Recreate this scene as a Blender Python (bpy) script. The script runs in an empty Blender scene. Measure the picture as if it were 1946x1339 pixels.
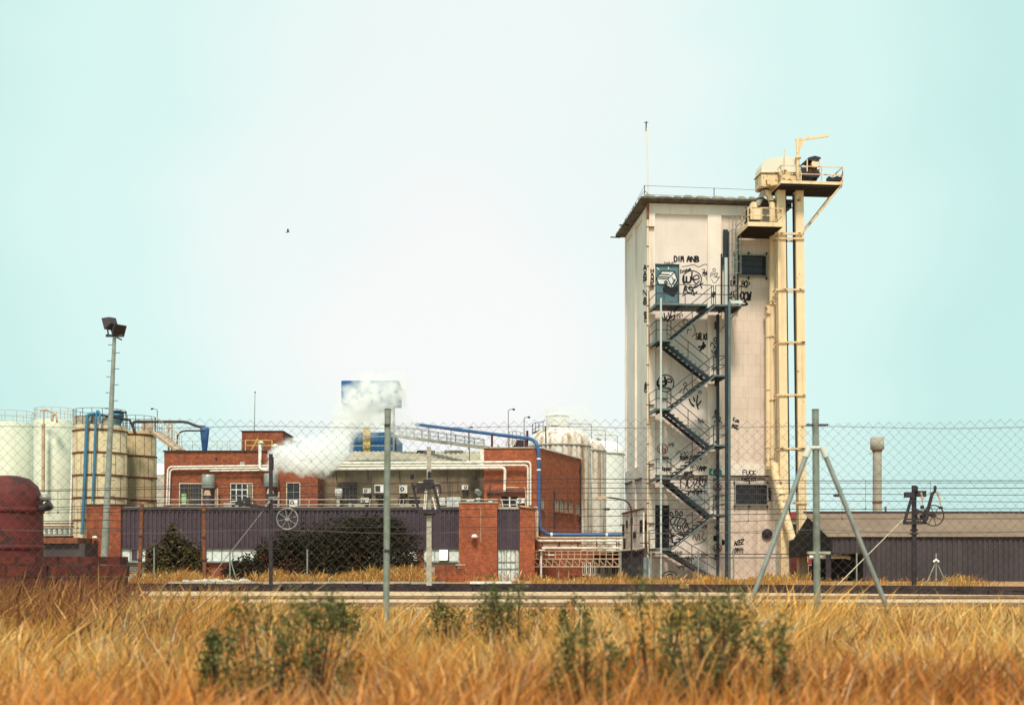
import bpy, math, random
import numpy as np
from mathutils import Vector, Matrix
R = math.radians
SC = bpy.context.scene
COL = SC.collection
random.seed(7)
# ------------------------------------------------------------------ camera
FPX, CX, HY, ZE = 2400.0, 973.0, 1075.0, 1.0      # focal length and horizon in photograph pixels, eye height
cam = bpy.data.cameras.new('camera')
cam.sensor_width = 36.0; cam.sensor_fit = 'HORIZONTAL'
cam.lens = FPX / 1946.0 * 36.0
cam.shift_y = (HY - 669.5) / 1946.0
cam.clip_start = 0.1; cam.clip_end = 6000.0
cam.dof.use_dof = True; cam.dof.focus_distance = 64.0; cam.dof.aperture_fstop = 2.2
camo = bpy.data.objects.new('camera', cam); COL.objects.link(camo)
camo.location = (0, 0, ZE); camo.rotation_euler = (R(90), 0, 0)
SC.camera = camo
# ------------------------------------------------------------------ sky
SUN_EL, SUN_AZ = 55.0, 184.0        # azimuth clockwise from +Y, the sun is behind the camera to the left
w = bpy.data.worlds.new('World'); SC.world = w; w.use_nodes = True
nt = w.node_tree; nt.nodes.clear()
def N(t, tree=None, **k):
    n = (tree or nt).nodes.new(t)
    for a, b in k.items(): setattr(n, a, b)
    return n
out = N('ShaderNodeOutputWorld')
sky = N('ShaderNodeTexSky', sky_type='NISHITA'); sky.sun_disc = False
sky.sun_elevation = R(SUN_EL); sky.sun_rotation = R(SUN_AZ); sky.dust_density = 3.0
b1 = N('ShaderNodeBackground'); b1.inputs[1].default_value = 0.10
nt.links.new(sky.outputs[0], b1.inputs[0])
# overcast veil: thin turquoise cloud with a broad white bright patch ahead
tc = N('ShaderNodeTexCoord')
dot = N('ShaderNodeVectorMath', operation='DISTANCE')
mp = N('ShaderNodeMapping'); mp.inputs[3].default_value = (1.0, 0.35, 0.62)
nt.links.new(tc.outputs['Generated'], mp.inputs[0]); nt.links.new(mp.outputs[0], dot.inputs[0])
d0 = Vector((-0.035, 1.0, 0.20)).normalized()
dot.inputs[1].default_value = (d0.x, d0.y * 0.35, d0.z * 0.62)
ns = N('ShaderNodeTexNoise'); ns.inputs['Scale'].default_value = 3.2; ns.inputs['Detail'].default_value = 3.0
mp2 = N('ShaderNodeMapping'); mp2.inputs[3].default_value = (1, 1, 1.6)
nt.links.new(tc.outputs['Generated'], mp2.inputs[0]); nt.links.new(mp2.outputs[0], ns.inputs[0])
ma = N('ShaderNodeMath', operation='MULTIPLY_ADD'); ma.inputs[1].default_value = 0.22; 
nt.links.new(ns.outputs[0], ma.inputs[0]); nt.links.new(dot.outputs['Value'], ma.inputs[2])
rp = N('ShaderNodeValToRGB'); cr = rp.color_ramp; cr.interpolation = 'EASE'
cr.elements[0].position = 0.16; cr.elements[0].color = (0.90, 0.90, 0.89, 1)
cr.elements[1].position = 0.50; cr.elements[1].color = (0.55, 0.81, 0.765, 1)
e = cr.elements.new(0.24); e.color = (0.83, 0.905, 0.88, 1)
e = cr.elements.new(0.36); e.color = (0.67, 0.885, 0.84, 1)
nt.links.new(ma.outputs[0], rp.inputs[0])
b2 = N('ShaderNodeBackground'); b2.inputs[1].default_value = 0.96
nt.links.new(rp.outputs[0], b2.inputs[0])
mx = N('ShaderNodeMixShader'); mx.inputs[0].default_value = 0.93
nt.links.new(b1.outputs[0], mx.inputs[1]); nt.links.new(b2.outputs[0], mx.inputs[2])
nt.links.new(mx.outputs[0], out.inputs[0])
# ------------------------------------------------------------------ sun through cloud
sl = bpy.data.lights.new('sun', 'SUN'); sl.energy = 3.4; sl.angle = R(10); sl.color = (1.0, 0.86, 0.72)
so = bpy.data.objects.new('sun', sl); COL.objects.link(so)
sd = Vector((math.sin(R(SUN_AZ)) * math.cos(R(SUN_EL)), math.cos(R(SUN_AZ)) * math.cos(R(SUN_EL)), math.sin(R(SUN_EL))))
so.rotation_euler = sd.to_track_quat('Z', 'Y').to_euler()
vs = SC.view_settings; vs.view_transform = 'Standard'; vs.look = 'None'; vs.exposure = 0.2; vs.gamma = 1.0
SC.render.engine = 'CYCLES'
SC.cycles.use_denoising = True
SC.cycles.max_bounces = 16; SC.cycles.diffuse_bounces = 3; SC.cycles.glossy_bounces = 2
SC.cycles.transparent_max_bounces = 12; SC.cycles.volume_bounces = 16
SC.render.film_transparent = False
# ================================================================== helpers
def X(px, Y): return (px - CX) * Y / FPX
def Z(py, Y): return ZE - (py - HY) * Y / FPX
def P(px, py, Y): return (X(px, Y), Y, Z(py, Y))
class Fr:
    """a building's own axes: u along its front, w into depth, z up"""
    def __init__(s, ox=0.0, oy=0.0, th=0.0):
        s.ox, s.oy, s.th = ox, oy, th; s.c, s.s = math.cos(th), math.sin(th)
    def world(s, p): return (s.ox + p[0]*s.c - p[1]*s.s, s.oy + p[0]*s.s + p[1]*s.c, p[2])
    def hit(s, px, py, w):
        r = (px - CX) / FPX
        u = (r*(s.oy + w*s.c) - s.ox + w*s.s) / (s.c - r*s.s)
        return (u, w, Z(py, s.oy + u*s.s + w*s.c))
    def hitu(s, px, py, u):
        r = (px - CX) / FPX
        w = (s.ox + u*s.c - r*(s.oy + u*s.s)) / (r*s.c + s.s)
        return (u, w, Z(py, s.oy + u*s.s + w*s.c))
W0 = Fr()
OFF = {}
SPLIT = set('white_wall plaster_strip roof_clutter pipe_clip brace flange pipe_flange roof_vent bent_pipe hanger post cowl insulator collar support burnt_patch junction_box bracket leg gutter clip skylight hood_post rod tension_rod pipe_support vent_pipe downpipe conduit ledge peg wheel shutter opening cable_duct inner_casing block motor_base cap clamp roof_fitting pipe top_pipe pole door_frame hatch'.split())
class MB:
    def __init__(s): s.v = []; s.f = []; s.sm = []; s.mi = []; s.cur = 0; s.uvd = None
    def add(s, vs, fs, smooth=False):
        b = len(s.v); s.v += [tuple(p) for p in vs]
        for f in fs: s.f.append(tuple(b + i for i in f)); s.sm.append(smooth); s.mi.append(s.cur)
        return s
    def box(s, a, b):
        x0, x1 = sorted((a[0], b[0])); y0, y1 = sorted((a[1], b[1])); z0, z1 = sorted((a[2], b[2]))
        return s.add([(x0,y0,z0),(x1,y0,z0),(x1,y1,z0),(x0,y1,z0),(x0,y0,z1),(x1,y0,z1),(x1,y1,z1),(x0,y1,z1)],
              [(0,3,2,1),(4,5,6,7),(0,1,5,4),(1,2,6,5),(2,3,7,6),(3,0,4,7)])
    def beam(s, p, q, a, b=None, up=(0,0,1)):
        """rectangular bar from p to q, a wide and b high"""
        b = b or a; p, q = Vector(p), Vector(q); d = (q-p).normalized(); u = Vector(up)
        if abs(d.dot(u)) > .98: u = Vector((0,1,0))
        r = d.cross(u).normalized(); t = r.cross(d).normalized()
        vs = [c + r*(sx*a/2) + t*(sy*b/2) for c in (p, q) for sx, sy in ((-1,-1),(1,-1),(1,1),(-1,1))]
        return s.add(vs, [(0,1,2,3),(7,6,5,4),(0,4,5,1),(1,5,6,2),(2,6,7,3),(3,7,4,0)])
    def tube(s, pts, r, n=8, r2=None, caps=True):
        pts = [Vector(p) for p in pts]; m = len(pts); vs = []; fs = []; ref = None
        for i, p in enumerate(pts):
            d = (pts[min(i+1, m-1)] - pts[max(i-1, 0)])
            if d.length < 1e-9: d = Vector((0,0,1))
            d.normalize()
            if ref is None:
                ref = Vector((0,0,1)) if abs(d.z) < .9 else Vector((0,1,0))
            a = (ref - d*ref.dot(d))
            if a.length < 1e-6: a = d.orthogonal()
            a.normalize(); ref = a; b = d.cross(a)
            rr = r if r2 is None else r + (r2-r)*i/(m-1)
            for k in range(n):
                t = 2*math.pi*k/n; vs.append(p + a*(rr*math.cos(t)) + b*(rr*math.sin(t)))
        for i in range(m-1):
            for k in range(n):
                k2 = (k+1) % n; fs.append((i*n+k, i*n+k2, (i+1)*n+k2, (i+1)*n+k))
        s.add(vs, fs, True)
        if caps: s.add(vs[:n], [tuple(range(n-1,-1,-1))]); s.add(vs[-n:], [tuple(range(n))])
        return s
    def lathe(s, c, prof, n=32, a0=0, a1=2*math.pi, flute=0, fn=0):
        """profile of (radius, z) turned about the vertical through c"""
        full = abs(a1-a0-2*math.pi) < 1e-6; m = n if full else n+1; vs = []; fs = []
        for (r, z) in prof:
            for k in range(m):
                t = a0 + (a1-a0)*k/n
                rr = r + (flute*(1 if (k*fn//n) % 2 else -1) if (flute and r > .3) else 0)
                vs.append((c[0]+rr*math.cos(t), c[1]+rr*math.sin(t), c[2]+z))
        for i in range(len(prof)-1):
            for k in range(n):
                k2 = (k+1) % m; fs.append((i*m+k, i*m+k2, (i+1)*m+k2, (i+1)*m+k))
        return s.add(vs, fs, True)
    def prism(s, poly, e):
        """polygon of 3-D points pushed along vector e"""
        n = len(poly); e = Vector(e); vs = [Vector(p) for p in poly]; vs += [v + e for v in vs]
        nrm = Vector((0,0,0))
        for i in range(n): nrm += vs[i].cross(vs[(i+1) % n])
        fl = nrm.dot(e) > 0
        fs = [tuple(range(n)), tuple(range(2*n-1, n-1, -1))] + [(i, i+n, (i+1) % n + n, (i+1) % n) for i in range(n)]
        if fl: fs = [tuple(reversed(f)) for f in fs]
        return s.add(vs, fs)
    def quad(s, *p): return s.add(p, [tuple(range(len(p)))])
    def sheet(s, p00, p10, p01, pitch, depth, nrm, prof='trap', thick=.012):
        """corrugated sheet: p00->p10 across the ribs, p00->p01 along them"""
        a, b, c = Vector(p00), Vector(p10), Vector(p01); L = (b-a).length; n = max(1, round(L/pitch)); nr = Vector(nrm).normalized()
        st = [(0,0),(.42,0),(.5,1),(.92,1)] if prof == 'trap' else [(k/6., .5-.5*math.cos(k/6.*2*math.pi)) for k in range(6)]
        ts = [((i+t)/n, h) for i in range(n) for t, h in st] + [(1, 0)]
        vs = []
        for t, h in ts:
            p = a + (b-a)*t + nr*(depth*h); vs += [p, p + (c-a)]
        return s.add(vs, [(2*i, 2*i+2, 2*i+3, 2*i+1) for i in range(len(ts)-1)], prof != 'trap')
    def ribbon(s, pts, wd, d, dn=(0,-1,0)):
        """a brushed line of paint lying on a wall"""
        dn = Vector(dn)
        for i in range(len(pts)-1):
            p, q = Vector(pts[i]), Vector(pts[i+1]); t = q-p
            if t.length < 1e-6: continue
            t.normalize(); sd_ = t.cross(dn).normalized()*(wd/2); o = dn*(d + .0007*(i % 5)); e = t*(wd*.35)
            s.add([p-e+sd_+o, p-e-sd_+o, q+e-sd_+o, q+e+sd_+o], [(0,1,2,3)])
        return s
    def pieces(s):
        """the separate pieces of this mesh, each as a builder of its own"""
        key = {}; par = list(range(len(s.v)))
        def find(i):
            while par[i] != i: par[i] = par[par[i]]; i = par[i]
            return i
        for i, p in enumerate(s.v):
            k = (round(p[0],3), round(p[1],3), round(p[2],3)); j = key.setdefault(k, i)
            if j != i: par[find(i)] = find(j)
        for f in s.f:
            for i in f[1:]: par[find(i)] = find(f[0])
        bb = {}
        for i, p in enumerate(s.v):
            r = find(i); b = bb.setdefault(r, [list(p), list(p)])
            for k in range(3): b[0][k] = min(b[0][k], p[k]); b[1][k] = max(b[1][k], p[k])
        ks = list(bb)                                   # pieces that touch or cross belong together
        for a in range(len(ks)):
            for c in range(a):
                A, B = bb[ks[a]], bb[ks[c]]
                if all(A[0][k] <= B[1][k]+.012 and B[0][k] <= A[1][k]+.012 for k in range(3)): par[find(ks[a])] = find(ks[c])
        out = {}
        for f, sm in zip(s.f, s.sm): out.setdefault(find(f[0]), []).append((f, sm))
        res = []
        for fs in out.values():
            q = MB(); m = {}
            for f, sm in fs:
                for i in f:
                    if i not in m: m[i] = len(q.v); q.v.append(s.v[i])
                q.f.append(tuple(m[i] for i in f)); q.sm.append(sm); q.mi.append(0)
            res.append(q)
        return res
    def mesh(s, name, mats, off=(0,0,0)):
        me = bpy.data.meshes.new(name); ox, oy, oz = off
        me.from_pydata([(x-ox, y-oy, z-oz) for x, y, z in s.v], [], s.f)
        me.polygons.foreach_set('use_smooth', s.sm)
        if not isinstance(mats, (list, tuple)): mats = [mats]
        for m in mats: me.materials.append(m)
        if len(mats) > 1: me.polygons.foreach_set('material_index', s.mi)
        uv = me.uv_layers.new(name='uv'); nl = len(me.loops)
        nrm = np.empty(len(me.polygons)*3, 'f4'); me.polygons.foreach_get('normal', nrm); nrm = np.abs(nrm.reshape(-1,3))
        tot = np.empty(len(me.polygons), 'i4'); me.polygons.foreach_get('loop_total', tot)
        vi = np.empty(nl, 'i4'); me.loops.foreach_get('vertex_index', vi)
        co = np.array(s.v, 'f4').reshape(-1,3)[vi]; nn = np.repeat(nrm, tot, axis=0)
        u = np.where(nn[:,2] > .8, co[:,0], np.where(nn[:,0] > nn[:,1], co[:,1], co[:,0]))
        v = np.where(nn[:,2] > .8, co[:,1], co[:,2])
        uv.data.foreach_set('uv', np.stack([u, v], 1).astype('f4').ravel())
        me.update(); return me
    def build(s, name, mat, parent, label=None):
        if name in SPLIT and not label:
            pcs = s.pieces()
            if len(pcs) > 1: return [p.build(name, mat, parent, None) for p in pcs][0]
        off = OFF[parent]; me = s.mesh(name, mat, off); o = bpy.data.objects.new(name, me); COL.objects.link(o)
        o.parent = parent; OFF[o] = off
        if label: o['label'] = label
        return o
    def top(s, name, mat, label, cat, frame=W0, group=None, kind=None):
        a = np.array(s.v); base = (float((a[:,0].min()+a[:,0].max())/2), float((a[:,1].min()+a[:,1].max())/2), float(a[:,2].min()))
        o = bpy.data.objects.new(name, s.mesh(name, mat, base)); COL.objects.link(o)
        o.location = frame.world(base); o.rotation_euler = (0,0,frame.th); OFF[o] = base
        tag(o, label, cat, group, kind); return o
def tag(o, label=None, cat=None, group=None, kind=None):
    if label: o['label'] = label
    if cat: o['category'] = cat
    if group: o['group'] = group
    if kind: o['kind'] = kind
def thing(name, label, cat, base, frame=W0, group=None, kind=None):
    o = bpy.data.objects.new(name, None); COL.objects.link(o); o.empty_display_size = .3
    o.location = frame.world(base); o.rotation_euler = (0,0,frame.th); OFF[o] = tuple(base)
    tag(o, label, cat, group, kind); return o
def struct(name, mb, mat, kind='structure'):
    o = bpy.data.objects.new(name, mb.mesh(name, mat)); COL.objects.link(o); o['kind'] = kind; return o
def copy_thing(o, loc, label, rotz=None):
    r = o.copy(); COL.objects.link(r); r.location = loc; r['label'] = label
    if rotz is not None: r.rotation_euler = (0,0,rotz)
    for ch in [c for c in bpy.data.objects if c.parent == o]:
        d = ch.copy(); COL.objects.link(d); d.parent = r
        for g in [c for c in bpy.data.objects if c.parent == ch]:
            h = g.copy(); COL.objects.link(h); h.parent = d
    return r
def arc(p0, pc, p1, n=6):
    """rounded corner through control point pc"""
    p0, pc, p1 = Vector(p0), Vector(pc), Vector(p1)
    return [p0*(1-t)**2 + pc*2*t*(1-t) + p1*t*t for t in [i/n for i in range(n+1)]]
def rounded(pts, r, n=5):
    pts = [Vector(p) for p in pts]; o = [pts[0]]
    for i in range(1, len(pts)-1):
        a = (pts[i-1]-pts[i]); b = (pts[i+1]-pts[i]); k = min(r, a.length*.5, b.length*.5)
        o += arc(pts[i]+a.normalized()*k, pts[i], pts[i]+b.normalized()*k, n)
    return o + [pts[-1]]
# ------------------------------------------------------------------ materials
def mat(name, col, rough=.75, var=.14, scale=1.5, metal=0.0, streak=0.0, scol=(.12,.07,.045), rust=0.0, rcol=(.22,.08,.03),
        bump=0.0, brick=None, sth=.5, grime=0.0, spec=.35, rscale=2.2):
    m = bpy.data.materials.new(name); m.use_nodes = True; t = m.node_tree; t.nodes.clear(); L = t.links.new
    o = N('ShaderNodeOutputMaterial', t); b = N('ShaderNodeBsdfPrincipled', t); L(b.outputs[0], o.inputs[0])
    b.inputs['Roughness'].default_value = rough; b.inputs['Metallic'].default_value = metal
    b.inputs['Specular IOR Level'].default_value = spec
    c = N('ShaderNodeTexCoord', t); n1 = N('ShaderNodeTexNoise', t); n1.inputs['Scale'].default_value = scale
    n1.inputs['Detail'].default_value = 6; n1.inputs['Roughness'].default_value = .65; L(c.outputs['Object'], n1.inputs[0])
    def mixc(fac, a, bb, mode='MIX'):
        x = N('ShaderNodeMix', t, data_type='RGBA', blend_type=mode)
        for sck, v in ((x.inputs[0], fac), (x.inputs[6], a), (x.inputs[7], bb)):
            if hasattr(v, 'links'): L(v, sck)
            else: sck.default_value = v if isinstance(v, (int, float)) else (*v, 1)
        return x.outputs[2]
    def ramp(src, a, bb):
        r_ = N('ShaderNodeMapRange', t); r_.inputs[1].default_value = a; r_.inputs[2].default_value = bb; r_.interpolation_type = 'SMOOTHSTEP'
        L(src, r_.inputs[0]); return r_.outputs[0]
    if brick:
        bw, bh, mo, c2, mc, rot = brick
        br = N('ShaderNodeTexBrick', t); br.inputs['Scale'].default_value = 1; br.inputs['Brick Width'].default_value = bw
        br.inputs['Row Height'].default_value = bh; br.inputs['Mortar Size'].default_value = mo; br.inputs['Mortar Smooth'].default_value = .2
        br.inputs['Color1'].default_value = (*col, 1); br.inputs['Color2'].default_value = (*c2, 1); br.inputs['Mortar'].default_value = (*mc, 1)
        br.inputs['Bias'].default_value = rot
        L(c.outputs['UV'], br.inputs[0]); base = br.outputs[0]
        base = mixc(ramp(n1.outputs[0], .3, .7), mixc(1.0, base, (1-var,)*3, 'MULTIPLY'), base)
        n5 = N('ShaderNodeTexNoise', t) if var >= .2 else None
        if n5: n5.inputs['Scale'].default_value = 5.5; n5.inputs['Detail'].default_value = 5; n5.inputs['Roughness'].default_value = .7; L(c.outputs['Object'], n5.inputs[0])
        if n5: base = mixc(ramp(n5.outputs[0], .36, .66), mixc(1.0, base, (.62,.58,.62), 'MULTIPLY'), base)
    else:
        lo = tuple(x*(1-var) for x in col); hi = tuple(min(1, x*(1+var)) for x in col)
        base = mixc(ramp(n1.outputs[0], .25, .75), lo, hi)
    if streak:
        mpn = N('ShaderNodeMapping', t); mpn.inputs[3].default_value = (3.2, 3.2, .16); L(c.outputs['Object'], mpn.inputs[0])
        n2 = N('ShaderNodeTexNoise', t); n2.inputs['Scale'].default_value = 1.0; n2.inputs['Detail'].default_value = 5; L(mpn.outputs[0], n2.inputs[0])
        f = N('ShaderNodeMath', t, operation='MULTIPLY'); L(ramp(n2.outputs[0], sth, sth+.28), f.inputs[0]); f.inputs[1].default_value = streak
        base = mixc(f.outputs[0], base, scol)
    if grime:
        n4 = N('ShaderNodeTexNoise', t); n4.inputs['Scale'].default_value = .35; n4.inputs['Detail'].default_value = 7; n4.inputs['Roughness'].default_value = .7
        L(c.outputs['Object'], n4.inputs[0]); f = N('ShaderNodeMath', t, operation='MULTIPLY'); L(ramp(n4.outputs[0], .45, .72), f.inputs[0]); f.inputs[1].default_value = grime
        base = mixc(f.outputs[0], base, scol)
    if rust:
        n3 = N('ShaderNodeTexNoise', t); n3.inputs['Scale'].default_value = rscale; n3.inputs['Detail'].default_value = 8; n3.inputs['Roughness'].default_value = .72
        L(c.outputs['Object'], n3.inputs[0]); th = .72 - rust*.3
        base = mixc(ramp(n3.outputs[0], th, th+.05), base, rcol)
    L(base, b.inputs['Base Color'])
    if bump:
        bp = N('ShaderNodeBump', t); bp.inputs['Strength'].default_value = bump; bp.inputs['Distance'].default_value = .02
        nb = N('ShaderNodeTexNoise', t); nb.inputs['Scale'].default_value = 18; nb.inputs['Detail'].default_value = 4; L(c.outputs['Object'], nb.inputs[0])
        L(nb.outputs[0], bp.inputs['Height']); L(bp.outputs[0], b.inputs['Normal'])
    return m
M = {}
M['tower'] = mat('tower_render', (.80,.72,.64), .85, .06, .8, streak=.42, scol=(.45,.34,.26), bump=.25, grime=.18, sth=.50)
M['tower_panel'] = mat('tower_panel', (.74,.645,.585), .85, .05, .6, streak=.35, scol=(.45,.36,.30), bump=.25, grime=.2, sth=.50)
M['tower_block'] = mat('tower_block', (.74,.615,.525), .88, .06, .8, streak=.6, scol=(.38,.28,.21), bump=.3, grime=.25, sth=.50,
                       brick=(.48,.60,.008,(.70,.575,.49),(.53,.42,.35),0.0))
M['roof_dark'] = mat('mossy_roof_edge', (.12,.105,.085), .95, .5, 2.5, bump=.8, grime=.5, scol=(.05,.045,.035))
M['roof_pale'] = mat('lichen_tile', (.34,.32,.27), .95, .3, 2.5, bump=.8)
M['brick'] = mat('orange_brick', (.52,.13,.042), .9, .30, 1.3, brick=(.25,.078,.010,(.35,.078,.030),(.32,.15,.09),0.0), bump=.6, grime=.45, scol=(.15,.048,.035))
M['brick_bright'] = mat('bright_brick', (.60,.150,.045), .9, .25, 1.3, brick=(.25,.078,.010,(.46,.100,.034),(.40,.18,.11),0.0), bump=.6, grime=.45, scol=(.24,.07,.042))
M['block_red'] = mat('hollow_block', (.19,.042,.024), .9, .5, 2.5, brick=(.30,.17,.012,(.095,.022,.018),(.06,.03,.025),0.0), bump=.8, grime=.8, scol=(.035,.018,.020))
M['block_orange'] = mat('rough_block', (.50,.13,.045), .9, .3, 2.5, brick=(.42,.20,.02,(.36,.085,.035),(.22,.12,.08),0.0), bump=.7, grime=.3, scol=(.16,.06,.04))
M['clad'] = mat('purple_cladding', (.064,.042,.062), .55, .22, .7, streak=.55, scol=(.105,.08,.085), grime=.35)
M['clad_dark'] = mat('dark_cladding', (.058,.047,.054), .7, .2, .7, streak=.5, scol=(.11,.085,.08))
M['conc'] = mat('stained_concrete', (.25,.19,.12), .92, .22, 1.1, streak=.6, scol=(.10,.075,.055), grime=.5, bump=.4)
M['conc_lt'] = mat('grey_concrete', (.40,.37,.31), .9, .2, 2.0, grime=.3, bump=.4, scol=(.18,.15,.12))
M['fibre'] = mat('fibre_cement', (.42,.37,.28), .92, .2, 1.2, streak=.0, grime=.5, scol=(.20,.16,.11), bump=.3)
M['roof_brown'] = mat('brown_sheet_roof', (.235,.165,.115), .85, .15, .6, grime=.4, scol=(.16,.11,.085))
M['white'] = mat('white_paint', (.80,.79,.74), .5, .06, 2, grime=.15, scol=(.5,.45,.38))
M['pipe_w'] = mat('pale_pipe', (.78,.73,.64), .45, .08, 2, rust=.10, rcol=(.35,.22,.13))
M['pipe_t'] = mat('tan_pipe', (.52,.38,.26), .6, .2, 2, rust=.5, rcol=(.25,.11,.06))
M['cream'] = mat('cream_paint', (.82,.63,.39), .6, .08, 1.2, streak=.5, scol=(.40,.22,.09), rust=.34, rcol=(.24,.11,.05))
M['cream_rust'] = mat('rusted_cream', (.76,.57,.34), .65, .1, 1.6, streak=.5, scol=(.30,.15,.07), rust=.62, rcol=(.13,.065,.04), rscale=3.0)
M['hood'] = mat('cream_plastic', (.74,.70,.58), .5, .05, 1.0)
M['teal'] = mat('teal_steel', (.020,.032,.042), .5, .25, 1.5, rust=.05)
M['teal_lt'] = mat('pale_teal_steel', (.10,.145,.15), .5, .2, 2.0, rust=.08, rcol=(.2,.13,.09))
M['pole_pale'] = mat('pale_green_pole', (.52,.60,.57), .5, .1, 2.0)
M['door_teal'] = mat('teal_door', (.10,.19,.21), .6, .22, 1.2, streak=.5, scol=(.05,.075,.08))
M['black'] = mat('black_steel', (.028,.022,.030), .55, .3, 3.0)
M['dark'] = mat('dark_interior', (.014,.013,.018), .9, .3, 2.0)
M['rail_dark'] = mat('dark_railing', (.035,.026,.028), .6, .2, 3.0)
M['railing'] = mat('galvanised_rail', (.50,.42,.34), .5, .15, 3.0, rust=.25)
M['rust'] = mat('rusty_steel', (.20,.07,.035), .9, .4, 4.0, rust=.4, rcol=(.10,.035,.02), bump=.5)
M['galv'] = mat('galvanised', (.30,.32,.29), .45, .22, 5.0, metal=.4, rust=.12, rcol=(.16,.13,.10), bump=.2)
M['galv_g'] = mat('weathered_post', (.215,.245,.205), .6, .3, 9.0, rust=.3, rcol=(.10,.11,.095), bump=.3, rscale=7)
M['lichen'] = mat('lichen_fitting', (.42,.44,.30), .8, .35, 9.0)
M['wire'] = mat('fence_wire', (.13,.10,.10), .6, .3, 6.0)
M['cable'] = mat('overhead_cable', (.035,.024,.028), .7, .2, 4.0)
M['silo'] = mat('beige_silo', (.55,.46,.285), .65, .10, .8, streak=.45, scol=(.30,.22,.12), rust=.03)
M['silo_dk'] = mat('ochre_silo', (.43,.335,.185), .65, .12, .8, streak=.5, scol=(.22,.15,.08), rust=.05)
M['tank_w'] = mat('white_tank', (.57,.60,.48), .6, .07, .7, streak=.5, scol=(.40,.36,.26))
M['tank_r'] = mat('rust_streaked_tank', (.78,.75,.68), .65, .07, .7, streak=1.0, scol=(.33,.17,.06), grime=.2, sth=.43)
M['tank_pale'] = mat('pale_tank', (.82,.84,.80), .7, .03, .6)  # far tanks fade into the sky by this colour: painted haze
M['blue'] = mat('blue_paint', (.035,.115,.30), .4, .15, 2.0)
M['blue_lt'] = mat('light_blue_paint', (.055,.20,.34), .4, .15, 2.0)
M['blue_clad'] = mat('blue_cladding', (.020,.125,.31), .5, .12, 1.0)
M['yellow'] = mat('yellow_cladding', (.68,.45,.12), .55, .12, 1.0)
M['glass'] = mat('dark_glass', (.02,.018,.024), .12, .3, 2.0, spec=.5)
M['pane_lt'] = mat('pale_pane', (.70,.77,.75), .35, .10, 1.5)
M['pane_gr'] = mat('green_pane', (.33,.50,.25), .3, .1, 1.5)
M['frame'] = mat('window_frame', (.62,.55,.44), .6, .12, 3.0)
M['red'] = mat('red_paint', (.115,.018,.016), .75, .35, 2.0, rust=.6, rcol=(.05,.016,.016), grime=.5, scol=(.05,.018,.018))
M['red_lt'] = mat('red_cladding', (.30,.045,.040), .6, .12, 1.0)
M['sign_dark'] = mat('burnt_hoarding', (.92,.84,.75), .85, .12, 2.5, streak=.9, scol=(.10,.06,.045), rust=.30, rcol=(.05,.035,.035))
M['lens'] = mat('lamp_glass', (.62,.64,.58), .15, .1, 3.0, spec=.6)
M['gblack'] = mat('black_spray_paint', (.014,.014,.018), .8, .3, 3.0)
M['gred'] = mat('red_spray_paint', (.30,.075,.05), .8, .2, 3.0)
M['gteal'] = mat('teal_spray_paint', (.03,.24,.27), .8, .2, 3.0)
M['gwhite'] = mat('white_spray_paint', (.66,.68,.66), .8, .12, 3.0)
M['ggrey'] = mat('faded_spray_paint', (.20,.17,.15), .8, .3, 3.0)
M['bark'] = mat('bark', (.055,.035,.028), .95, .3, 6.0, bump=.6)
M['stone'] = mat('pale_rubble', (.58,.50,.40), .9, .25, 3.0, bump=.6)
M['ballast'] = mat('pale_ballast', (.60,.43,.26), .95, .25, 5.0, grime=.3, scol=(.30,.20,.12), bump=.8)
M['soil'] = mat('dry_soil', (.40,.22,.09), .95, .3, .8, grime=.5, scol=(.20,.10,.045), bump=.8)
M['sleeper'] = mat('dark_sleepers', (.040,.026,.028), .9, .45, 2.0, streak=.3, scol=(.09,.05,.045), bump=.6)
M['steel_rail'] = mat('worn_rail', (.26,.16,.10), .6, .3, 2.0)
def leafmat(name, tintattr='tint', rough=.7, trans=.25):
    m = bpy.data.materials.new(name); m.use_nodes = True; t = m.node_tree; t.nodes.clear(); L = t.links.new
    o = N('ShaderNodeOutputMaterial', t); b = N('ShaderNodeBsdfPrincipled', t); b.inputs['Roughness'].default_value = rough
    b.inputs['Specular IOR Level'].default_value = .2
    a = N('ShaderNodeAttribute', t); a.attribute_name = tintattr; L(a.outputs['Color'], b.inputs['Base Color'])
    tr = N('ShaderNodeBsdfTranslucent', t); L(a.outputs['Color'], tr.inputs[0])
    mxs = N('ShaderNodeMixShader', t); mxs.inputs[0].default_value = trans; L(b.outputs[0], mxs.inputs[1]); L(tr.outputs[0], mxs.inputs[2]); L(mxs.outputs[0], o.inputs[0])
    return m
M['leaf'] = leafmat('foliage'); M['grass'] = leafmat('dry_grass', trans=.35)
# ================================================================== ground
EDGE = [(-4000,51.5),(60,51.0),(700,50.2),(1000,49.6),(1250,48.5),(1500,46.6),(1880,43.4),(2400,40.0),(6000,34.0)]
def edgeY(px):
    for (a, ya), (b, yb) in zip(EDGE, EDGE[1:]):
        if a <= px <= b: return ya + (yb-ya)*(px-a)/(b-a)
    return EDGE[-1][1]
TZ = 0.28
g = MB(); g.box((-2500,-60,-1.5),(2500,5000,0)); struct('ground', g, M['soil'])
g = MB(); n = len(EDGE); pts = [(X(a,y), y) for a, y in EDGE]
g.prism([(x,y+.12,.0005) for x,y in pts] + [(2500,34,.0005),(2500,4500,.0005),(-2500,4500,.0005),(-2500,52,.0005)], (0,0,TZ))
struct('embankment', g, M['soil'])
g = MB(); g.box((-200,28.2,.004),(200,48.6,.012)); struct('track_bed', g, M['ballast'])
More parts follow.
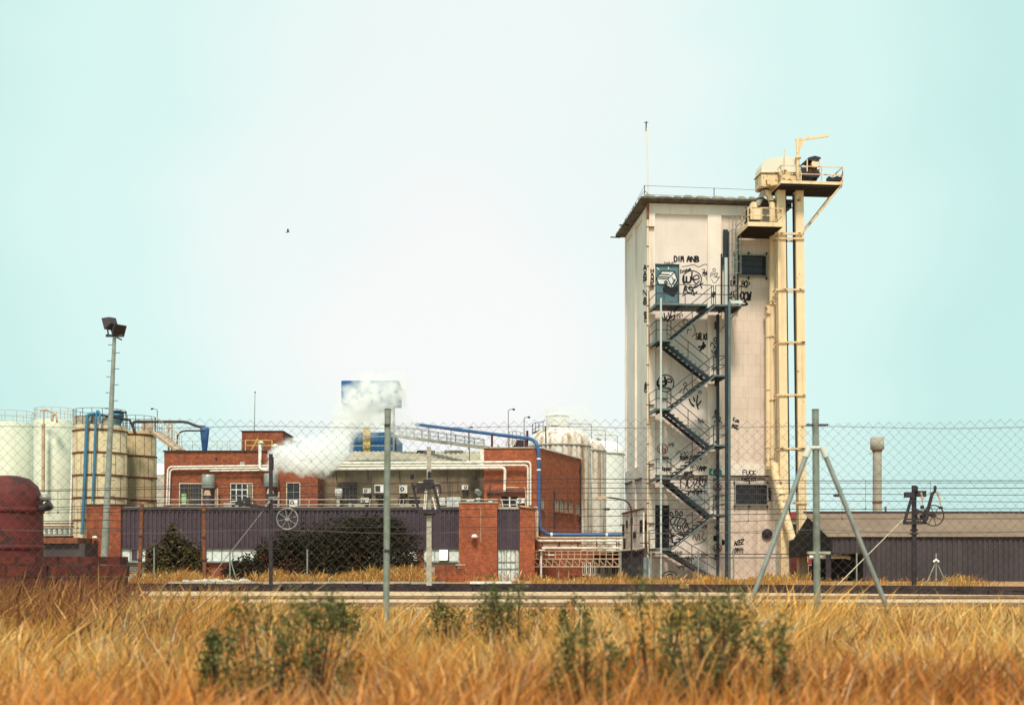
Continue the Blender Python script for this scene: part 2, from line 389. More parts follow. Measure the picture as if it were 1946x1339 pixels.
# rails and sleepers of the two tracks
g = MB()
for Y in (30.3, 31.9, 37.6, 39.2):
    g.box((-120,Y-.035,.0),(120,Y+.035,.015)); g.box((-120,Y-.010,.015),(120,Y+.010,.055)); g.box((-120,Y-.030,.055),(120,Y+.030,.085))
struct('railway_track', g, M['steel_rail'])
# dark retaining edge of old sleepers along the far side of the tracks
g = MB(); r = random.Random(5)
for (a, ya), (b, yb) in zip(EDGE[1:-1], EDGE[2:]):
    m_ = max(2, int(abs(X(b,yb)-X(a,ya))/1.6))
    for row in range(2):
        for i in range(m_):
            t0, t1 = (i+.5*row)/m_ , (i+1+.5*row)/m_-.004
            pa = (X(a,ya)+(X(b,yb)-X(a,ya))*t0, ya+(yb-ya)*t0+r.uniform(-.02,.02)+.03*row, .08+.155*row)
            pb = (X(a,ya)+(X(b,yb)-X(a,ya))*t1, ya+(yb-ya)*t1+r.uniform(-.02,.02)+.03*row, .08+.155*row)
            g.beam(pa, pb, .16, .15)
t = g.top('retaining_wall', M['sleeper'], 'long low dark wall of old timber sleepers behind the tracks', 'wall')
r = random.Random(6)
xs = [320, 410, 500, 595, 690, 780, 848]
for a, b in zip(xs, xs[1:]):
    ya = edgeY(a)-.02; g = MB(); g.beam((X(a+1,ya), ya+.1, .335+r.uniform(-.012,.012)), (X(b-1,ya), ya+.08, .335+r.uniform(-.012,.012)), .34, .085)
    g.top('kerb_stone', M['conc_lt'], 'long grey concrete coping slab on the dark sleeper wall left of the orange blocks', 'kerb', group='coping slabs on the sleeper wall')
g = MB(); ya = edgeY(930)
g.beam((X(893,ya),ya+.25,.345),(X(972,ya),ya+.25,.345),.6,.09)
g.top('concrete_slab', M['white'], 'whitish concrete slab lying before the blue door', 'slab')
# rubble on the coping
def rock(mb, c, s, r):
    lat = []; n_, m_ = 7, 5
    for i in range(m_):
        ph = math.pi*(i/(m_-1)); 
        for k in range(n_):
            th = 2*math.pi*k/n_; q = r.uniform(.75,1.15)
            lat.append((c[0]+s[0]*q*math.sin(ph)*math.cos(th), c[1]+s[1]*q*math.sin(ph)*math.sin(th), c[2]+s[2]*q*-math.cos(ph)))
    mb.add(lat, [(i*n_+k, i*n_+(k+1)%n_, (i+1)*n_+(k+1)%n_, (i+1)*n_+k) for i in range(m_-1) for k in range(n_)])
g = MB(); r = random.Random(8)
for i in range(46):
    px = r.uniform(350, 474); ya = edgeY(px)+r.uniform(.3,.75); k = r.uniform(.05,.16)
    rock(g, (X(px,ya), ya, .28+.10+r.uniform(-.03,.03)), (k*1.5,k,k*.62), r)
o = struct('rubble', g, M['stone'], 'stuff'); o['label'] = 'heap of pale broken stones on the low wall'; o['category'] = 'rubble'
# ================================================================== grass
def grass(name, pts, hgt, wid, cols, lean, seed, label, heads=.5, splay=None):
    """pts (n,3) roots; each blade is a bent ribbon, some end in a feathery seed head"""
    rs = np.random.RandomState(seed); n = len(pts); h = hgt
    ang = rs.uniform(0, 2*np.pi, n); la = rs.normal(0, 1, (n,2))*lean[0] + np.array(lean[1:3])
    if splay is not None: la = la + splay

    hx = np.cos(ang)[:,None]*np.ones((1,1)); side = np.stack([np.cos(ang), np.sin(ang), np.zeros(n)], 1)
    side[:,1] *= .35; side /= np.linalg.norm(side, axis=1, keepdims=True)
    lv = []; prof = [(0,1.0),(.45,.85),(.75,.6),(1.0,.08)]
    hd = rs.rand(n) < heads
    for t, wv in prof:
        c = pts + np.stack([la[:,0]*h*t**1.8, la[:,1]*h*t**1.8, h*t*(1-.12*t)], 1)
        ww = np.full(n, wv)
        if t == .75: ww = np.where(hd, 2.3, ww)
        if t == .45: ww = np.where(hd, .6, ww)
        lv.append(c - side*(wid*ww)[:,None]); lv.append(c + side*(wid*ww)[:,None])
    V = np.stack(lv, 1).reshape(-1,3); base = (np.arange(n)*8)[:,None,None]
    F = (base + np.array([[0,1,3,2],[2,3,5,4],[4,5,7,6]])[None]).reshape(-1,4)
    me = bpy.data.meshes.new(name); me.vertices.add(len(V)); me.vertices.foreach_set('co', V.astype('f4').ravel())
    me.loops.add(F.size); me.loops.foreach_set('vertex_index', F.astype('i4').ravel())
    me.polygons.add(len(F)); me.polygons.foreach_set('loop_start', (np.arange(len(F))*4).astype('i4'))
    ca = me.color_attributes.new('tint', 'FLOAT_COLOR', 'POINT')
    C = np.concatenate([np.repeat(cols, 8, axis=0), np.ones((n*8,1))], 1).astype('f4'); ca.data.foreach_set('color', C.ravel())
    me.materials.append(M['grass']); me.update(calc_edges=True)
    o = bpy.data.objects.new(name, me); COL.objects.link(o); o['kind'] = 'stuff'; o['label'] = label; o['category'] = 'grass'; return o
def vnoise(x, y, s, seed):
    rs = np.random.RandomState(seed); G = rs.rand(64,64); x = x*s; y = y*s
    i, j = np.floor(x).astype(int), np.floor(y).astype(int); fx, fy = x-i, y-j; fx = fx*fx*(3-2*fx); fy = fy*fy*(3-2*fy)
    g_ = lambda a, b: G[a % 64, b % 64]
    return (g_(i,j)*(1-fx)+g_(i+1,j)*fx)*(1-fy) + (g_(i,j+1)*(1-fx)+g_(i+1,j+1)*fx)*fy
rs = np.random.RandomState(11)
def scatter(n, y0, y1, pw, xk=.44, xm=1.0):
    u = rs.rand(n); Y = (y0**pw + u*(y1**pw-y0**pw))**(1/pw); return np.stack([rs.uniform(-1,1,n)*(Y*xk+xm), Y, np.zeros(n)], 1)
# tufts: every centre carries a bundle of splaying blades with a colour and height of its own
ct_ = scatter(15500, 3.2, 27.5, 1.08); nb = rs.randint(12, 46, len(ct_))
keep = rs.rand(len(ct_)) < np.clip((28.0-ct_[:,1])/9.0, .15, 1)*np.where(vnoise(ct_[:,0], ct_[:,1], 1.1, 2) > .24, 1, .25); ct_, nb = ct_[keep], nb[keep]
nt_ = len(ct_); th_ = .24 + .31*vnoise(ct_[:,0], ct_[:,1], .6, 3) + rs.normal(0,.085,nt_)
th_ *= np.where(ct_[:,1] > 15, np.clip(1-(ct_[:,1]-15)*.055, .28, 1), 1)*(1 + .42*np.exp(-((ct_[:,1]-12.2)/2.6)**2))
pal = np.array([(.83,.48,.13),(.74,.36,.08),(.90,.62,.25),(.56,.21,.05),(.64,.31,.075),(.30,.115,.045)])
cn = vnoise(ct_[:,0], ct_[:,1], .9, 4); ti = rs.randint(0, 3, nt_); ti = np.where(rs.rand(nt_) < np.clip((cn-.40)*2.2,.08,.75), rs.randint(3,6,nt_), ti)
ix = np.repeat(np.arange(nt_), nb); n_b = len(ix); dv = rs.normal(0, 1, (n_b,2)); sprd = (.045+.10*th_[ix])[:,None]
p = ct_[ix].copy(); p[:,:2] += dv*sprd*.8; h = np.clip(th_[ix]*rs.uniform(.55,1.15,n_b), .07, 1.0)
cols = pal[ti[ix]]*rs.uniform(.72,1.2,(n_b,1))*rs.uniform(.75,1.15,(nt_,1))[ix]
k_ = rs.rand(n_b); cols[k_ < .04] = np.array([.20,.21,.06]); cols[(k_ > .04) & (k_ < .10)] = np.array([.66,.54,.36]); cols[(k_ > .10) & (k_ < .16)] = np.array([.20,.085,.04])
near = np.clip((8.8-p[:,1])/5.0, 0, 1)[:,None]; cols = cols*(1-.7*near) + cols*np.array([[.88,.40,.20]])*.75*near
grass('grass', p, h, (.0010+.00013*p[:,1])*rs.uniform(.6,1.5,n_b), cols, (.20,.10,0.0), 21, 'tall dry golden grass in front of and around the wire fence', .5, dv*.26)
# low fill between the tufts
p = scatter(60000, 3.2, 27.5, 1.1); p = p[rs.rand(len(p)) < np.clip((28.0-p[:,1])/9.0, .1, 1)]; h = rs.uniform(.05,.24,len(p))
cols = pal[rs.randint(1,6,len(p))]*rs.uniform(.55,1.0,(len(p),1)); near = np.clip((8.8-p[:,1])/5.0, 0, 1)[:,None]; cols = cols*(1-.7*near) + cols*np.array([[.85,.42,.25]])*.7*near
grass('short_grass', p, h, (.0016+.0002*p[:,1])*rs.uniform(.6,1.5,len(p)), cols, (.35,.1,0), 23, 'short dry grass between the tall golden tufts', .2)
# brown stalks before the block wall
n_ = 9000; px_ = rs.uniform(-120, 250, n_); Yp_ = rs.uniform(11.5, 17.6, n_); p = np.stack([(px_-CX)*Yp_/FPX, Yp_, np.zeros(n_)], 1); h = rs.uniform(.25,.85,n_)*(.5+vnoise(p[:,0],p[:,1],1.5,6))
cols = np.array([(.42,.17,.06),(.30,.11,.045),(.58,.30,.10),(.20,.09,.05)])[rs.randint(0,4,n_)]*rs.uniform(.7,1.1,(n_,1))
grass('brown_grass', p, h, rs.uniform(.002,.005,n_), cols, (.3,.15,0), 24, 'brown dry stalks before the dark red block wall', .6)
# verge on the embankment
def strip(n, px0, px1, dy0, dy1, zz=TZ):
    px = rs.uniform(px0, px1, n); ye = np.array([edgeY(a) for a in px]); Y = ye + rs.uniform(dy0, dy1, n); return np.stack([(px-CX)*ye/FPX, Y, np.full(n, zz)], 1)
segs = [(236,345,2200),(345,480,1000),(478,560,1500),(540,740,6000),(742,812,1900),(880,1000,300),(1010,1240,3000),(1240,1500,3600),(1500,1720,3300),(1720,1960,2200),(-80,236,500)]
q = np.concatenate([strip(k, a, b, .5, 5.0) for a, b, k in segs]); kq = (.55*vnoise(q[:,0],q[:,1],1.3,8)+.45*vnoise(q[:,0],q[:,1],.35,9)+rs.rand(len(q))*.25) > .60; q = q[kq]; hq = .06 + .75*vnoise(q[:,0], q[:,1], .9, 7)**1.4 + rs.normal(0,.10,len(q)); hq *= np.where(q[:,0] > 1.0, .72, 1); hq = np.clip(hq, .08, 1.0)
ci = rs.randint(0, 6, len(q)); cq = pal[ci]*rs.uniform(.6,1.05,(len(q),1)); gr = rs.rand(len(q)) < .10; cq[gr] = np.array([.22,.24,.07])
grass('verge_grass', q, hq, rs.uniform(.004,.011,len(q)), cq, (.35,.15,0), 22, 'tufts of dry yellow grass along the foot of the factory', .5)
# ================================================================== shrubs and weeds
def leafcloud(mb_pts, n, size, seed, pal_, name, parent, flat=.5, group=None):
    """leaf-sized faces through the volume of several lobes: (centre, radii) list"""
    rs_ = np.random.RandomState(seed); V = []; C = []; vol = np.array([a*b*c for _, (a,b,c) in mb_pts]); vol = vol**.7; vol /= vol.sum()
    off = np.array(OFF[parent])
    for k, (c, rad) in enumerate(mb_pts):
        m_ = int(n*vol[k]); d = rs_.normal(0,1,(m_,3)); d /= np.linalg.norm(d, axis=1, keepdims=True)
        rr = rs_.rand(m_)**.42; pt = np.array(c) + d*rr[:,None]*np.array(rad)*(1+.18*rs_.normal(0,1,(m_,1)))
        nz = vnoise(pt[:,0]+3*k, pt[:,2]+pt[:,1], 2.4, seed+1); kp = nz + rs_.rand(m_)*.5 > .42; pt = pt[kp]; d = d[kp]
        kp = pt[:,2] > .3 if off[2] > .1 else pt[:,2] > .02; pt = pt[kp]; m_ = len(pt)
        a = rs_.normal(0,1,(m_,3)); a[:,2] *= flat; a /= np.linalg.norm(a, axis=1, keepdims=True); b = np.cross(a, rs_.normal(0,1,(m_,3))); b /= np.linalg.norm(b, axis=1, keepdims=True)
        s_ = size*rs_.uniform(.6,1.4,(m_,1)); V.append(np.stack([pt-a*s_, pt-b*s_*.45, pt+a*s_, pt+b*s_*.45], 1).reshape(-1,3))
        cc = np.array(pal_)[rs_.randint(0,len(pal_),m_)]*rs_.uniform(.65,1.3,(m_,1)); C.append(np.repeat(cc,4,axis=0))
    V = np.concatenate(V) - off; C = np.concatenate(C); nf = len(V)//4
    me = bpy.data.meshes.new(name); me.from_pydata(V.tolist(), [], [(4*i,4*i+1,4*i+2,4*i+3) for i in range(nf)])
    ca = me.color_attributes.new('tint','FLOAT_COLOR','POINT'); ca.data.foreach_set('color', np.concatenate([C,np.ones((len(C),1))],1).astype('f4').ravel())
    me.materials.append(M['leaf']); o = bpy.data.objects.new(name, me); COL.objects.link(o); o.parent = parent; OFF[o] = OFF[parent]; return o
def limbs(base, tops, r0, parent, name='trunk'):
    g_ = MB()
    for tp in tops:
        b = Vector(base); e = Vector(tp); mid = b*.5+e*.5+Vector((.1*(e.x-b.x),0,.1))
        g_.tube([b, b*.7+mid*.3, mid, mid*.5+e*.5, e], r0, 6, r0*.25)
    return g_.build(name, M['bark'], parent)
DG = [(.030,.028,.016),(.040,.034,.018),(.022,.020,.014),(.060,.048,.018)]
def shrub(name, label, lobes_px, Y, n, size, seed, pal_, group='shrubs before the factory'):
    b = (X(sum(l[0] for l in lobes_px)/len(lobes_px), Y), Y, TZ); t_ = thing(name, label, 'shrub', b, group=group)
    lob = [(P(px,py,Y+dy), (rx*Y/FPX, rx*Y/FPX*.8, rz*Y/FPX)) for px,py,rx,rz,dy in lobes_px]
    leafcloud(lob, n, size, seed, pal_, 'foliage', t_); limbs(b, [c for c,_ in lob], .06, t_, 'stem'); return t_
shrub('shrub', 'rounded shrub with yellowish leaf tips left of the rusty post',
      [(330,1030,26,20,0),(300,1060,26,28,0),(360,1058,32,30,.2),(332,1065,44,32,.1),(322,1018,12,12,0),(385,1080,18,18,0),(290,1082,18,20,0),(328,1005,9,14,0),(330,1092,55,14,-.2)], 56, 9500, .075, 31, DG+[(.20,.155,.045),(.14,.11,.035)])
shrub('shrub', 'low dark hedge bush with white windows showing above it',
      [(470,1078,34,24,0),(512,1064,36,38,0),(545,1046,34,44,.2),(440,1086,20,16,0),(490,1092,60,13,-.2)], 57, 9000, .07, 32, DG)
shrub('shrub', 'largest dark rounded bush, left of the concrete mast',
      [(596,1040,52,50,0),(655,1024,60,46,.3),(716,1020,60,46,0),(770,1045,36,46,.2),(640,1060,70,40,0),(735,1068,64,36,0),(690,998,44,20,0),(740,1000,34,20,.1),(600,1075,60,26,-.1),(660,1090,90,18,-.2),(745,1090,62,16,-.2)], 57.5, 30000, .07, 33, DG+[(.05,.045,.025)])
def weed(px, py, hpx, Y, seed, label, wide=.5):
    z1 = Z(py, Y); base = (X(px,Y), Y, 0.0); t_ = thing('weed', label, 'weed', base, group='green weeds in the foreground grass')
    r = random.Random(seed); lob = []; tops = []; H = z1
    for k in range(24):
        zz = H*r.uniform(.15,.97); sp = wide*H*(.12+.5*(1-abs(zz/H-.5))); c = (base[0]+r.uniform(-1,1)*sp, Y+r.uniform(-1,1)*sp*.6, zz); rad = H*r.uniform(.05,.12)
        lob.append((c, (rad*.75, rad*.75, rad*1.7))); tops.append(c)
    lob.append(((base[0],Y,H*.92),(H*.06,H*.06,H*.10))); tops.append((base[0],Y,H*.98))
    leafcloud(lob, 1700, .014, seed, [(.13,.15,.045),(.095,.11,.038),(.17,.18,.05),(.075,.08,.035)], 'foliage', t_, .9)
    limbs(base, tops, .007, t_, 'stem')
for i, (px, py, Y, lb, wd) in enumerate([
    (508,1148,6.3,'dark green bushy weed, left of a pair low in the grass',.5),(592,1142,6.5,'dark green bushy weed with feathery tips, right of a pair',.5),
    (652,1140,9.5,'slim green weed behind the feathery bushy weed',.35),(985,1106,8.8,'upright green weed standing before the blue door',.55),(945,1118,9.0,'smaller green weed before the brick pier of the door',.4),
    (1092,1122,11.0,'thin green weed before the pipe rack',.3),(1112,1178,6.2,'small round green weed low in the golden grass',.4),
    (1243,1112,6.6,'tall branching green weed before the tower stair',.45),(1330,1130,6.4,'branching weed with gaps between the two tall ones',.48),(1374,1112,6.7,'tallest weed, standing before the dark stair post',.4),
    (1470,1180,6.2,'lone dark weed below the tripod brace',.3),(848,1145,10.5,'faint olive weed before the stack of orange blocks',.45),(415,1200,7.0,'small dark weed at the left end of the weeds',.3)]):
    weed(px, py, 0, Y, 50+i, lb, wd)
# ================================================================== concrete tower
T = Fr(X(1233,68.6), 68.6, R(5.3)); th = T.hit
def tz(py): return th(1300, py, 0)[2]
TW = th(1480, 1000, 0)[0]; TD = 7.1; REC = .13
zt = tz(388); z407, z880, z903 = tz(407), tz(880), tz(902)
tower = thing('concrete_tower', 'tall pale concrete tower covered with graffiti', 'tower', (TW/2, TD/2, TZ), T)
u = lambda px: th(px, 700, 0)[0]
b = MB(); b.box((REC, REC, TZ), (TW-.02, TD, zt))                       # core, its front is the sunk panels
b.build('wall', M['tower_panel'], tower)
b = MB()                                                                # blockwork sheet of the right panels
b.box((u(1371), REC-.012, TZ), (TW-.10, REC, z407)); b.build('block_panel', M['tower_block'], tower)
b = MB()
for a, c in ((1233,1245),(1345,1371)): b.box((u(a) if a > 1233 else 0, 0, TZ), (u(c), REC, zt))
b.box((TW-.32, 0, TZ), (TW, REC, zt))
def band(z0, z1):
    b.box((u(1245), .002, z0), (u(1345), REC, z1)); b.box((u(1371), .002, z0), (TW-.32, REC, z1))
band(z407, zt); band(z903, z880)
w_ = lambda px, uu=0: T.hitu(px, 700, uu)[1]
ws = [0, w_(1220), w_(1206.5), w_(1201.5), w_(1187.5), TD]
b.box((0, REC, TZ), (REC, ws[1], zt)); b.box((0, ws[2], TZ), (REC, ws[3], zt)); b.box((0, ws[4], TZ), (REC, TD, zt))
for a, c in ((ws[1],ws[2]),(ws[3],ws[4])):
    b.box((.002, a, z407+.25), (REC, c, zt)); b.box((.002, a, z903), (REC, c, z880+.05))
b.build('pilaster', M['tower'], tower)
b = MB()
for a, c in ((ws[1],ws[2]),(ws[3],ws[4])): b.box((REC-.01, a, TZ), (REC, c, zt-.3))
b.build('side_panel', M['tower'], tower)  # left face gets the paler render: its brighter light put into the colour
b = MB()                                                                # thin strips coloured dark: the shadow line under the band, painted
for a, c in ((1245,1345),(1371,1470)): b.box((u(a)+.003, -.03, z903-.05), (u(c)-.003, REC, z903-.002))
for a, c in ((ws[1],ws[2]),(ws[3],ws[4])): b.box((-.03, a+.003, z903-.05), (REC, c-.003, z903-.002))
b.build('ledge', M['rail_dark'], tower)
b = MB(); ov = .45; r = random.Random(12)                               # roof slab with ragged tile edge
b.box((-ov, -ov, zt+.06), (TW+.55, TD+.35, zt+.12)); b.box((-ov-.06, -ov-.06, zt+.121), (TW+.6, TD+.4, zt+.22)); b.box((.01,.01,zt-.01),(TW-.03,TD-.01,zt+.059))
b.build('roof', M['roof_dark'], tower)
b = MB(); uu = -ov
while uu < TW+.4:
    wd = r.uniform(.5,1.1); h = r.uniform(.05,.17); b.prism([(uu,-ov-.04,zt+.221),(uu+wd*.25,-ov-.04,zt+.221+h),(uu+wd*.7,-ov-.04,zt+.221+h*.9),(uu+wd,-ov-.04,zt+.221)], (0,.5,0)); uu += wd
ww = -ov+.55
while ww < TD:
    wd = r.uniform(.5,1.1); h = r.uniform(.05,.14); b.prism([(-ov-.04,ww,zt+.221),(-ov-.04,ww+wd*.3,zt+.221+h),(-ov-.04,ww+wd*.8,zt+.221+h*.8),(-ov-.04,ww+wd,zt+.221)], (.5,0,0)); ww += wd
b.build('roof_tile', M['roof_pale'], tower)
b = MB(); b.beam((TW+.5,-.3,zt-.0),(TW+.5,2.2,zt-.0),.25,.25); b.beam((TW+.55,-.25,zt-.12),(TW+1.0,-.25,zt-.12),.05); b.beam((-ov+.2,TD+.2,zt+.03),(-ov-.40,TD+.2,zt+.03),.06); b.beam((-ov+.2,4.6,zt+.03),(-ov-.35,4.6,zt+.03),.06)
b.build('gutter', M['black'], tower)
# doors, windows, vent
def dpt(px, py, w): return th(px, py, w)
a, c = dpt(1245,504,.07), dpt(1290.5,574,.07)
b = MB(); b.sheet((a[0],.09,c[2]),(c[0],.09,c[2]),(a[0],.09,a[2]),.14,.025,(0,-1,0)); d1 = b.build('door', M['door_teal'], tower, 'teal metal door with a white box painted on it')
b = MB(); b.beam((a[0],.07,a[2]+.03),(c[0],.07,a[2]+.03),.1,.09); b.beam((c[0]-.02,.07,a[2]),(c[0]-.02,.07,c[2]),.05); b.build('frame', M['teal'], d1)
a, c = dpt(1244.5,961,.1), dpt(1270,1040,.1)
b = MB(); b.box((a[0],.10,c[2]),(c[0],.125,a[2])); d2 = b.build('door', M['dark'], tower, 'black open doorway at the lowest landing')
b = MB()
for s0, s1 in (((a[0]-.05,.05,c[2]),(a[0],.125,a[2])),((c[0],.05,c[2]),(c[0]+.05,.125,a[2])),((a[0]-.05,.05,a[2]+.001),(c[0]+.05,.125,a[2]+.05))): b.box(s0,s1)
b.build('frame', M['rail_dark'], d2)
def barred(x0,y0,x1,y1,lab):
    a, c = dpt(x0,y0,.1), dpt(x1,y1,.1)
    b = MB(); b.box((a[0],.10,c[2]),(c[0],.117,a[2])); wn = b.build('window', M['glass'], tower, lab)
    b = MB(); n_ = 15
    for i in range(n_+1):
        x = a[0]+(c[0]-a[0])*i/n_; b.box((x-.009,-.05,c[2]),(x+.009,-.03,a[2]))
    for z in (a[2]-.2, (a[2]+c[2])/2, c[2]+.2): b.box((a[0],-.028,z-.012),(c[0],-.012,z+.012))
    b.build('bars', M['clad_dark'], wn)
    b = MB(); e = .055
    b.box((a[0]-e,-.07,a[2]),(c[0]+e,.10,a[2]+e)); b.box((a[0]-e,-.07,c[2]-e),(c[0]+e,.10,c[2])); b.box((a[0]-e,-.07,c[2]),(a[0],.10,a[2])); b.box((c[0],-.07,c[2]),(c[0]+e,.10,a[2]))
    b.build('frame', M['galv_g'], wn)
    b = MB()
    for x in (a[0]-.06, a[0]+.45*(c[0]-a[0]), c[0]+.06):
        for z0, z1 in ((a[2]+e,a[2]+e+.15),(c[2]-e-.15,c[2]-e)): b.box((x-.025,-.04,z0),(x+.025,.11,z1))
    b.build('bracket', M['rail_dark'], wn)
barred(1396,486,1454,525,'barred window under the small platform'); barred(1397,921,1456,958,'barred window at ground storey')
p = dpt(1458,1014,.0); b = MB(); n_ = 20
ring = [(p[0]+.26*math.cos(t), .02, p[2]+.26*math.sin(t)) for t in [2*math.pi*k/n_ for k in range(n_+1)]]
b.tube(ring, .035, 6, caps=False); vo = b.build('vent', M['rail_dark'], tower)
b = MB(); b.prism([(p[0]+.25*math.cos(2*math.pi*k/n_), .012, p[2]+.25*math.sin(2*math.pi*k/n_)) for k in range(n_)], (0,.1,0)); b.build('vent_hole', M['dark'], vo)
# drain pipe on the corner
b = MB(); x0 = -.07
b.tube([(x0,-.07,zt-.9),(x0,-.07,TZ)], .05, 8); dp = b.build('drain_pipe', M['cream'], tower)
b = MB()
for i in range(18):
    z = zt-1.3-i*1.07; b.box((x0-.07,-.13,z-.03),(x0+.36,-.002 if i % 3 else -.01,z+.01)) if i % 3 == 0 else b.box((x0-.06,-.13,z-.03),(x0+.06,-.01,z+.03))
b.build('pipe_clip', M['rust'], dp)
b = MB(); b.tube([(x0,-.07,zt-.05),(x0,-.07,zt-.9)], .075, 8); b.build('pipe_head', M['rust'], dp)
# ---------------------------------------------------------------- graffiti: hand-drawn stroke letters
SF = {'A':[[(0,0),(.45,1),(1,0)],[(.2,.4),(.8,.4)]],'B':[[(0,0),(0,1),(.7,.95),(.8,.7),(.1,.52),(.9,.4),(.85,.08),(0,0)]],'C':[[(1,.85),(.6,1),(.1,.75),(0,.4),(.25,.05),(.7,0),(1,.2)]],
'D':[[(0,0),(0,1),(.6,.95),(1,.55),(.75,.1),(0,0)]],'E':[[(1,1),(0,1),(0,0),(1,0)],[(0,.5),(.75,.5)]],'F':[[(1,1),(0,.97),(0,0)],[(0,.5),(.75,.55)]],'H':[[(0,0),(0,1)],[(1,0),(1,1)],[(0,.5),(1,.55)]],
'I':[[(.5,0),(.5,1)]],'J':[[(.3,1),(1,1)],[(.7,1),(.7,.2),(.4,0),(0,.2)]],'K':[[(0,0),(0,1)],[(.9,1),(0,.45),(1,0)]],'L':[[(0,1),(0,0),(.9,0)]],'M':[[(0,0),(.15,1),(.5,.4),(.85,1),(1,0)]],'N':[[(0,0),(0,1),(1,0),(1,1)]],
'O':[[(.5,1),(.1,.8),(0,.4),(.35,0),(.8,.1),(1,.55),(.8,.95),(.5,1)]],'P':[[(0,0),(.05,1),(.8,.95),(.9,.6),(.05,.45)]],'G':[[(1,.85),(.5,1),(.05,.65),(.1,.2),(.6,0),(1,.2),(1,.5),(.6,.5)]],'R':[[(0,0),(.05,1),(.8,.95),(.85,.6),(.05,.45),(1,0)]],
'S':[[(1,.9),(.5,1),(.1,.78),(.4,.52),(.9,.35),(.7,.03),(0,.08)]],'T':[[(0,1),(1,.97)],[(.5,1),(.5,0)]],'U':[[(0,1),(.05,.2),(.5,0),(.95,.2),(1,1)]],'V':[[(0,1),(.5,0),(1,1)]],'W':[[(0,1),(.25,0),(.5,.7),(.75,0),(1,1)]],
'X':[[(0,1),(1,0)],[(1,1),(0,0)]],'Y':[[(0,1),(.5,.5),(1,1)],[(.5,.5),(.4,0)]],'Z':[[(0,1),(1,1),(0,0),(1,0)]],'8':[[(.5,.52),(.1,.75),(.5,1),(.9,.75),(.5,.52),(0,.25),(.5,0),(1,.25),(.5,.52)]],
'!':[[(.5,1),(.5,.45)],[(.5,.15),(.5,.0)]],'w':[[(0,.6),(.05,0),(.5,.05),(.5,.55)],[(.5,.05),(1,.0),(1,.6)]],'l':[[(.5,1.35),(.5,.05),(.9,.05)]],'e':[[(.05,.35),(.95,.4),(.75,.7),(.3,.65),(0,.3),(.3,-.05),(.9,.05)]],
'd':[[(.9,1.2),(.85,0),(.2,.0),(0,.3),(.3,.6),(.85,.5)]],'b':[[(0,1.2),(.05,0),(.8,.02),(.95,.35),(.6,.6),(.05,.5)]],'a':[[(.85,.6),(.2,.55),(0,.2),(.4,0),(.85,.25),(.9,.6),(1,0)]],'r':[[(0,.6),(.1,0)],[(.08,.4),(.5,.65),(.9,.55)]],
'm':[[(0,0),(.05,.6),(.4,.6),(.5,0)],[(.5,.5),(.85,.6),(1,0)]],'u':[[(0,.6),(.1,.05),(.7,.05),(.9,.6),(1,0)]],'p':[[(0,-.35),(.1,.6),(.7,.6),(.8,.15),(.1,.1)]],'n':[[(0,0),(.05,.6)],[(.05,.45),(.5,.62),(.9,.5),(1,0)]],'o':[[(.5,.6),(0,.3),(.4,0),(.95,.25),(.5,.6)]],' ':[]}
def wallpt(px, py, w): return th(px, py, w)
def paint(b, px_pts, sw, w, face='f'):
    if face == 'f': b.ribbon([th(x, y, w) for x, y in px_pts], sw/19.0, .004)
    else: b.ribbon([T.hitu(x, y, w) for x, y in px_pts], sw/20.0, .004, (-1,0,0))
def smooth(pts, k=3):
    if len(pts) < 3: return pts
    o = []
    q = [pts[0]] + list(pts) + [pts[-1]]
    for i in range(1, len(q)-2):
        for j in range(k):
            t = j/k; a, b_, c, d = q[i-1], q[i], q[i+1], q[i+2]
            o.append(tuple(.5*(2*b_[m]+(c[m]-a[m])*t+(2*a[m]-5*b_[m]+4*c[m]-d[m])*t*t+(3*b_[m]-a[m]-3*c[m]+d[m])*t**3) for m in (0,1)))
    return o + [pts[-1]]
def word(txt, x, y, lw, lh, sw, w, mat_, seed=1, vert=False, slant=.0, rise=0.0, gap=.25, label=None, face='f'):
    r = random.Random(seed); b = MB(); cx, cy = x, y
    for ch in txt:
        q = r.uniform(.88,1.12)
        for st in SF.get(ch, []):
            pp = smooth([(cx+(a+c*slant)*lw+r.uniform(-.05,.05)*lw, cy-c*lh*q+r.uniform(-.05,.05)*lh) for a, c in st]); paint(b, pp, sw, w, face)
        if vert: cy += lh*(1+gap)
        else: cx += lw*(1+gap); cy -= rise
    o = b.build('graffiti', mat_, tower, label); return o
def lines(strokes, sw, w, mat_, label=None, sm=True, face='f'):
    b = MB()
    for s in strokes: paint(b, smooth(s) if sm else s, sw, w, face)
    return b.build('graffiti', mat_, tower, label)
def ell(cx, cy, rx, ry, a0=0, a1=360, n=22): return [(cx+rx*math.cos(R(a0+(a1-a0)*k/n)), cy-ry*math.sin(R(a0+(a1-a0)*k/n))) for k in range(n+1)]
PF, PP = REC, 0.0; PB = REC-.012
gb = M['gblack']
word('DIM', 1281.5,497,5.0,10,1.5,PF,gb,3,label='black tag reading DIM above the teal door'); word('ANB',1306,497,6.2,10,1.7,PF,gb,4,label='black tag reading ANB above the circle tag')
word('NAA',1263,502,5,4,.8,PF,M['ggrey'],5,label='small faint tag on top of the door')
b = MB(); paint(b, ell(1315,531,18,16.5), 1.1, PF)
for pts, s in (([(1299,525),(1299.5,536),(1304,535),(1304.5,526),(1305,536.5),(1312,535),(1313,526)],2.0),([(1315,517),(1315.5,531),(1323,531)],1.6),([(1316,531),(1328,530),(1326,523),(1319,525),(1318,533),(1323,539),(1329,534)],1.3)): paint(b, smooth(pts), s, PF)
b.build('graffiti', gb, tower, 'circled black tag of round lower-case letters beside the teal door')
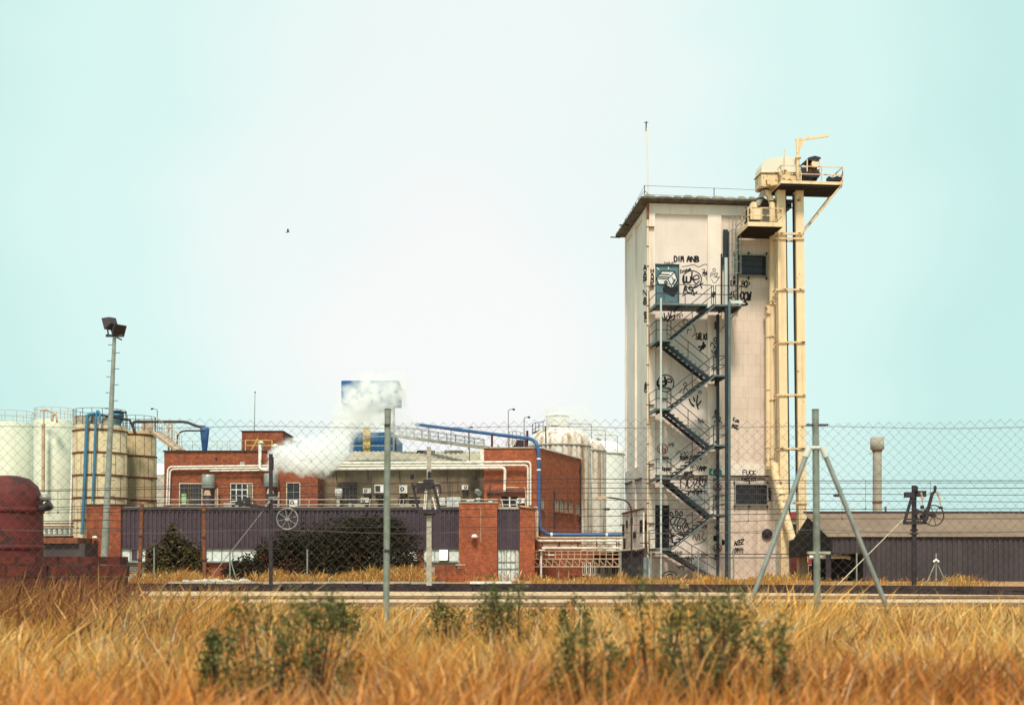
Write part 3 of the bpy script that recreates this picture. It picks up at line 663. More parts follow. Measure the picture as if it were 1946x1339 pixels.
word('ASC',1299,557,7.5,14,1.4,PF,gb,7,gap=.2,label='large black tag reading ASC under the circle tag'); lines([[(1297,562),(1308,557),(1320,561)],[(1320,547),(1330,541),(1336,538)],[(1330,540),(1334,548)]],1.2,PF,gb)
word('Dame',1293,519,4.2,6,.9,PF,gb,8,rise=1.6,label='small slanting tag between door and circle tag')
lines([[(1296,507),(1308,505),(1318,503),(1328,507),(1340,502),(1352,508)],[(1334,512),(1340,513)],[(1338,511),(1342,527),(1344,533)]],.9,PF,M['ggrey'],'faint grey scribble above the circle tag')
word('PSL',1350,527,5,8,.9,PP,M['ggrey'],9,slant=.2,label='thin tag on the pilaster by the stair head'); lines([ell(1357,513,2.5,3),[(1352,530),(1358,538),(1368,525)]],.8,PP,M['ggrey'])
for txt, y0, dy in (('AAP',504,9.5),('!',537,8),('N',552,9),('8',566,12)):
    b = MB(); r = random.Random(len(txt)+y0); yy = y0
    for ch in txt:
        for st in SF[ch]: paint(b, smooth([(1222.5+a*6.5+r.uniform(-.3,.3), yy+dy*(1-c)) for a, c in st]), 2.6, 0.0, 's')
        yy += dy+2.2
    b.build('graffiti', gb, tower, None)
word('HAME',1237,518,5.0,6.5,1.2,PP,gb,11,vert=True,gap=.22,label='vertical black tag HAME on the corner pilaster')
word('ESC',1224.5,599,4.5,5.5,1.7,0.0,gb,12,vert=True,gap=.1,face='s',label='upper small vertical tag on the left face'); word('ASC',1224.5,732,5,5.5,1.8,0.0,gb,13,vert=True,gap=.1,face='s',label='middle small vertical tag on the left face'); word('ASC',1225,994,4.5,6,1.8,0.0,gb,14,vert=True,gap=.05,face='s',label='lowest small vertical tag on the left face')
# painted box on the teal door
DW = .07
def fill(b, pts, w): b.add([th(x, y, w) for x, y in pts], [tuple(range(len(pts)-1,-1,-1))])
b = MB(); fill(b, [(1247,529),(1258,515),(1282,516),(1287.5,532),(1278,548),(1264,541),(1252,540)], .058); b.build('painted_box', M['gwhite'], d1)
b = MB(); fill(b, [(1259,546),(1266,542),(1278,549),(1288,540),(1289,552),(1280,564),(1268,558),(1261,554)], .060); b.build('painted_shadow', gb, d1)
b = MB()
def paintd(pp, sw): b.ribbon([th(x,y,.056) for x,y in pp], sw/28., .004)
for pp, s in (([(1247,529),(1258,515),(1282,516),(1287.5,532),(1278,548),(1264,541),(1252,540),(1247,529)],1.6),([(1247,529),(1269,530),(1282,517)],1.5),([(1269,530),(1278,547)],1.5),([(1255,521),(1272,522)],1.6),([(1252,526),(1270,526.5)],1.6),([(1277,527),(1281,534)],1.3),([(1278,540),(1283,531)],2.2),(ell(1265.5,536.5,2.2,2.4),2.0)): paintd(pp, s)
b.build('painted_outline', gb, d1)
b = MB(); [b.ribbon([th(x,y,.056) for x,y in pp], .06, .004) for pp in ([(1249,509),(1252,512)],[(1270,508),(1271,511)])]; b.build('painted_drop', M['gwhite'], d1)
# tags along the stair
lines([[(1256,598),(1262,608),(1268,600)],[(1262,595),(1264,606),(1272,606),(1270,594)],[(1276,590),(1274,604),(1282,598),(1280,608)],[(1268,612),(1276,600)]],1.3,PF,gb,'spiky black tag under the top landing')
lines([ell(1303,612,4.5,5),[(1290,618),(1296,622),(1304,618),(1312,616)],[(1308,622),(1306,634)],[(1306,627),(1314,626)],ell(1312,628,9,12,-70,80)],1.0,PF,M['ggrey'],'faded looping tag behind the top flight')
word('SIRLICK',1322,645,3.0,11,1.1,PF,gb,15,slant=.2,gap=.12,label='narrow black tag on the upper panel'); lines([[(1337,650),(1335,660),(1331,665)],[(1328,659),(1340,658)],[(1336,662),(1340,655)]],2.2,PF,gb,'black star blot beside the flight',False)
lines([ell(1359,645,2.5,3.5),[(1350,657),(1353,650),(1358,658),(1356,662)],[(1358,652),(1364,653),(1362,662),(1359,658)],[(1352,666),(1358,671),(1366,661)]],1.0,PP,gb,'looping black tag high on the pilaster')
b = MB(); paint(b, ell(1265,728,15.5,16), 1.1, PF)
for pts, s in (([(1250,724),(1250,732),(1255,732)],2.4),([(1263,716),(1264,724),(1258,725),(1257,731),(1264,732),(1265,724)],2.0),([(1264,725),(1276,726),(1274,720),(1267,722),(1267,730)],1.3),([(1252,737),(1262,736),(1274,738)],1.3)): paint(b, smooth(pts), s, PF)
b.build('graffiti', gb, tower, 'circled black tag by the second landing')
for i,(cx,cy,rr,wv) in enumerate([(1259,853,9.5,PF),(1363,926,7.5,PP),(1363,1041,8,PP)]):
    b = MB(); paint(b, ell(cx,cy,rr,rr), 1.0, wv); k = rr/9
    for pts in ([(-5,-2),(-5,4),(-1,4),(-1,-2)],[(0,-6),(0,5),(5,4),(5,0),(0,0)]): paint(b, smooth([(cx+x*k,cy+y*k) for x,y in pts]), 1.3, wv)
    b.build('graffiti', M['gred'], tower, ['circled red tag above the third landing','circled red tag under the teal word','circled red tag low on the pilaster'][i])
lines([[(1292,746),(1296,739)],[(1298,748),(1302,736),(1308,744)],[(1304,750),(1312,740),(1316,748)],ell(1302,730,3,3.5),ell(1330,745,2.8,2.4)],1.2,PF,M['ggrey'],'grey tag behind the third flight')
lines([[(1310,758),(1314,768),(1319,772)],[(1312,765),(1318,770)],[(1318,755),(1320,762)],[(1326,751),(1324,766),(1327,777)],[(1332,762),(1326,770)]],1.5,PF,gb,'black tag of leaf shapes beneath the third flight')
lines([ell(1364,786,2.6,3.5),[(1354,794),(1358,790),(1362,797),(1357,802)],[(1362,792),(1369,793),(1366,804)],[(1358,802),(1364,797),(1372,804)]],1.0,PP,gb,'looping black tag halfway up the pilaster')
word('Kom',1393,800,3.4,7,.9,PB,gb,16,slant=.2,rise=-1.2,gap=.1,label='small tag right of the dark post'); word('ASC',1391,812,3.6,7,1.3,PB,gb,17,slant=.15,rise=-1.6,gap=.1,label='small bold tag right of the dark post')
word('Carm',1257,872,3.2,6,.9,PP+.002,gb,18,gap=.05,label='small black tag on the pale band'); word('Suppen',1257,893,3.0,6,1.0,PP+.002,gb,19,gap=.05,label='second small black tag on the pale band')
lines([[(1285,862),(1290,856),(1296,866)],[(1292,868),(1300,858),(1304,868)],[(1300,862),(1308,858)],[(1296,876),(1303,870)]],1.1,PF,M['ggrey'],'grey scribble behind the fourth flight')
word('MEXA',1311,893,5,9,.9,PP+.002,M['ggrey'],20,slant=.3,gap=.1,label='grey zigzag tag on the pale band'); word('WWAAK',1300,902,3.6,7,1.1,PP+.002,gb,21,gap=.0,label='black zigzag tag under the grey one')
word('KING',1349,902,4.6,10,1.7,PP,M['gteal'],22,gap=.22,rise=-.6,label='bright teal word KING on the pilaster')
word('FUCK',1412,901.5,5.2,8,.9,PP+.002,gb,23,gap=.25,label='thin black word above the lower barred window'); word('FASCIST',1410,914,3.2,6.5,1.0,PB,gb,24,gap=.25,label='thin black word on the dark shadow-line strip over the barred window')
word('Ink',1354,914,3.5,7,1.0,PP,gb,25,slant=.2,label='small black tag between the teal word and the red circle')
lines([[(1294,928),(1293,912),(1300,907),(1305,912),(1303,926)],[(1306,920),(1308,908),(1318,907),(1318,918),(1310,926),(1306,920)],[(1318,927),(1324,930),(1330,918),(1322,919),(1318,927)],[(1320,910),(1332,908),(1330,916),(1336,924),(1344,908)],[(1297,930),(1312,934),(1328,932),(1346,934)],[(1330,906),(1342,903)],[(1334,911),(1346,916)]],1.1,PF,gb,'big outlined bubble letters behind the lower flight')
lines([[(1338,926),(1341,920),(1347,923),(1345,933)]],1.6,PF,M['gteal'])
word('FRRA',1461,933,4,5.5,1.3,PB,gb,26,vert=True,gap=.15,label='vertical black letters right of the lower barred window')
word('DIM',1389,541,2.8,7,1.1,PB,gb,27,gap=.1,label='tiny black tag left of the pipe above the top landing'); word('BOP',1410,545,4.6,11,1.1,PB,gb,28,slant=.1,rise=-.8,gap=.05,label='black tag under the upper barred window'); word('OCW',1407,569,6,14,1.8,PB,gb,29,slant=.15,rise=-.6,gap=.1,label='bold spiky tag right of the top landing')
lines([[(1388,560),(1392,554),(1393,560)],[(1388,566),(1394,563),(1400,566)],[(1414,572),(1420,578),(1410,580)]],2.0,PB,gb)
# box with three drops by the lower door
lines([[(1275,986),(1283,981),(1301,986),(1310,1005),(1300,1012),(1283,1008),(1275,995),(1274,987)],[(1275,995),(1296,999),(1304,986)],[(1296,999),(1300,1010)],ell(1290,1002,3.5,4),[(1281,993),(1286,984)],[(1287,994),(1292,985)],[(1300,1003),(1304,993)],[(1304,1002),(1307,995)]],1.2,PF,gb,'outlined box with three drops painted by the black doorway',False)
b = MB()
for cx, cy, a in ((1276.5,977,.35),(1286,974,.25),(1294,976,-.2)): paint(b, [(x+(y-cy)*a, y) for x, y in ell(cx,cy,2.4,4.6)], 1.2, PF)
b.build('graffiti', gb, tower)
b = MB(); fill(b, [(1286,1013),(1294,1008),(1301,1013),(1310,1007),(1309,1013),(1299,1019),(1288,1016)], PF-.006); b.build('graffiti', gb, tower)
lines([[(1275,1006),(1274,1014),(1282,1018)],[(1270,1022),(1280,1017)],[(1276,1014),(1278,1028)]],1.6,PF,gb)
lines([[(1316,1024),(1320,1016),(1324,1026),(1328,1014),(1330,1026)],[(1328,1008),(1338,1010),(1334,1020),(1340,1028)],[(1320,1034),(1334,1030),(1342,1022)]],1.1,PF,M['ggrey'],'faded scribble behind the lowest rising flight')
word('IRC',1355,1027,3.6,9,1.3,PP,gb,30,gap=.05,label='black tag above the low red circle'); word('NOEZ',1396,1036,3.8,8,1.2,PB,gb,31,slant=.3,rise=1.0,gap=.1,label='black slanting tag low on the right panel'); word('AXMN',1392,1050,4.6,9,1.2,PB,M['ggrey'],32,slant=.2,gap=.05,label='grey tag under the slanting black one')
lines([ell(1273,1100,16,15,5,175),ell(1272,1096,6,6),[(1268,1092),(1276,1090),(1278,1096)],[(1290,1080),(1296,1074),(1300,1082)],[(1286,1076),(1302,1076)]],1.1,PF,gb,'arched black tag near the ground under the stair')
# more tags scattered over the sunk panels
r = random.Random(77)
def scrib(cx, cy, w_, h_, sw, wv, mt_, n=3):
    ss = []
    for k in range(n):
        x = cx+(k-n/2)*w_/n; ss.append([(x+r.uniform(-.2,.2)*w_/n, cy+h_*.5), (x+r.uniform(.1,.5)*w_/n, cy-h_*r.uniform(.3,.6)), (x+r.uniform(.5,.9)*w_/n, cy+h_*r.uniform(.0,.4)), (x+r.uniform(.8,1.2)*w_/n, cy-h_*r.uniform(.2,.5))])
    lines(ss, sw, wv, M[mt_])
for cx, cy, w_, h_, sw, wv, mt_ in ((1290,600,16,10,.8,PF,'ggrey'),(1330,705,14,8,.8,PF,'ggrey'),(1262,760,10,7,.8,PF,'ggrey'),(1332,800,12,8,.8,PF,'ggrey'),(1322,870,20,10,1.1,PF,'gblack'),(1275,845,12,8,.8,PF,'ggrey'),(1300,870,16,9,1.0,PF,'gblack'),(1336,890,14,9,1.1,PP,'gblack'),(1268,925,14,9,.9,PF,'ggrey'),(1322,935,24,9,1.2,PF,'gblack'),(1332,912,18,8,1.2,PF,'gblack'),(1340,1000,12,10,1.0,PF,'ggrey'),(1310,1062,18,10,1.0,PF,'gblack'),(1338,1055,12,9,.9,PF,'ggrey'),(1290,1050,14,8,.9,PF,'ggrey'),(1404,1044,16,7,1.1,PB,'gblack'),(1420,905,26,5,.8,PP,'ggrey'),(1362,1060,9,6,1.0,PP,'gblack'),(1358,965,8,8,.9,PP,'ggrey'),(1357,700,8,8,.8,PP,'ggrey'),(1375,1030,6,9,1.1,PB,'gblack'),(1446,910,14,5,.9,PB,'ggrey'),(1340,520,10,9,.9,PF,'gblack'),(1356,560,8,10,1.0,PP,'gblack')): scrib(cx, cy, w_, h_, sw, wv, mt_)
# ================================================================== antenna and roof wires
am = thing('antenna_mast', 'tall thin antenna mast on the tower roof corner', 'antenna', th(1232,378,.35), T)
b = MB(); p0 = th(1232.5,386,.4); p1 = th(1228,232,.4); p0 = (p0[0],p0[1],zt+.22); b.tube([p0, ((p0[0]+p1[0])/2,p0[1],(p0[2]+p1[2])/2), p1], .045, 8, .03); b.build('mast', M['pipe_w'], am)
b = MB(); b.tube([(p1[0]-.12,.4,p1[2]-.02),(p1[0]+.12,.4,p1[2]-.02)], .02); b.tube([(p1[0],.4-.14,p1[2]-.02),(p1[0],.4+.14,p1[2]-.02)], .02); b.tube([(p1[0],.4,p1[2]-.5),p1], .035, 8); b.build('dipole', M['rail_dark'], am)
rw = thing('roof_wire_fence', 'thin wire railing with slim posts around the tower roof', 'railing', (TW/2,.2,zt+.22), T)
b = MB(); q = [th(1225,352,.05), th(1357,357,.05), th(1475,362,.05)]
for i, (a, zz) in enumerate([(q[0],0),(q[1],0),(q[2],0),((-.1,3.3,q[0][2]),0),((-.1,6.6,q[0][2]-.05),0)]): b.tube([(a[0],a[1],zt+.21),a], .022, 6)
b.tube([(q[0][0]-.35,.05,zt+.21),(q[0][0],.05,q[0][2]-.3)], .016, 5); b.tube([(q[0][0]+.55,.05,zt+.21),(q[0][0],.05,q[0][2]-.3)], .016, 5)
b.build('post', M['rail_dark'], rw)
b = MB()
for dz in (.02, .5):
    b.tube([(q[0][0],.05,q[0][2]-dz),(q[1][0],.05,q[1][2]-dz),(q[2][0],.05,q[2][2]-dz)], .010, 5); b.tube([(q[0][0],.05,q[0][2]-dz),(-.1,3.3,q[0][2]-dz),(-.1,6.6,q[0][2]-dz-.05)], .010, 5)
b.build('wire', M['cable'], rw)
# ================================================================== fire escape
WN, WF, WM = -2.0, -.12, -1.06                # outer string, wall string, between the two runs
fe = thing('fire_escape', 'dark teal zigzag steel stair with landings up the tower front', 'staircase', (2.4,-1.0,TZ), T)
def lev(py): return th(1310, py, WN)[2]
uL0, uL1 = th(1247,700,WN)[0], th(1275,700,WN)[0]; uR0, uR1 = th(1356,700,WN)[0], th(1381,700,WN)[0]
Lz = [lev(y) for y in (646,776,908,1042)]; Rz = [lev(y) for y in (711,843.5,976)]; Tz = lev(577)
def rail(b, pts, hs=(1.0,.52), r_=.021):
    for h in hs: b.tube([(x,y,z+h) for x,y,z in pts], r_, 6)
    for x,y,z in pts: b.tube([(x,y,z),(x,y,z+hs[0])], r_, 6)
def landing(u0, u1, z, name='landing'):
    b = MB(); b.box((u0,WN+.03,z-.035),(u1,WF,z)); 
    for uu in (u0+.1,(u0+u1)/2,u1-.1): b.beam((uu,WN+.05,z-.08),(uu,WF,z-.08),.05,.08)
    ld = b.build(name, M['teal'], fe)
    b = MB(); b.beam((u0,WN,z-.05),(u1,WN,z-.05),.05,.09); b.beam((u0,WN+.03,z-.06),(u0,WF,z-.06),.05,.17); b.beam((u1,WN+.03,z-.06),(u1,WF,z-.06),.05,.17)
    b.build('edge_beam', M['teal_lt'], ld); return ld
def flight(u0, z0, u1, z1, wa, wb):
    """from the low end (u0,z0) to the high end (u1,z1)"""
    n_ = 10; b = MB(); d = Vector((u1-u0,0,z1-z0)); s = 1 if u1 > u0 else -1
    for k in range(1, n_):
        uu = u0+(u1-u0)*(k-.25)/n_; z = z0+(z1-z0)*k/n_; b.box((uu-.15,wa+.035,z-.03),(uu+.15,wb-.035,z+.005)); b.box((uu-.15*1,wa+.035,z-.075),(uu-.12,wb-.035,z-.031))
    f_ = b.build('flight', M['teal'], fe)
    hs = .075 if s > 0 else .17
    for w_i, m_ in ((wa,'teal_lt' if s > 0 else 'teal'),(wb,'teal')):  # wall run strings take the dark teal: shade put into their colour
        b = MB(); b.beam((u0-.04*s,w_i,z0-.11),(u1+.04*s,w_i,z1-.11),.045,hs,(0,0,1)); st_ = b.build('stringer', M[m_], f_)
        if s < 0 and w_i == wa: b = MB(); b.beam((u0-.04*s,w_i-.03,z0+.005),(u1+.04*s,w_i-.03,z1+.005),.06,.03,(0,0,1)); b.build('stringer', M['teal_lt'], f_)
    b = MB()
    for w_i in (wa,):
        pts = [(u0,w_i,z0),((u0+u1)/2,w_i,(z0+z1)/2),(u1,w_i,z1)]
        for h in (1.0,.52): b.tube([(x,y,z+h) for x,y,z in pts], .021, 6)
        for x,y,z in pts: b.tube([(x,y,z-.05),(x,y,z+1.0)], .021, 6)
    b.build('handrail', M['rail_dark'], f_)
Zs = [(Lz[3],Rz[2]),(Lz[2],Rz[1]),(Lz[1],Rz[0])]
for i in range(3): flight(uL1, Lz[3-i], uR0, Rz[2-i], WN, WM-.02)                    # outer run, rising to the right
flight(uL1, Lz[0], uR0, Tz, WN, WM-.02)
for i in range(3): flight(uR0, Rz[2-i], uL1, Lz[2-i], WM+.02, WF)                    # wall run, rising to the left
flight(th(1362,1105,WM)[0], TZ+.02, uL1, Lz[3], WM+.02, WF)
for z in Lz:
    landing(uL0, uL1, z)
    b = MB(); rail(b, [(uL1,WN,z),(uL0,WN,z),(uL0,WF,z)]); b.build('railing', M['rail_dark'], fe)
for z in Rz:
    landing(uR0, uR1, z)
    b = MB(); rail(b, [(uR0,WN,z),(uR1,WN,z),(uR1,WF,z)]); b.build('railing', M['rail_dark'], fe)
uT1 = th(1409,578,WN)[0]
landing(uL0, uR0-.35, Tz); b = MB(); b.box((uR0-.345,WM,Tz-.035),(uR0-.005,WF,Tz)); b.build('landing', M['teal'], fe); landing(uR0, uT1, Tz)
b = MB(); rail(b, [(uL0,WF,Tz),(uL0,WN,Tz),(th(1302,577,WN)[0],WN,Tz),(th(1352,577,WN)[0],WN,Tz)]); rail(b, [(th(1360,577,WN)[0],WN,Tz),(th(1385,577,WN)[0],WN,Tz),(uT1,WN,Tz),(uT1,WF,Tz)])
b.build('railing', M['rail_dark'], fe)
b = MB(); b.box((th(1386,575,WN)[0],WN-.03,Tz+.06),(uT1+.05,WN-.005,Tz+.22)); b.build('toe_board', M['pole_pale'], fe)
b = MB(); b.beam((uT1-.05,WN+.05,Tz-.15),(th(1386,603,WN)[0],WF-.5,Tz-1.0),.05); b.beam((uT1-.05,WF,Tz-.15),(th(1386,603,WN)[0],WF,Tz-1.1),.05); b.build('brace', M['galv'], fe)
b = MB(); x = th(1255.5,700,WN)[0]; b.tube([(x,WN-.08,TZ),(x,WN-.08,lev(568))], .055, 8); b.build('pole', M['pole_pale'], fe)
b = MB(); x = uR1+.02; b.box((x-.11,WN-.06,TZ),(x+.03,WN+.06,lev(583))); b.box((x-.10,WF-.13,TZ),(x+.04,WF,lev(583))); b.build('post', M['teal'], fe)
b = MB(); x = th(1385,700,WN)[0]; b.tube([(x,WN-.10,TZ),(x,WN-.10,lev(572))], .075, 8); b.build('pole', M['teal_lt'], fe)
b = MB(); r = random.Random(4)
for k in range(9): z = TZ+1.2+k*1.55; b.box((x-.3,WF-.16,z),(x-.17,WF-.04,z+r.uniform(.1,.5)))
b.build('junction_box', M['black'], fe)
# ================================================================== pipes and caged ladder above the top landing
lp = thing('wall_ladder', 'rusty caged ladder between the top landing and the small platform', 'ladder', th(1392,575,-.3), T)
b = MB(); xa, xb = th(1392,500,-.35)[0], th(1399,500,-.35)[0]; z0, z1 = Tz, th(1395,412,-.3)[2]
for x in (xa, xb): b.box((x-.02,-.36,z0),(x+.02,-.30,z1))
for k in range(int((z1-z0)/.3)): b.tube([(xa,-.33,z0+.2+k*.3),(xb,-.33,z0+.2+k*.3)], .013, 5)
b.build('rung', M['galv'], lp)
b = MB(); xm = (xa+xb)/2
for k in range(6):
    z = z1-.1-k*.75 if k < 3 else z1-.1-k*.62
    b.tube([(xm+.36*math.cos(R(a)), -.33-.62*max(0,math.sin(R(a))), z) for a in range(-10,191,20)], .016, 5)
for a in (20,60,90,120,160): b.tube([(xm+.36*math.cos(R(a)),-.33-.62*math.sin(R(a)),z1-.05),(xm+.36*math.cos(R(a)),-.33-.62*math.sin(R(a)),z1-3.2)], .012, 5)
b.build('cage', M['galv'], lp)
wp = thing('downpipe', 'white downpipe with dark upper part beside the caged ladder', 'pipe', th(1379,575,-.15), T)
b = MB(); x = th(1380,520,-.15)[0]; b.tube([(x,-.16,Tz),(x,-.16,th(1380,490,-.15)[2])], .10, 10); b.build('lower_pipe', M['pole_pale'], wp)
b = MB(); b.box((x-.14,-.10,th(1380,490,-.1)[2]),(x+.12,.0,th(1380,436,-.1)[2])); b.box((x-.20,-.14,th(1380,492,-.1)[2]-.25),(x-.08,.0,th(1380,492,-.1)[2]+.1)); b.build('upper_box', M['teal'], wp)
b = MB(); x = th(1385,520,-.5)[0]; b.tube([(x,-.5,Tz),(x,-.5,th(1385,440,-.5)[2])], .045, 8); x = th(1371.5,520,-.1)[0]; b.tube([(x,-.06,Tz),(x,-.06,th(1372,482,-.1)[2])], .045, 8); b.build('cable_duct', M['black'], wp)
b = MB(); x = th(1402,520,-.2)[0]; b.tube([(x,-.1,Tz+.2),(x,-.1,th(1402,448,-.1)[2])], .075, 8); b.build('conduit', M['black'], wp)
# ================================================================== bucket elevator
be = thing('bucket_elevator', 'cream rusty bucket elevator with platforms right of the tower', 'elevator', th(1503,1105,-1.1), T)
WE = -1.15
def leg(xt, xb, wpx, yb, ws=.0):
    b = MB(); h = wpx/2/34.6; a = th(xb, yb, WE); c = th(xt, 360, WE); b.prism([(a[0]-h,WE-.22,TZ if yb > 1090 else a[2]),(a[0]+h,WE-.22,TZ if yb > 1090 else a[2]),(c[0]+h,WE-.22,c[2]),(c[0]-h,WE-.22,c[2])], (0,.44,0)); return b.build('leg', M['cream'], be)
leg(1482.5, 1490, 15.5, 1105); leg(1517, 1524.5, 15.5, 1105)
b = MB()
for y in (453, 550, 650, 750, 852, 955):
    t_ = (y-360)/745; a = th(1473+7.5*t_, y, WE-.28); c = th(1527+7.5*t_, y, WE-.28)
    b.beam(a, c, .05, .09); b.beam((a[0],WE+.28,a[2]),(c[0],WE+.28,c[2]),.05,.09); b.beam((a[0],WE-.28,a[2]),(a[0],WE+.28,a[2]),.05,.08); b.beam((c[0],WE-.28,c[2]),(c[0],WE+.28,c[2]),.05,.08)
b.beam(th(1473,444,WE-.28), th(1525,444,WE-.28), .06, .12)
b.build('brace', M['cream_rust'], be)
b = MB()
for xt, xb in ((1492,1499.5),(1508.5,1516)):
    a = th(xt, 372, WE+.1); c = th(xb, 1000, WE+.1); b.beam((a[0],WE+.12,a[2]),(c[0],WE+.12,c[2]),.07,.3)
b.build('inner_casing', M['black'], be)
# head of the elevator
HW0, HW1 = -1.75, -.55
def hp(px, py, w): return th(px, py, w)
prof = [(1447,327),(1447.5,317),(1450,308),(1456,302),(1466,300),(1486,298.5),(1502,298),(1511,300),(1518,306),(1521,316),(1522,327)]
b = MB(); b.prism([hp(x,y,HW0) for x,y in prof], (0,HW1-HW0,0)); b.build('head_hood', M['hood'], be)
b = MB(); a = hp(1445,327,HW0-.06); c = hp(1524,330,HW0-.06); b.box((a[0],HW0-.07,c[2]),(c[0],HW1+.07,a[2])); b.build('head_flange', M['cream_rust'], be)
b = MB(); b.prism([hp(x,y,HW0) for x,y in [(1447,330.5),(1447,352),(1452,354),(1474,351),(1521,351),(1521,330.5)]], (0,HW1-HW0,0)); b.build('head_casing', M['cream_rust'], be)
b = MB(); a = hp(1491,345,HW0-.3); b.tube([(a[0],HW0-.01,a[2]+.35),(a[0],HW0-.32,a[2]+.35)], .30, 16); b.tube([(a[0],HW0-.3,a[2]+.9),(a[0],HW0-.3,a[2]+1.75)],.02,6); b.build('bearing', M['cream_rust'], be)
# upper platform
def platform(x0, x1, yt, yb, w0, w1, ry, posts, name):
    a = hp(x0, yt, w0); c = hp(x1, yb, w0); b = MB(); z1, z0 = a[2], c[2]
    b.box((a[0]+.03,w0+.03,z1-.12),(c[0]-.03,w1,z1-.08)); pl = b.build('platform', M['galv'], be)
    b = MB(); b.box((a[0],w0,z0),(c[0],w0+.03,z1)); b.box((a[0],w0+.031,z0),(a[0]+.03,w1,z1)); b.box((c[0]-.03,w0+.031,z0),(c[0],w1,z1)); b.build('edge_plate', M['cream'], pl)
    b = MB(); n_ = 9
    for i in range(n_): w_i = w0+.12+(w1-w0-.2)*i/(n_-1); b.beam((a[0]+.04,w_i,z1-.2),(c[0]-.04,w_i,z1-.2),.05,.12)
    b.build('joist', M['rail_dark'], pl)
    b = MB(); zt_ = hp(x0, ry, w0)[2]
    pts = [hp(x, ry, w0)[0] for x in posts]
    for z in (zt_, z1+(zt_-z1)*.48):
        b.beam((a[0]+.02,w0+.05,z),(c[0]-.02,w0+.05,z),.035,.04); b.beam((a[0]+.02,w0+.05,z),(a[0]+.02,w1,z),.035,.04); b.beam((c[0]-.02,w0+.05,z),(c[0]-.02,w1,z),.035,.04)
    for x in pts: b.beam((x,w0+.05,z1),(x,w0+.05,zt_),.045)
    for w_i in ((w0+w1)/2, w1): b.beam((a[0]+.02,w_i,z1),(a[0]+.02,w_i,zt_),.045); b.beam((c[0]-.02,w_i,z1),(c[0]-.02,w_i,zt_),.045)
    b.build('railing', M['cream_rust'], pl); return a, c
a, c = platform(1484, 1602.5, 342.5, 351.5, -2.35, -.35, 314, (1484.5,1523,1562,1602), 'upper')
platform(1421.5, 1488.5, 421, 431, -2.45, -.02, 394, (1422,1448,1470,1488), 'lower')
for uu in (1452,): pass
b = MB(); e1 = hp(1599,352,-2.3); e2 = hp(1578,369,-.4); f1 = hp(1524.5,443,WE-.25)
b.beam((e1[0],-2.3,e1[2]), f1, .06, .08); b.beam((e2[0],-.45,e1[2]), (f1[0],WE+.2,f1[2]), .06, .08); b.build('strut', M['cream_rust'], be)
# davit crane
b = MB(); m0 = hp(1516.5,342,-1.9); m1 = hp(1515.5,264,-1.9); b.tube([m0, m1], .085, 10); q = hp(1574,257.5,-1.9); b.beam((m1[0]-.1,-1.9,m1[2]-.06), (q[0],-1.9,q[2]), .08, .14)
b.prism([(m1[0]+.05,-1.93,m1[2]-.1),(m1[0]+.45,-1.93,m1[2]-.03),(m1[0]+.1,-1.93,m1[2]-.65)], (0,.06,0)); b.tube([(m0[0],-1.9,m0[2]+1.15),(m0[0],-1.9,m0[2]+1.2)],.17,12); b.build('davit', M['cream'], be)
# drive motor with its rain hood
b = MB(); b.prism([hp(x,y,-1.9) for x,y in [(1526,309),(1537,299),(1549,296),(1560,299),(1559.5,303),(1552,308),(1536,303.5),(1527,312)]], (0,.9,0)); b.build('motor_hood', M['black'], be)
b = MB(); a = hp(1524,323,-1.9); c = hp(1560,337,-1.9); b.prism([hp(x,y,-1.9) for x,y in [(1524,318),(1532,318),(1533,325),(1556,326),(1560.5,331),(1556,337.5),(1524,334)]], (0,.9,0))
for x in (1527,1552): q = hp(x,337,-1.85); b.box((q[0]-.03,-1.85,q[2]-.15),(q[0]+.03,-1.3,q[2]+.02))
b.build('motor_base', M['black'], be)
b = MB(); q0 = hp(1536,317,-1.5); q1 = hp(1551,314,-1.5); b.tube([(q0[0],-1.45,q0[2]),(q1[0],-1.45,q0[2]+.02)], .23, 14); b.box((q0[0],-1.75,q0[2]-.35),(q1[0]+.1,-1.2,q0[2]-.2)); mt = b.build('motor', M['rust'], be)
b = MB(); q = hp(1549,311,-1.9); b.tube([(q[0],-1.9,q[2]),(q[0],-1.6,q[2])], .19, 16); b.build('pulley', M['cream'], mt)
b = MB(); 
for x in (1534,1558): q = hp(x,326,-1.9); b.beam((q[0],-1.88,q[2]),(q[0],-1.88,hp(x,303,-1.9)[2]),.06)
b.build('hood_post', M['cream'], be)
b = MB(); b.prism([hp(x,y,-2.0) for x,y in [(1576,342.5),(1576,334),(1580,338),(1590,335),(1594,334),(1594,342.5)]], (0,.5,0)); b.build('chock', M['black'], be)
b = MB(); b.box((hp(1594.5,342,-2.0)[0],-2.0,hp(1594,342.5,-2)[2]),(hp(1600,342,-2.0)[0],-1.5,hp(1594,336,-2)[2])); b.build('toolbox', M['red'], be)
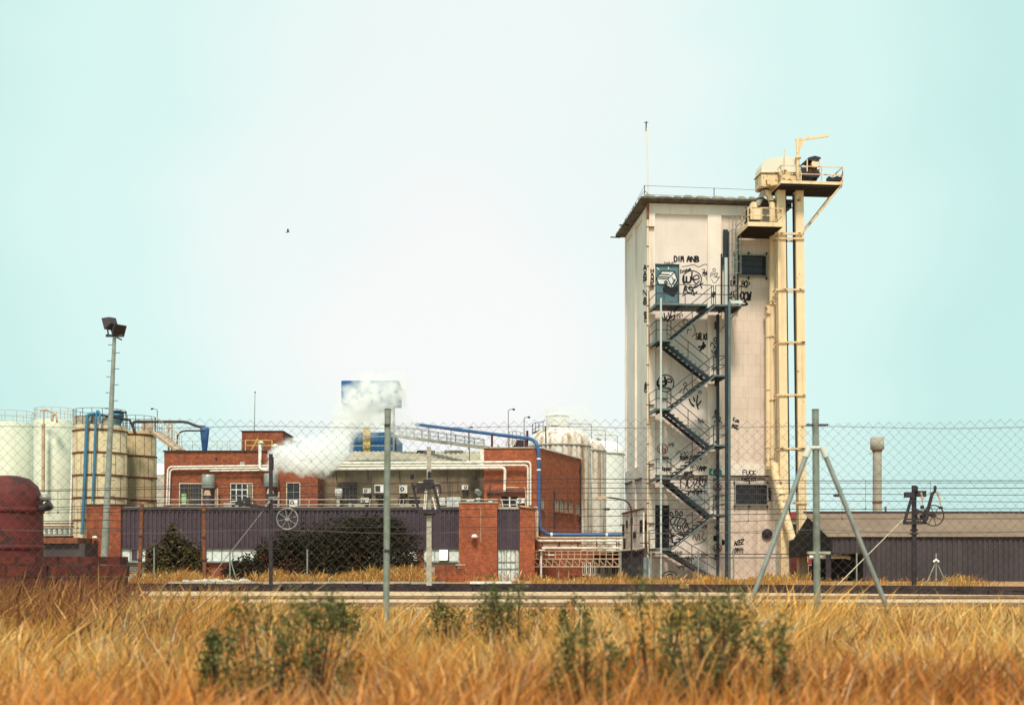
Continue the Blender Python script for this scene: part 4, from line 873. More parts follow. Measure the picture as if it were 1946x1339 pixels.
# forked chute and pipes
WC = -1.15
def pipe(pts, r_, mt_, name='chute', n=10, rr=.4): b = MB(); b.tube(rounded([hp(x,y,w) for x,y,w in pts], rr), r_, n); return b.build(name, M[mt_], be)
pipe([(1453,350,WC),(1453,362,WC)], .20, 'cream_rust'); pipe([(1453,358,WC),(1452,363,WC),(1443,381,WC),(1437,396,WC)], .15, 'conc_lt'); pipe([(1453,360,WC),(1456,364,WC),(1467,382,WC),(1467.5,422,WC)], .165, 'cream')
b = MB()
for x, y, r_ in ((1453,352,.27),(1453,361,.25),(1444,378,.2),(1437,394,.24),(1467,383,.2)): q = hp(x,y,WC); b.tube([(q[0],q[1],q[2]-.03),(q[0],q[1],q[2]+.03)], r_, 12)
b.build('flange', M['rail_dark'], be)
b = MB(); q = hp(1436,421,-1.6); b.box((q[0]-.28,-1.6,q[2]+.12),(q[0]+.28,-1.1,q[2]+.70)); b.prism([(q[0]-.28,-1.6,q[2]+.71),(q[0]+.1,-1.6,q[2]+.71),(q[0]+.02,-1.6,q[2]+1.05),(q[0]-.2,-1.6,q[2]+1.05)],(0,.4,0)); b.build('gearbox', M['cream'], be)
b = MB(); b.tube([(q[0]-.42,-1.5,q[2]+.1),(q[0]-.42,-1.5,q[2]+.75)], .10, 10); b.box((q[0]-.45,-1.4,q[2]),(q[0]+.3,-1.0,q[2]+.12)); b.build('valve', M['rail_dark'], be)
WQ = -.55
pipe([(1467,438,WQ),(1467,565,WQ),(1467.5,905,WQ)], .145, 'cream', 'pipe'); pipe([(1459.5,583,-.45),(1460,890,-.45)], .14, 'cream', 'pipe')
b = MB(); q = hp(1461,590,-.5); b.box((q[0]-.2,-.68,q[2]-.22),(q[0]+.22,-.28,q[2]+.24)); q = hp(1467,580,-.5); b.box((q[0]-.18,-.75,q[2]),(q[0]+.18,-.4,q[2]+.12))
for y in (572,577,640,760,870): q = hp(1467.3,y,WQ); b.tube([(q[0],WQ,q[2]-.03),(q[0],WQ,q[2]+.03)], .19, 12)
for y in (640,740,850,885): q = hp(1460,y,-.45); b.tube([(q[0],-.45,q[2]-.03),(q[0],-.45,q[2]+.03)], .18, 12)
b.build('pipe_flange', M['cream_rust'], be)
b = MB(); b.tube([hp(1471,880,-.9),hp(1474,905,-1.1),hp(1489,965,-1.5),hp(1506,1026,-1.9)], .215, 12, caps=False); b.build('chute', M['cream'], be)
b = MB(); b.tube([hp(1505.6,1024.5,-1.895),hp(1506,1026,-1.9)], .20, 12); b.build('chute_mouth', M['dark'], be)
b = MB()
for x, y, w in ((1476,912,-1.15),(1483,940,-1.35),(1489,965,-1.5),(1498,1000,-1.7)): q = Vector(hp(x,y,w)); d = Vector((.22,-.12,-.9)).normalized(); b.tube([q-d*.03, q+d*.03], .245, 12)
b.build('pipe_flange', M['cream_rust'], be)
# ================================================================== low front wing
def fbox(b, x0, y0, x1, y1, Y, d, dz=0.0):
    """box whose front face at depth Y fills the given rectangle of wall"""
    b.box((X(x0,Y), Y, Z(y1,Y)), (X(x1,Y), Y+d, Z(y0,Y))); return b
YL = 62.0
lw = thing('low_factory_wing', 'low flat roofed wing with purple ribbed cladding between orange brick piers', 'building', (X(560,YL),66,TZ))
b = MB(); b.box((X(168,YL),YL+.12,TZ),(X(1014,YL),69.4,Z(966,YL))); b.build('wall', M['brick'], lw)
b = MB()
for x0_, x1_ in ((232,277),(806,872)): fbox(b, x0_,1068.6,x1_,1104,YL+.095,.024)
b.build('plaster_strip', M['conc_lt'], lw)
b = MB(); b.box((X(166,YL)+.03,YL+.3,Z(966,YL)+.002),(X(1014,YL)-.03,69.4,Z(962,YL))); b.build('roof', M['conc_lt'], lw)
b = MB(); b.box((X(166,YL),YL-.15,TZ),(X(231,YL),YL+3.0,Z(960,YL))); pr = b.build('brick_pier', M['brick'], lw, 'left brick pier')
b = MB(); b.box((X(165,YL),YL-.19,Z(960,YL)+.001),(X(232,YL),YL+3.05,Z(957.5,YL))); b.build('coping', M['rail_dark'], pr)
b = MB(); b.box((X(872.5,YL),YL-.28,TZ),(X(945,YL),YL+3,Z(956,YL))); pr = b.build('brick_pier', M['brick_bright'], lw, 'broad bright brick pier')
b = MB(); b.box((X(872,YL),YL-.32,Z(956,YL)+.001),(X(946,YL),YL+3.05,Z(953.5,YL))); b.build('coping', M['conc_lt'], pr)
b = MB(); b.prism([(X(987.5,YL),YL-.18,TZ),(X(1016,YL),YL-.18,TZ),(X(1016,YL),YL-.18,Z(966,YL)),(X(987.5,YL),YL-.18,Z(962,YL))], (0,4,0)); pr = b.build('brick_pier', M['brick_bright'], lw, 'narrow brick pier right of the door')
b = MB(); b.beam((X(986,YL),YL+1.7,Z(961,YL)),(X(1018,YL),YL+1.7,Z(965.5,YL)),3.95,.07); b.build('coping', M['pipe_t'], pr)
b = MB(); b.sheet((X(231.3,YL),YL+.06,Z(1041,YL)),(X(872.3,YL),YL+.06,Z(1041,YL)),(X(231.3,YL),YL+.06,Z(966,YL)),.215,.055,(0,-1,0)); b.build('cladding', M['clad'], lw)
b = MB(); b.box((X(231.4,YL),YL-.06,Z(968,YL)),(X(872.2,YL),YL+.28,Z(963.5,YL))); b.box((X(231.4,YL),YL-.03,Z(1043,YL)),(X(872.2,YL),YL+.115,Z(1040,YL))); b.build('fascia', M['clad_dark'], lw)
b = MB(); b.sheet((X(946,YL),YL-.04,Z(1042,YL)),(X(987,YL),YL-.04,Z(1042,YL)),(X(946,YL),YL-.04,Z(967,YL)),.19,.05,(0,-1,0)); b.build('cladding', M['clad'], lw)
b = MB(); b.box((X(945.2,YL),YL-.12,Z(967,YL)),(X(987.3,YL),YL+.3,Z(963,YL))); b.build('lintel', M['conc_lt'], lw)
# window strip
for x0, x1, lab, sp in ((232,276,'window strip left of the rounded shrub',(247,261)),(392,486,'window strip between the two bushes',(403,421,442,460)),(698,792,None,(720,745,770)),(806,872,'window strip with a tilted open sash',(826,853))):
    b = MB(); fbox(b, x0,1043,x1,1066,YL+.06,.05); wn = b.build('window', M['pane_lt'], lw, lab)
    b = MB()
    for x in sp: fbox(b, x-.7,1043,x+.7,1066,YL+.01,.045)
    fbox(b, x0,1065.5,x1,1068.5,YL-.06,.17); fbox(b, x0-1.2,1043,x0,1066,YL+.0,.10); fbox(b, x1,1043,x1+1.2 if x1 < 872 else x1+.3,1066,YL,.10)
    b.build('frame', M['galv'], wn)
    if x0 == 806:
        b = MB(); b.prism([(X(835,YL),YL-.25,Z(1064,YL)),(X(851,YL),YL-.25,Z(1064,YL)),(X(851,YL),YL+.0,Z(1044,YL)),(X(835,YL),YL+.0,Z(1044,YL))], (0,-.03,.0)); b.build('sash', M['pane_lt'], wn)
        b = MB(); b.beam((X(834,YL),YL-.27,Z(1064.8,YL)),(X(852,YL),YL-.27,Z(1064.8,YL)),.04); b.beam((X(852,YL),YL-.27,Z(1064.8,YL)),(X(852,YL),YL-.02,Z(1044,YL)),.04); b.build('sash_frame', M['rail_dark'], wn)
    if x0 == 232: b = MB(); fbox(b, 250,1044,260,1064,YL+.02,.035); b.build('dark_pane', M['clad'], wn)
b = MB()
for y in (1071,1075,1079,1083,1087): fbox(b, 232,y,277,y+1.1,YL+.07,.024)
b.build('wall_groove', M['rail_dark'], lw)
# pale double door
b = MB(); fbox(b, 946,1042.5,987,1104,YL+.05,.06); dr = b.build('door', M['pane_lt'], lw, 'tall pale blue glazed door')
b = MB()
for x in (946.6,953.5,958,962.5,970.5,979,986.2): fbox(b, x-.6,1042.5,x+.6,1104,YL+.0,.049)
for y in (1043.5,1067,1080): fbox(b, 947.3,y-.8,985.5,y+.8,YL+.005,.044)
b.build('door_frame', M['galv'], dr)
b = MB(); fbox(b, 958.7,1045,961.8,1066,YL+.012,.035); fbox(b, 980,1046,985,1078,YL+.012,.035); b.build('dark_pane', M['frame'], dr)
# roof rail
b = MB(); r = random.Random(9)
for y in (948,957.5):
    b.tube([(X(296,YL),YL+.35,Z(y,YL)),(X(520,YL),YL+.35,Z(y+.3,YL)),(X(870,YL),YL+.35,Z(y-.4,YL)),(X(946,YL),YL+.35,Z(y,YL))], .022, 6)
for x in (296,352,409,446,470,525,584,639,700,757,764,825,862): b.tube([(X(x,YL),YL+.35,Z(963,YL)),(X(x+2.2,YL),YL+.35,Z(947.5,YL))], .024, 6)
b.build('railing', M['railing'], lw)
b = MB()
for x0, x1, y0, y1 in ((662,668,956,962),(673,692,957,962),(760,782,957,962),(788,804,957.5,962),(425,446,955,962),(440,478,957,962),(455,465,953,957)): fbox(b, x0,y0,x1,y1,YL+.8,.5)
b.build('roof_clutter', M['conc_lt'], lw)
b = MB()
for x in (957,971,984): b.tube([(X(x-4,YL),YL-.0,Z(948,YL)),(X(x-1,YL),YL-.02,Z(963,YL))], .02, 6)
b.tube([(X(968.5,YL),YL-.05,Z(944,YL)),(X(968.5,YL),YL-.05,Z(963,YL))], .035, 6)
for y in (949,958.5): b.tube([(X(950,YL),YL+.02,Z(y,YL)),(X(985,YL),YL+.02,Z(y,YL))], .015, 6)
b.build('railing', M['white'], lw)
b = MB(); b.tube(rounded([(X(1014,YL),YL-.26,Z(964,YL)),(X(1021,YL),YL-.26,Z(964,YL)),(X(1021,YL),YL-.26,Z(1020,YL))], .2), .055, 8); b.build('pipe', M['pipe_t'], lw)
b = MB(); b.tube([(X(914,YL),YL-.31,Z(965,YL)),(X(914,YL),YL-.31,Z(1031,YL))], .018, 6); b.tube(rounded([(X(910,YL),YL-.33,Z(1019,YL)),(X(906,YL),YL-.45,Z(1021,YL))],.05), .02, 6); b.build('conduit', M['pipe_t'], lw)
b = MB(); b.lathe((X(902,YL),YL-.5,Z(1021,YL)), [(.0,.16),(.10,.14),(.15,.06),(.16,.0),(.12,-.02),(0,-.03)], 14); b.build('wall_lamp', M['white'], lw)
b = MB(); b.lathe((X(184.5,YL),YL-.35,Z(1022.5,YL)), [(.0,.12),(.10,.10),(.13,.04),(.13,.0),(0,-.03)], 14); b.build('wall_lamp', M['white'], lw)
# ================================================================== upper brick block
YB = 70.0
bf = thing('brick_factory', 'long upper brick building with white pipe runs and tall windows', 'building', (X(455,YB),74,Z(962,YB)-1.0))
b = MB(); b.box((X(312,YB),YB,Z(962,YB)-1.0),(X(604,YB),79.0,Z(858,YB))); b.build('wall', M['brick'], bf)
b = MB(); b.box((X(310,YB),YB-.08,Z(858,YB)+.001),(X(606,YB),79.1,Z(855.5,YB))); b.build('coping', M['rail_dark'], bf)
Yp = 75.0
b = MB(); b.box((X(459.5,Yp),Yp,Z(857,YB)),(X(537,Yp),78.5,Z(819.5,Yp))); pe = b.build('stair_house', M['brick'], bf)
b = MB(); b.box((X(459.5,Yp)-.06,Yp-.06,Z(819.5,Yp)+.001),(X(537,Yp)+.06,78.56,Z(818,Yp))); b.build('coping', M['rail_dark'], pe)
def wind(x0, y0, x1, y1, Y, par, cols, rows, glass='glass', bar='frame', edge='frame', lab=None, ew=1.6, bw=.7):
    b = MB(); fbox(b, x0,y0,x1,y1,Y-.02,.018); wn = b.build('window', M[glass], par, lab)
    b = MB()
    for c in cols: fbox(b, c-bw/2,y0,c+bw/2,y1,Y-.05,.029)
    for q in rows: b.box((X(x0,Y),Y-.046,Z(q+bw/2,Y)),(X(x1,Y),Y-.021,Z(q-bw/2,Y)))
    b.build('bars', M[bar], wn)
    b = MB(); fbox(b, x0-ew,y0-ew,x0,y1,Y-.09,.089); fbox(b, x1,y0-ew,x1+ew,y1,Y-.09,.089); fbox(b, x0,y0-ew,x1,y0,Y-.088,.087); b.build('frame', M[edge], wn); return wn
w1 = wind(342,919,383,961,YB,bf,(350,358,362,367,372,378),(927,936,944,952),bar='conc',lab='barred window with a green pane')
b = MB(); fbox(b, 345,938,354,958,YB-.06,.03); b.build('green_pane', M['pane_gr'], w1)
w2 = wind(439,919,479,961,YB,bf,(449,460,470),(930,941,952),bar='white',lab='window with thick white bars',bw=1.5)
b = MB(); fbox(b, 471,919.5,478.5,961,YB-.055,.02); b.build('shutter', M['conc'], w2)
wind(545.5,918,569,961,YB,bf,(558,),(934.5,945),bar='galv',lab='window right of the black mast')
b = MB(); fbox(b, 456,877,465,884,YB-.05,.05); b.build('vent', M['conc_lt'], bf)
b = MB(); b.tube([(X(411,YB),YB-.05,Z(871,YB)),(X(411,YB),YB-.0,Z(871,YB))], .06, 8); b.build('spout', M['rail_dark'], bf)
def wpipe(pts, r_, m_, par, Y, d=.2, name='pipe', rr=.25):
    b = MB(); b.tube(rounded([(X(x,Y),Y-d,Z(y,Y)) for x,y in pts], rr), r_, 8); return b.build(name, M[m_], par)
wpipe([(318.5,960),(321,887),(525,884.5)],.05,'pipe_w',bf,YB); wpipe([(323,960),(325,891.5),(522,889)],.045,'pipe_w',bf,YB); wpipe([(401,895),(522,893.5)],.04,'pipe_w',bf,YB,.25)
wpipe([(499,848),(497,849),(496.5,893),(512,893.5)],.085,'white',bf,YB,.45)
# grey hoods with chutes under them
for x0, x1, y0, y1, lab in ((387,411.5,902.5,929,None),(504,532,900.5,926,None)):
    b = MB(); c = (X((x0+x1)/2,YB), YB-.42, Z(y1,YB)); rr = (x1-x0)/2*YB/FPX; h = Z(y0,YB)-Z(y1,YB)
    b.lathe(c, [(0,h),(rr*.9,h),(rr,h-.04),(rr,.05),(rr*.92,0),(rr*.92,.04)], 20); hd = b.build('exhaust_hood', M['galv'], bf)
    b = MB(); b.lathe((c[0],c[1],Z(961,YB)-.3), [(rr*.62,0),(rr*.66,c[2]-Z(961,YB)+.34)], 16); b.build('duct', M['clad'], hd)
    b = MB(); b.prism([(c[0]-.12,c[1]-rr*.72,c[2]-.1),(c[0]+.12,c[1]-rr*.72,c[2]-.1),(c[0]+.2,c[1]-rr*.72,c[2]-.38),(c[0]-.2,c[1]-rr*.72,c[2]-.38)], (0,.1,0)); b.build('cone', M['pipe_t'], hd)
for x, y0 in ((415.5,927),(411.5,930),(531.5,935)): wpipe([(x,y0),(x,962)],.06 if x > 412 else .03,'pipe_t',bf,YB,.3)
b = MB()
for x, y in ((410,871),): pass
# things on the flat roof: vents, rails, machine frame
b = MB(); zr = Z(856,YB)
for x, y0, Yq in ((495.5,837,72.5),(523,843,72.0)):
    c = (X(x,Yq),Yq,zr); h = Z(y0,Yq)-zr; b.lathe(c, [(.16,0),(.16,h-.18),(.26,h-.16),(.05,h),(0,h)], 14)
b.build('roof_vent', M['pipe_w'], bf)
b = MB()
for y in (836,846): b.beam((X(466,72),72,Z(y,72)),(X(517,72),72,Z(y,72)),.04)
for x in (466.5,492,517): b.beam((X(x,72),72,zr),(X(x,72),72,Z(836,72)),.05)
b.beam((X(472,73),73,zr),(X(490,73),73,Z(832,73)),.05); b.build('machine_frame', M['yellow'], bf)
b = MB(); 
for y in (838,846,850): b.tube([(X(345,74),74,Z(y,74)),(X(462,74),74,Z(y,74))], .012, 5)
for x in (345,366,390,412,437,459): b.tube([(X(x,74),74,zr),(X(x,74),74,Z(837,74))], .015, 5)
b.build('railing', M['railing'], bf)
b = MB()
for x in (408,417,427): b.tube([(X(x-5,73),73,zr),(X(x-3,73),73,zr+.06),(X(x,73),73,zr+.08),(X(x+3,73),73,zr+.06),(X(x+4.5,73),73,Z(840,73))], .03, 6)
b.build('bent_pipe', M['pipe_w'], bf)
an = thing('roof_antenna', 'thin whip antenna on the brick stair house', 'antenna', (X(480,Yp),Yp+.5,Z(818,Yp)))
b = MB(); b.tube([(X(480,Yp),Yp+.5,Z(818,Yp)),(X(481.5,Yp),Yp+.5,Z(742,Yp))], .03, 6, .018); b.build('mast', M['galv'], an)
b = MB(); b.tube([(X(480.6,Yp),Yp+.5,Z(744,Yp)),(X(482.6,Yp),Yp+.5,Z(742,Yp))], .04, 6); b.build('tip', M['rail_dark'], an)
# hood of the steaming stack
sk = thing('steam_stack', 'dark capped roof stack half hidden by steam', 'chimney', (X(569,73),73,zr))
b = MB(); b.tube([(X(571,73),73,zr),(X(571,73),73,Z(848,73))], .22, 12); b.build('pipe', M['galv'], sk)
b = MB(); b.beam((X(557,73),73,Z(838,73)),(X(576,73),73,Z(842,73)),.5,.14); b.beam((X(566,73),73,Z(845,73)),(X(577,73),73,Z(850,73)),.45,.12); b.build('cap', M['black'], sk)
# ================================================================== concrete workshop with fibre-cement roof
YC = 72.0
cw = thing('concrete_workshop', 'stained concrete workshop with a wavy pale roof behind white pipes', 'building', (X(810,YC),76,Z(962,YC)-1.0))
b = MB(); b.box((X(604.5,YC),YC,Z(962,YC)-1.0),(X(1009,YC),80,Z(884,YC))); b.build('wall', M['conc'], cw)
b = MB(); p00 = (X(628,YC-.3),YC-.3,Z(880,YC-.3)); p10 = (X(1008,YC-.3),YC-.3,Z(880,YC-.3)); zr2 = Z(862,77)
b.sheet(p00,p10,(p00[0],77,zr2),.30,.06,(0,-.4,1),'wave'); b.build('roof', M['fibre'], cw)
b = MB(); b.sheet((p00[0],77.05,zr2-.1),(X(1002,79),77.05,zr2-.1),(p00[0],82,Z(858,82)),.3,.06,(0,-.3,1),'wave')
b.prism([(X(938,79),78,zr2-.1),(X(957,79),78,zr2-.1),(X(947,79),78,zr2+.75)], (0,3,0)); b.build('rear_roof', M['fibre'], cw)
b = MB()
for x0, x1 in ((793,826),(845,880)): b.prism([(X(x0,79),78.5,Z(862,79)),(X(x1,79),78.5,Z(862,79)),(X(x1,79),78.7,Z(856,79)),(X(x0,79),78.7,Z(856,79))],(0,.8,0))
b.build('skylight', M['roof_dark'], cw)
b = MB(); b.box((X(604.5,YC),YC-.5,Z(884,YC)+.001),(X(1009,YC),YC+.3,Z(881.5,YC))); b.build('eave', M['conc_lt'], cw)
wind(643,916,679,958,YC,cw,(650,657,664,671),(925,934,943,951),bar='conc',edge='conc',lab='grid window in the stained concrete wall')
for x0,y0,x1,y1 in ((718,945,728,962),(757,945,770,962),(777,944,798,960),(806,944,816,959)): b = MB(); fbox(b, x0,y0,x1,y1,YC-.03,.028); b.build('opening', M['dark'], cw)
b = MB(); fbox(b, 835,945,846,960,YC-.06,.05); fbox(b, 849,944,875,962,YC-.06,.05); b.build('shutter', M['pane_lt'], cw)
b = MB(); 
for x, y0, y1 in ((613,913,961),(705,905,960),(855,905,960),(870,905,936)): fbox(b, x-.5,y0,x+.5,y1,YC-.05,.05)
b.build('conduit', M['clad_dark'], cw)
# ================================================================== brick boiler house
YD = 66.0
S = Fr(X(1025.5,YD), YD, math.atan2(72.9-YD, X(1104,72.9)-X(1025.5,YD)))
LS = math.hypot(72.9-YD, X(1104,72.9)-X(1025.5,YD))
bh = thing('brick_boiler_house', 'bright orange brick boiler house with a sloping edge view and small windows', 'building', (X(975,YD),69,TZ))
A = (X(920,YD),YD); Bq = (X(1025.5,YD),YD); Cq = (X(1104,72.9),72.9); Dq = (X(920,YD),73.6); zb = Z(851.5,YD)
b = MB(); b.box((A[0],YD,TZ),(Bq[0]-.02,YD+.05,zb)); b.prism([(A[0],YD+.051,TZ),(Bq[0]-.03,YD+.051,TZ),(Cq[0]-.02,Cq[1],TZ),(Dq[0],Dq[1],TZ)], (0,0,zb-TZ-.02)); b.build('wall', M['brick_bright'], bh)
# side wall carries its own brick courses
def sbuild(b, name, m_, par, lab=None):
    me_src = b.mesh(name, m_)
    o = bpy.data.objects.new(name, me_src); COL.objects.link(o); o.parent = bh if par is None else par
    if par is None or OFF.get(par) != 'S':
        base = OFF[bh]; o.location = (S.ox-base[0], S.oy-base[1], -base[2]); o.rotation_euler = (0,0,S.th)
    OFF[o] = 'S'
    if lab: o['label'] = lab
    return o
b = MB(); b.box((0,-.03,TZ),(LS,.0,zb)); sbuild(b, 'side_wall', M['brick_bright'], None)
b = MB(); b.box((-.03,-.09,zb+.001),(LS+.05,.12,zb+.08)); sbuild(b, 'side_coping', M['white'], None)
b = MB(); b.box((A[0]-.05,YD-.06,zb+.0015),(Bq[0]-.05,YD+.3,zb+.07)); b.build('coping', M['conc_lt'], bh)
b = MB(); b.box((A[0]-.2,YD-.02,Z(888,YD)),(A[0]-.01,YD+.3,zb-.05)); b.build('downpipe', M['pipe_w'], bh)
for x0, x1, y0, y1 in ((1028,1033.5,944,968),(1053,1061,949.5,971.5),(1063.5,1070,950.5,973),(1072,1078,952,974),(1080.5,1088,953,975),(1094.5,1101,956,977)):
    a = S.hit(x0,y0,-.03); c = S.hit(x1,y1,-.03); z1, z0 = (a[2]+S.hit(x1,y0,-.03)[2])/2, (c[2]+S.hit(x0,y1,-.03)[2])/2
    b = MB(); b.box((a[0],-.045,z0),(c[0],-.031,z1)); wn = sbuild(b, 'window', M['conc_lt'], None)
    b = MB(); b.box((a[0]-.07,-.10,z1),(c[0]+.07,-.031,z1+.06)); b.box((a[0]-.07,-.12,z0-.07),(c[0]+.07,-.031,z0)); b.box((a[0]-.06,-.06,z0),(a[0],-.031,z1)); b.box((a[0]+(c[0]-a[0])*.5-.03,-.055,z0),(a[0]+(c[0]-a[0])*.5+.03,-.0455,z1)); sbuild(b, 'frame', M['brick'], wn)
b = MB(); b.tube([S.hit(1053.5,930,-.07),S.hit(1053.5,1008,-.07)], .03, 6); b.tube([S.hit(1103.5,880,-.08),S.hit(1103.5,1012,-.08)], .06, 6); sbuild(b, 'downpipe', M['rail_dark'], None)
for pts, r_ in (([(603,881),(1008,878),(1008,960)],.055),([(603,885.5),(1003,884.5),(1003,962)],.05),([(603,892),(960,889.5),(959,934)],.075)): wpipe(pts, r_, 'pipe_w', bh, YD, .45 if r_ > .07 else .35, rr=.2)
wpipe([(961,926.5),(998,926.5),(999.5,945),(999,961)],.04,'pipe_t',bh,YD,.3,rr=.1)
b = MB(); fbox(b, 953,943,984,962,YD-.02,.018); b.build('opening', M['dark'], bh)
b = MB(); fbox(b, 925,934,998,937.5,YD-.15,.14); fbox(b, 930,922,932,960,YD-.1,.09); b.build('cable_tray', M['clad_dark'], bh)
# pipe supports across the workshop wall
b = MB(); 
for x in (640,700,760,850,905): b.beam((X(x,YD),YD-.3,Z(895,YD)),(X(x,YD),YD-.3,Z(878,YD)),.05); b.beam((X(x,YD),YD-.3,Z(895,YD)),(X(x,72),72,Z(895,YD)),.05)
b.build('pipe_support', M['clad_dark'], bh)
# ================================================================== air conditioners and wall kit
def aircon(x0, y0, x1, y1, Y, label, fan, seed):
    w_, h_ = (x1-x0)*Y/FPX, (y1-y0)*Y/FPX; cx, z0 = X((x0+x1)/2,Y), Z(y1,Y); d = .32
    t_ = thing('air_conditioner', label, 'air conditioner', (cx,Y-d/2-.03,z0), group='air conditioners on the factory wall')
    b = MB(); b.box((cx-w_/2,Y-d-.03,z0),(cx+w_/2,Y-.03,z0+h_)); b.build('casing', M['white'], t_)
    fx = cx-w_/2+w_*(.36 if fan < 3 else .58); rr = min(h_*.36, w_*.27); b = MB(); zc = z0+h_*.5
    if fan == 2: b.box((fx-rr,Y-d-.045,z0+.06),(fx+rr,Y-d-.031,z0+h_-.08))
    else: b.prism([(fx+rr*math.cos(2*math.pi*k/18),Y-d-.045,zc+rr*math.sin(2*math.pi*k/18)) for k in range(18)], (0,.014,0))
    b.build('fan_grille', M['clad_dark'], t_)
    b = MB(); q = rr*.42; b.prism([(fx+q*math.cos(2*math.pi*k/12),Y-d-.06,zc+q*math.sin(2*math.pi*k/12)) for k in range(12)], (0,.013,0)); b.build('fan_hub', M['white' if fan != 2 else 'clad'], t_)
    b = MB()
    for sx in (-.32,.32): b.beam((cx+sx*w_,Y-d,z0-.02),(cx+sx*w_,Y,z0-.02),.05,.04); b.beam((cx+sx*w_,Y-.02,z0-.25),(cx+sx*w_,Y-.02,z0),.05,.04)
    b.build('bracket', M['rail_dark'], t_); return t_
aircon(691,928,706,937,YC,'small air conditioner on the concrete wall, left of the fence post',1,1)
aircon(713,920.5,730,936.5,YC,'squarish air conditioner with a rectangular grille beside the fence post',2,2)
aircon(760,922,775,937,YC,'bright square air conditioner on the concrete wall between post and mast',1,3)
aircon(687,946,702,955.5,YC,'lowest air conditioner, standing over the purple cladding',1,4)
aircon(878,922,890,930.5,YC,'air conditioner alone right of the concrete mast',3,5)
aircon(982.5,947,997,956,YD,'air conditioner on the brick wall beside the white pipes',1,6)
aircon(552,949,567,962,68,'air conditioner standing before the window beside the wheel',1,7)
wt = thing('water_heater', 'white drum on the concrete wall at the grid window', 'tank', (X(645,YC),YC-.35,Z(948,YC)))
b = MB(); b.lathe((X(645,YC),YC-.32,Z(947,YC)), [(0,0),(.18,.01),(.22,.06),(.22,.50),(.18,.55),(0,.56)], 18); b.build('drum', M['white'], wt)
b = MB(); b.tube([(X(644,YC),YC-.32,Z(962,YC)),(X(644,YC),YC-.32,Z(947,YC))], .12, 10); b.build('stand', M['pipe_w'], wt)
vc = thing('vent_cowl', 'cluster of round pale roof cowls above the broad brick pier', 'roof vent', (X(908,YL),63.5,Z(953,YL)))
b = MB()
for x, h in ((909,14),(897,11),(890,10),(932,8)): q = (X(x,63.5),63.5,Z(957,YL)); hh_ = h*63.5/FPX; b.lathe(q, [(.07,0),(.07,hh_-.1),(.13,hh_-.08),(.1,hh_),(0,hh_)], 10)
b.build('cowl', M['pipe_w'], vc)
b = MB(); q = Vector(P(906,933,63.5)); b.tube([q, q+Vector((.15,-.2,-.1))], .14, 12); b.tube([q+Vector((.1,0,-.1)), (q.x+.1,q.y,Z(957,YL))], .03, 6); b.build('dish', M['galv'], vc)
# ================================================================== blue pipe
bp_ = thing('blue_pipe', 'long blue pipe sloping over the roofs and down the brick corner', 'pipe', (X(1022,65.7),65.7,Z(1017,65.6)))
b = MB(); Yb = 65.7
pts = [P(791,806,75), P(905,820.5,70), P(1003,832.5,66.2)] + arc(P(1005,833,66.1), P(1024,836,Yb), P(1024,866,Yb)) + arc(P(1024,985,Yb), P(1024,1016,Yb), P(1052,1015.5,Yb)) + [P(1182,1015.5,Yb)]
b.tube(pts, .095, 10); b.build('pipe', M['blue'], bp_)
b = MB()
for a, c in ((P(862,814.5,72),P(876,816.5,71.3)),): b.tube([a, c], .12, 10)
b.build('light_sleeve', M['blue_lt'], bp_)
b = MB()
for q in (P(1024,872,Yb),P(1024,893,Yb)): b.tube([(q[0],q[1],q[2]-.03),(q[0],q[1],q[2]+.06)], .115, 10)
for q in (P(1048,1015.5,Yb),P(1153,1015.5,Yb)): b.tube([(q[0]-.06,q[1],q[2]),(q[0]+.06,q[1],q[2])], .115, 10)
b.build('collar', M['pipe_w'], bp_)
b = MB(); b.beam(P(935,824.5,68.6),(X(935,68.6),68.6,zb-.02),.12); b.beam((X(1002,66.3),66.3,Z(818,66.3)),(X(1002,66.3),66.3,zb+.07),.12); b.build('support', M['red'], bp_)
b = MB()
for px in (814,857,890): q = P(px, 806+(px-791)*.127, 75-(px-791)*.0439); b.tube([q,(q[0],q[1],q[2]-1.05)], .025, 6)
b.build('hanger', M['galv'], bp_)
# ================================================================== conveyor walkway
cv = thing('conveyor_walkway', 'light lattice walkway sloping down to the boiler house roof', 'walkway', (X(830,76),76,Z(850,76)))
q0, q1 = Vector(P(745,827,82)), Vector(P(920,850,69)); b = MB(); b.beam(q0, q1, .7, .16); b.build('deck', M['conc_lt'], cv)
b = MB(); n_ = 11; r0, r1 = Vector(P(745,808,82)), Vector(P(920,835,69))
for s in (-.33,.33):
    o_ = Vector((0,s,0)); b.tube([r0+o_, r1+o_], .02, 5); b.tube([(q0+r0)/2+o_, (q1+r1)/2+o_], .014, 5)
    for i in range(n_+1): a = q0.lerp(q1,i/n_)+o_; c = r0.lerp(r1,i/n_)+o_; b.tube([a,c], .018, 5); (b.tube([a, r0.lerp(r1,(i+1)/n_)+o_], .012, 5) if i < n_ else None)
b.build('railing', M['galv'], cv)
b = MB(); b.beam(P(752,832,81),P(752,866,81),.10); b.beam(P(918,850,69.2),(X(918,69.2),69.2,Z(866,69.2)),.10); b.build('support', M['rail_dark'], cv)
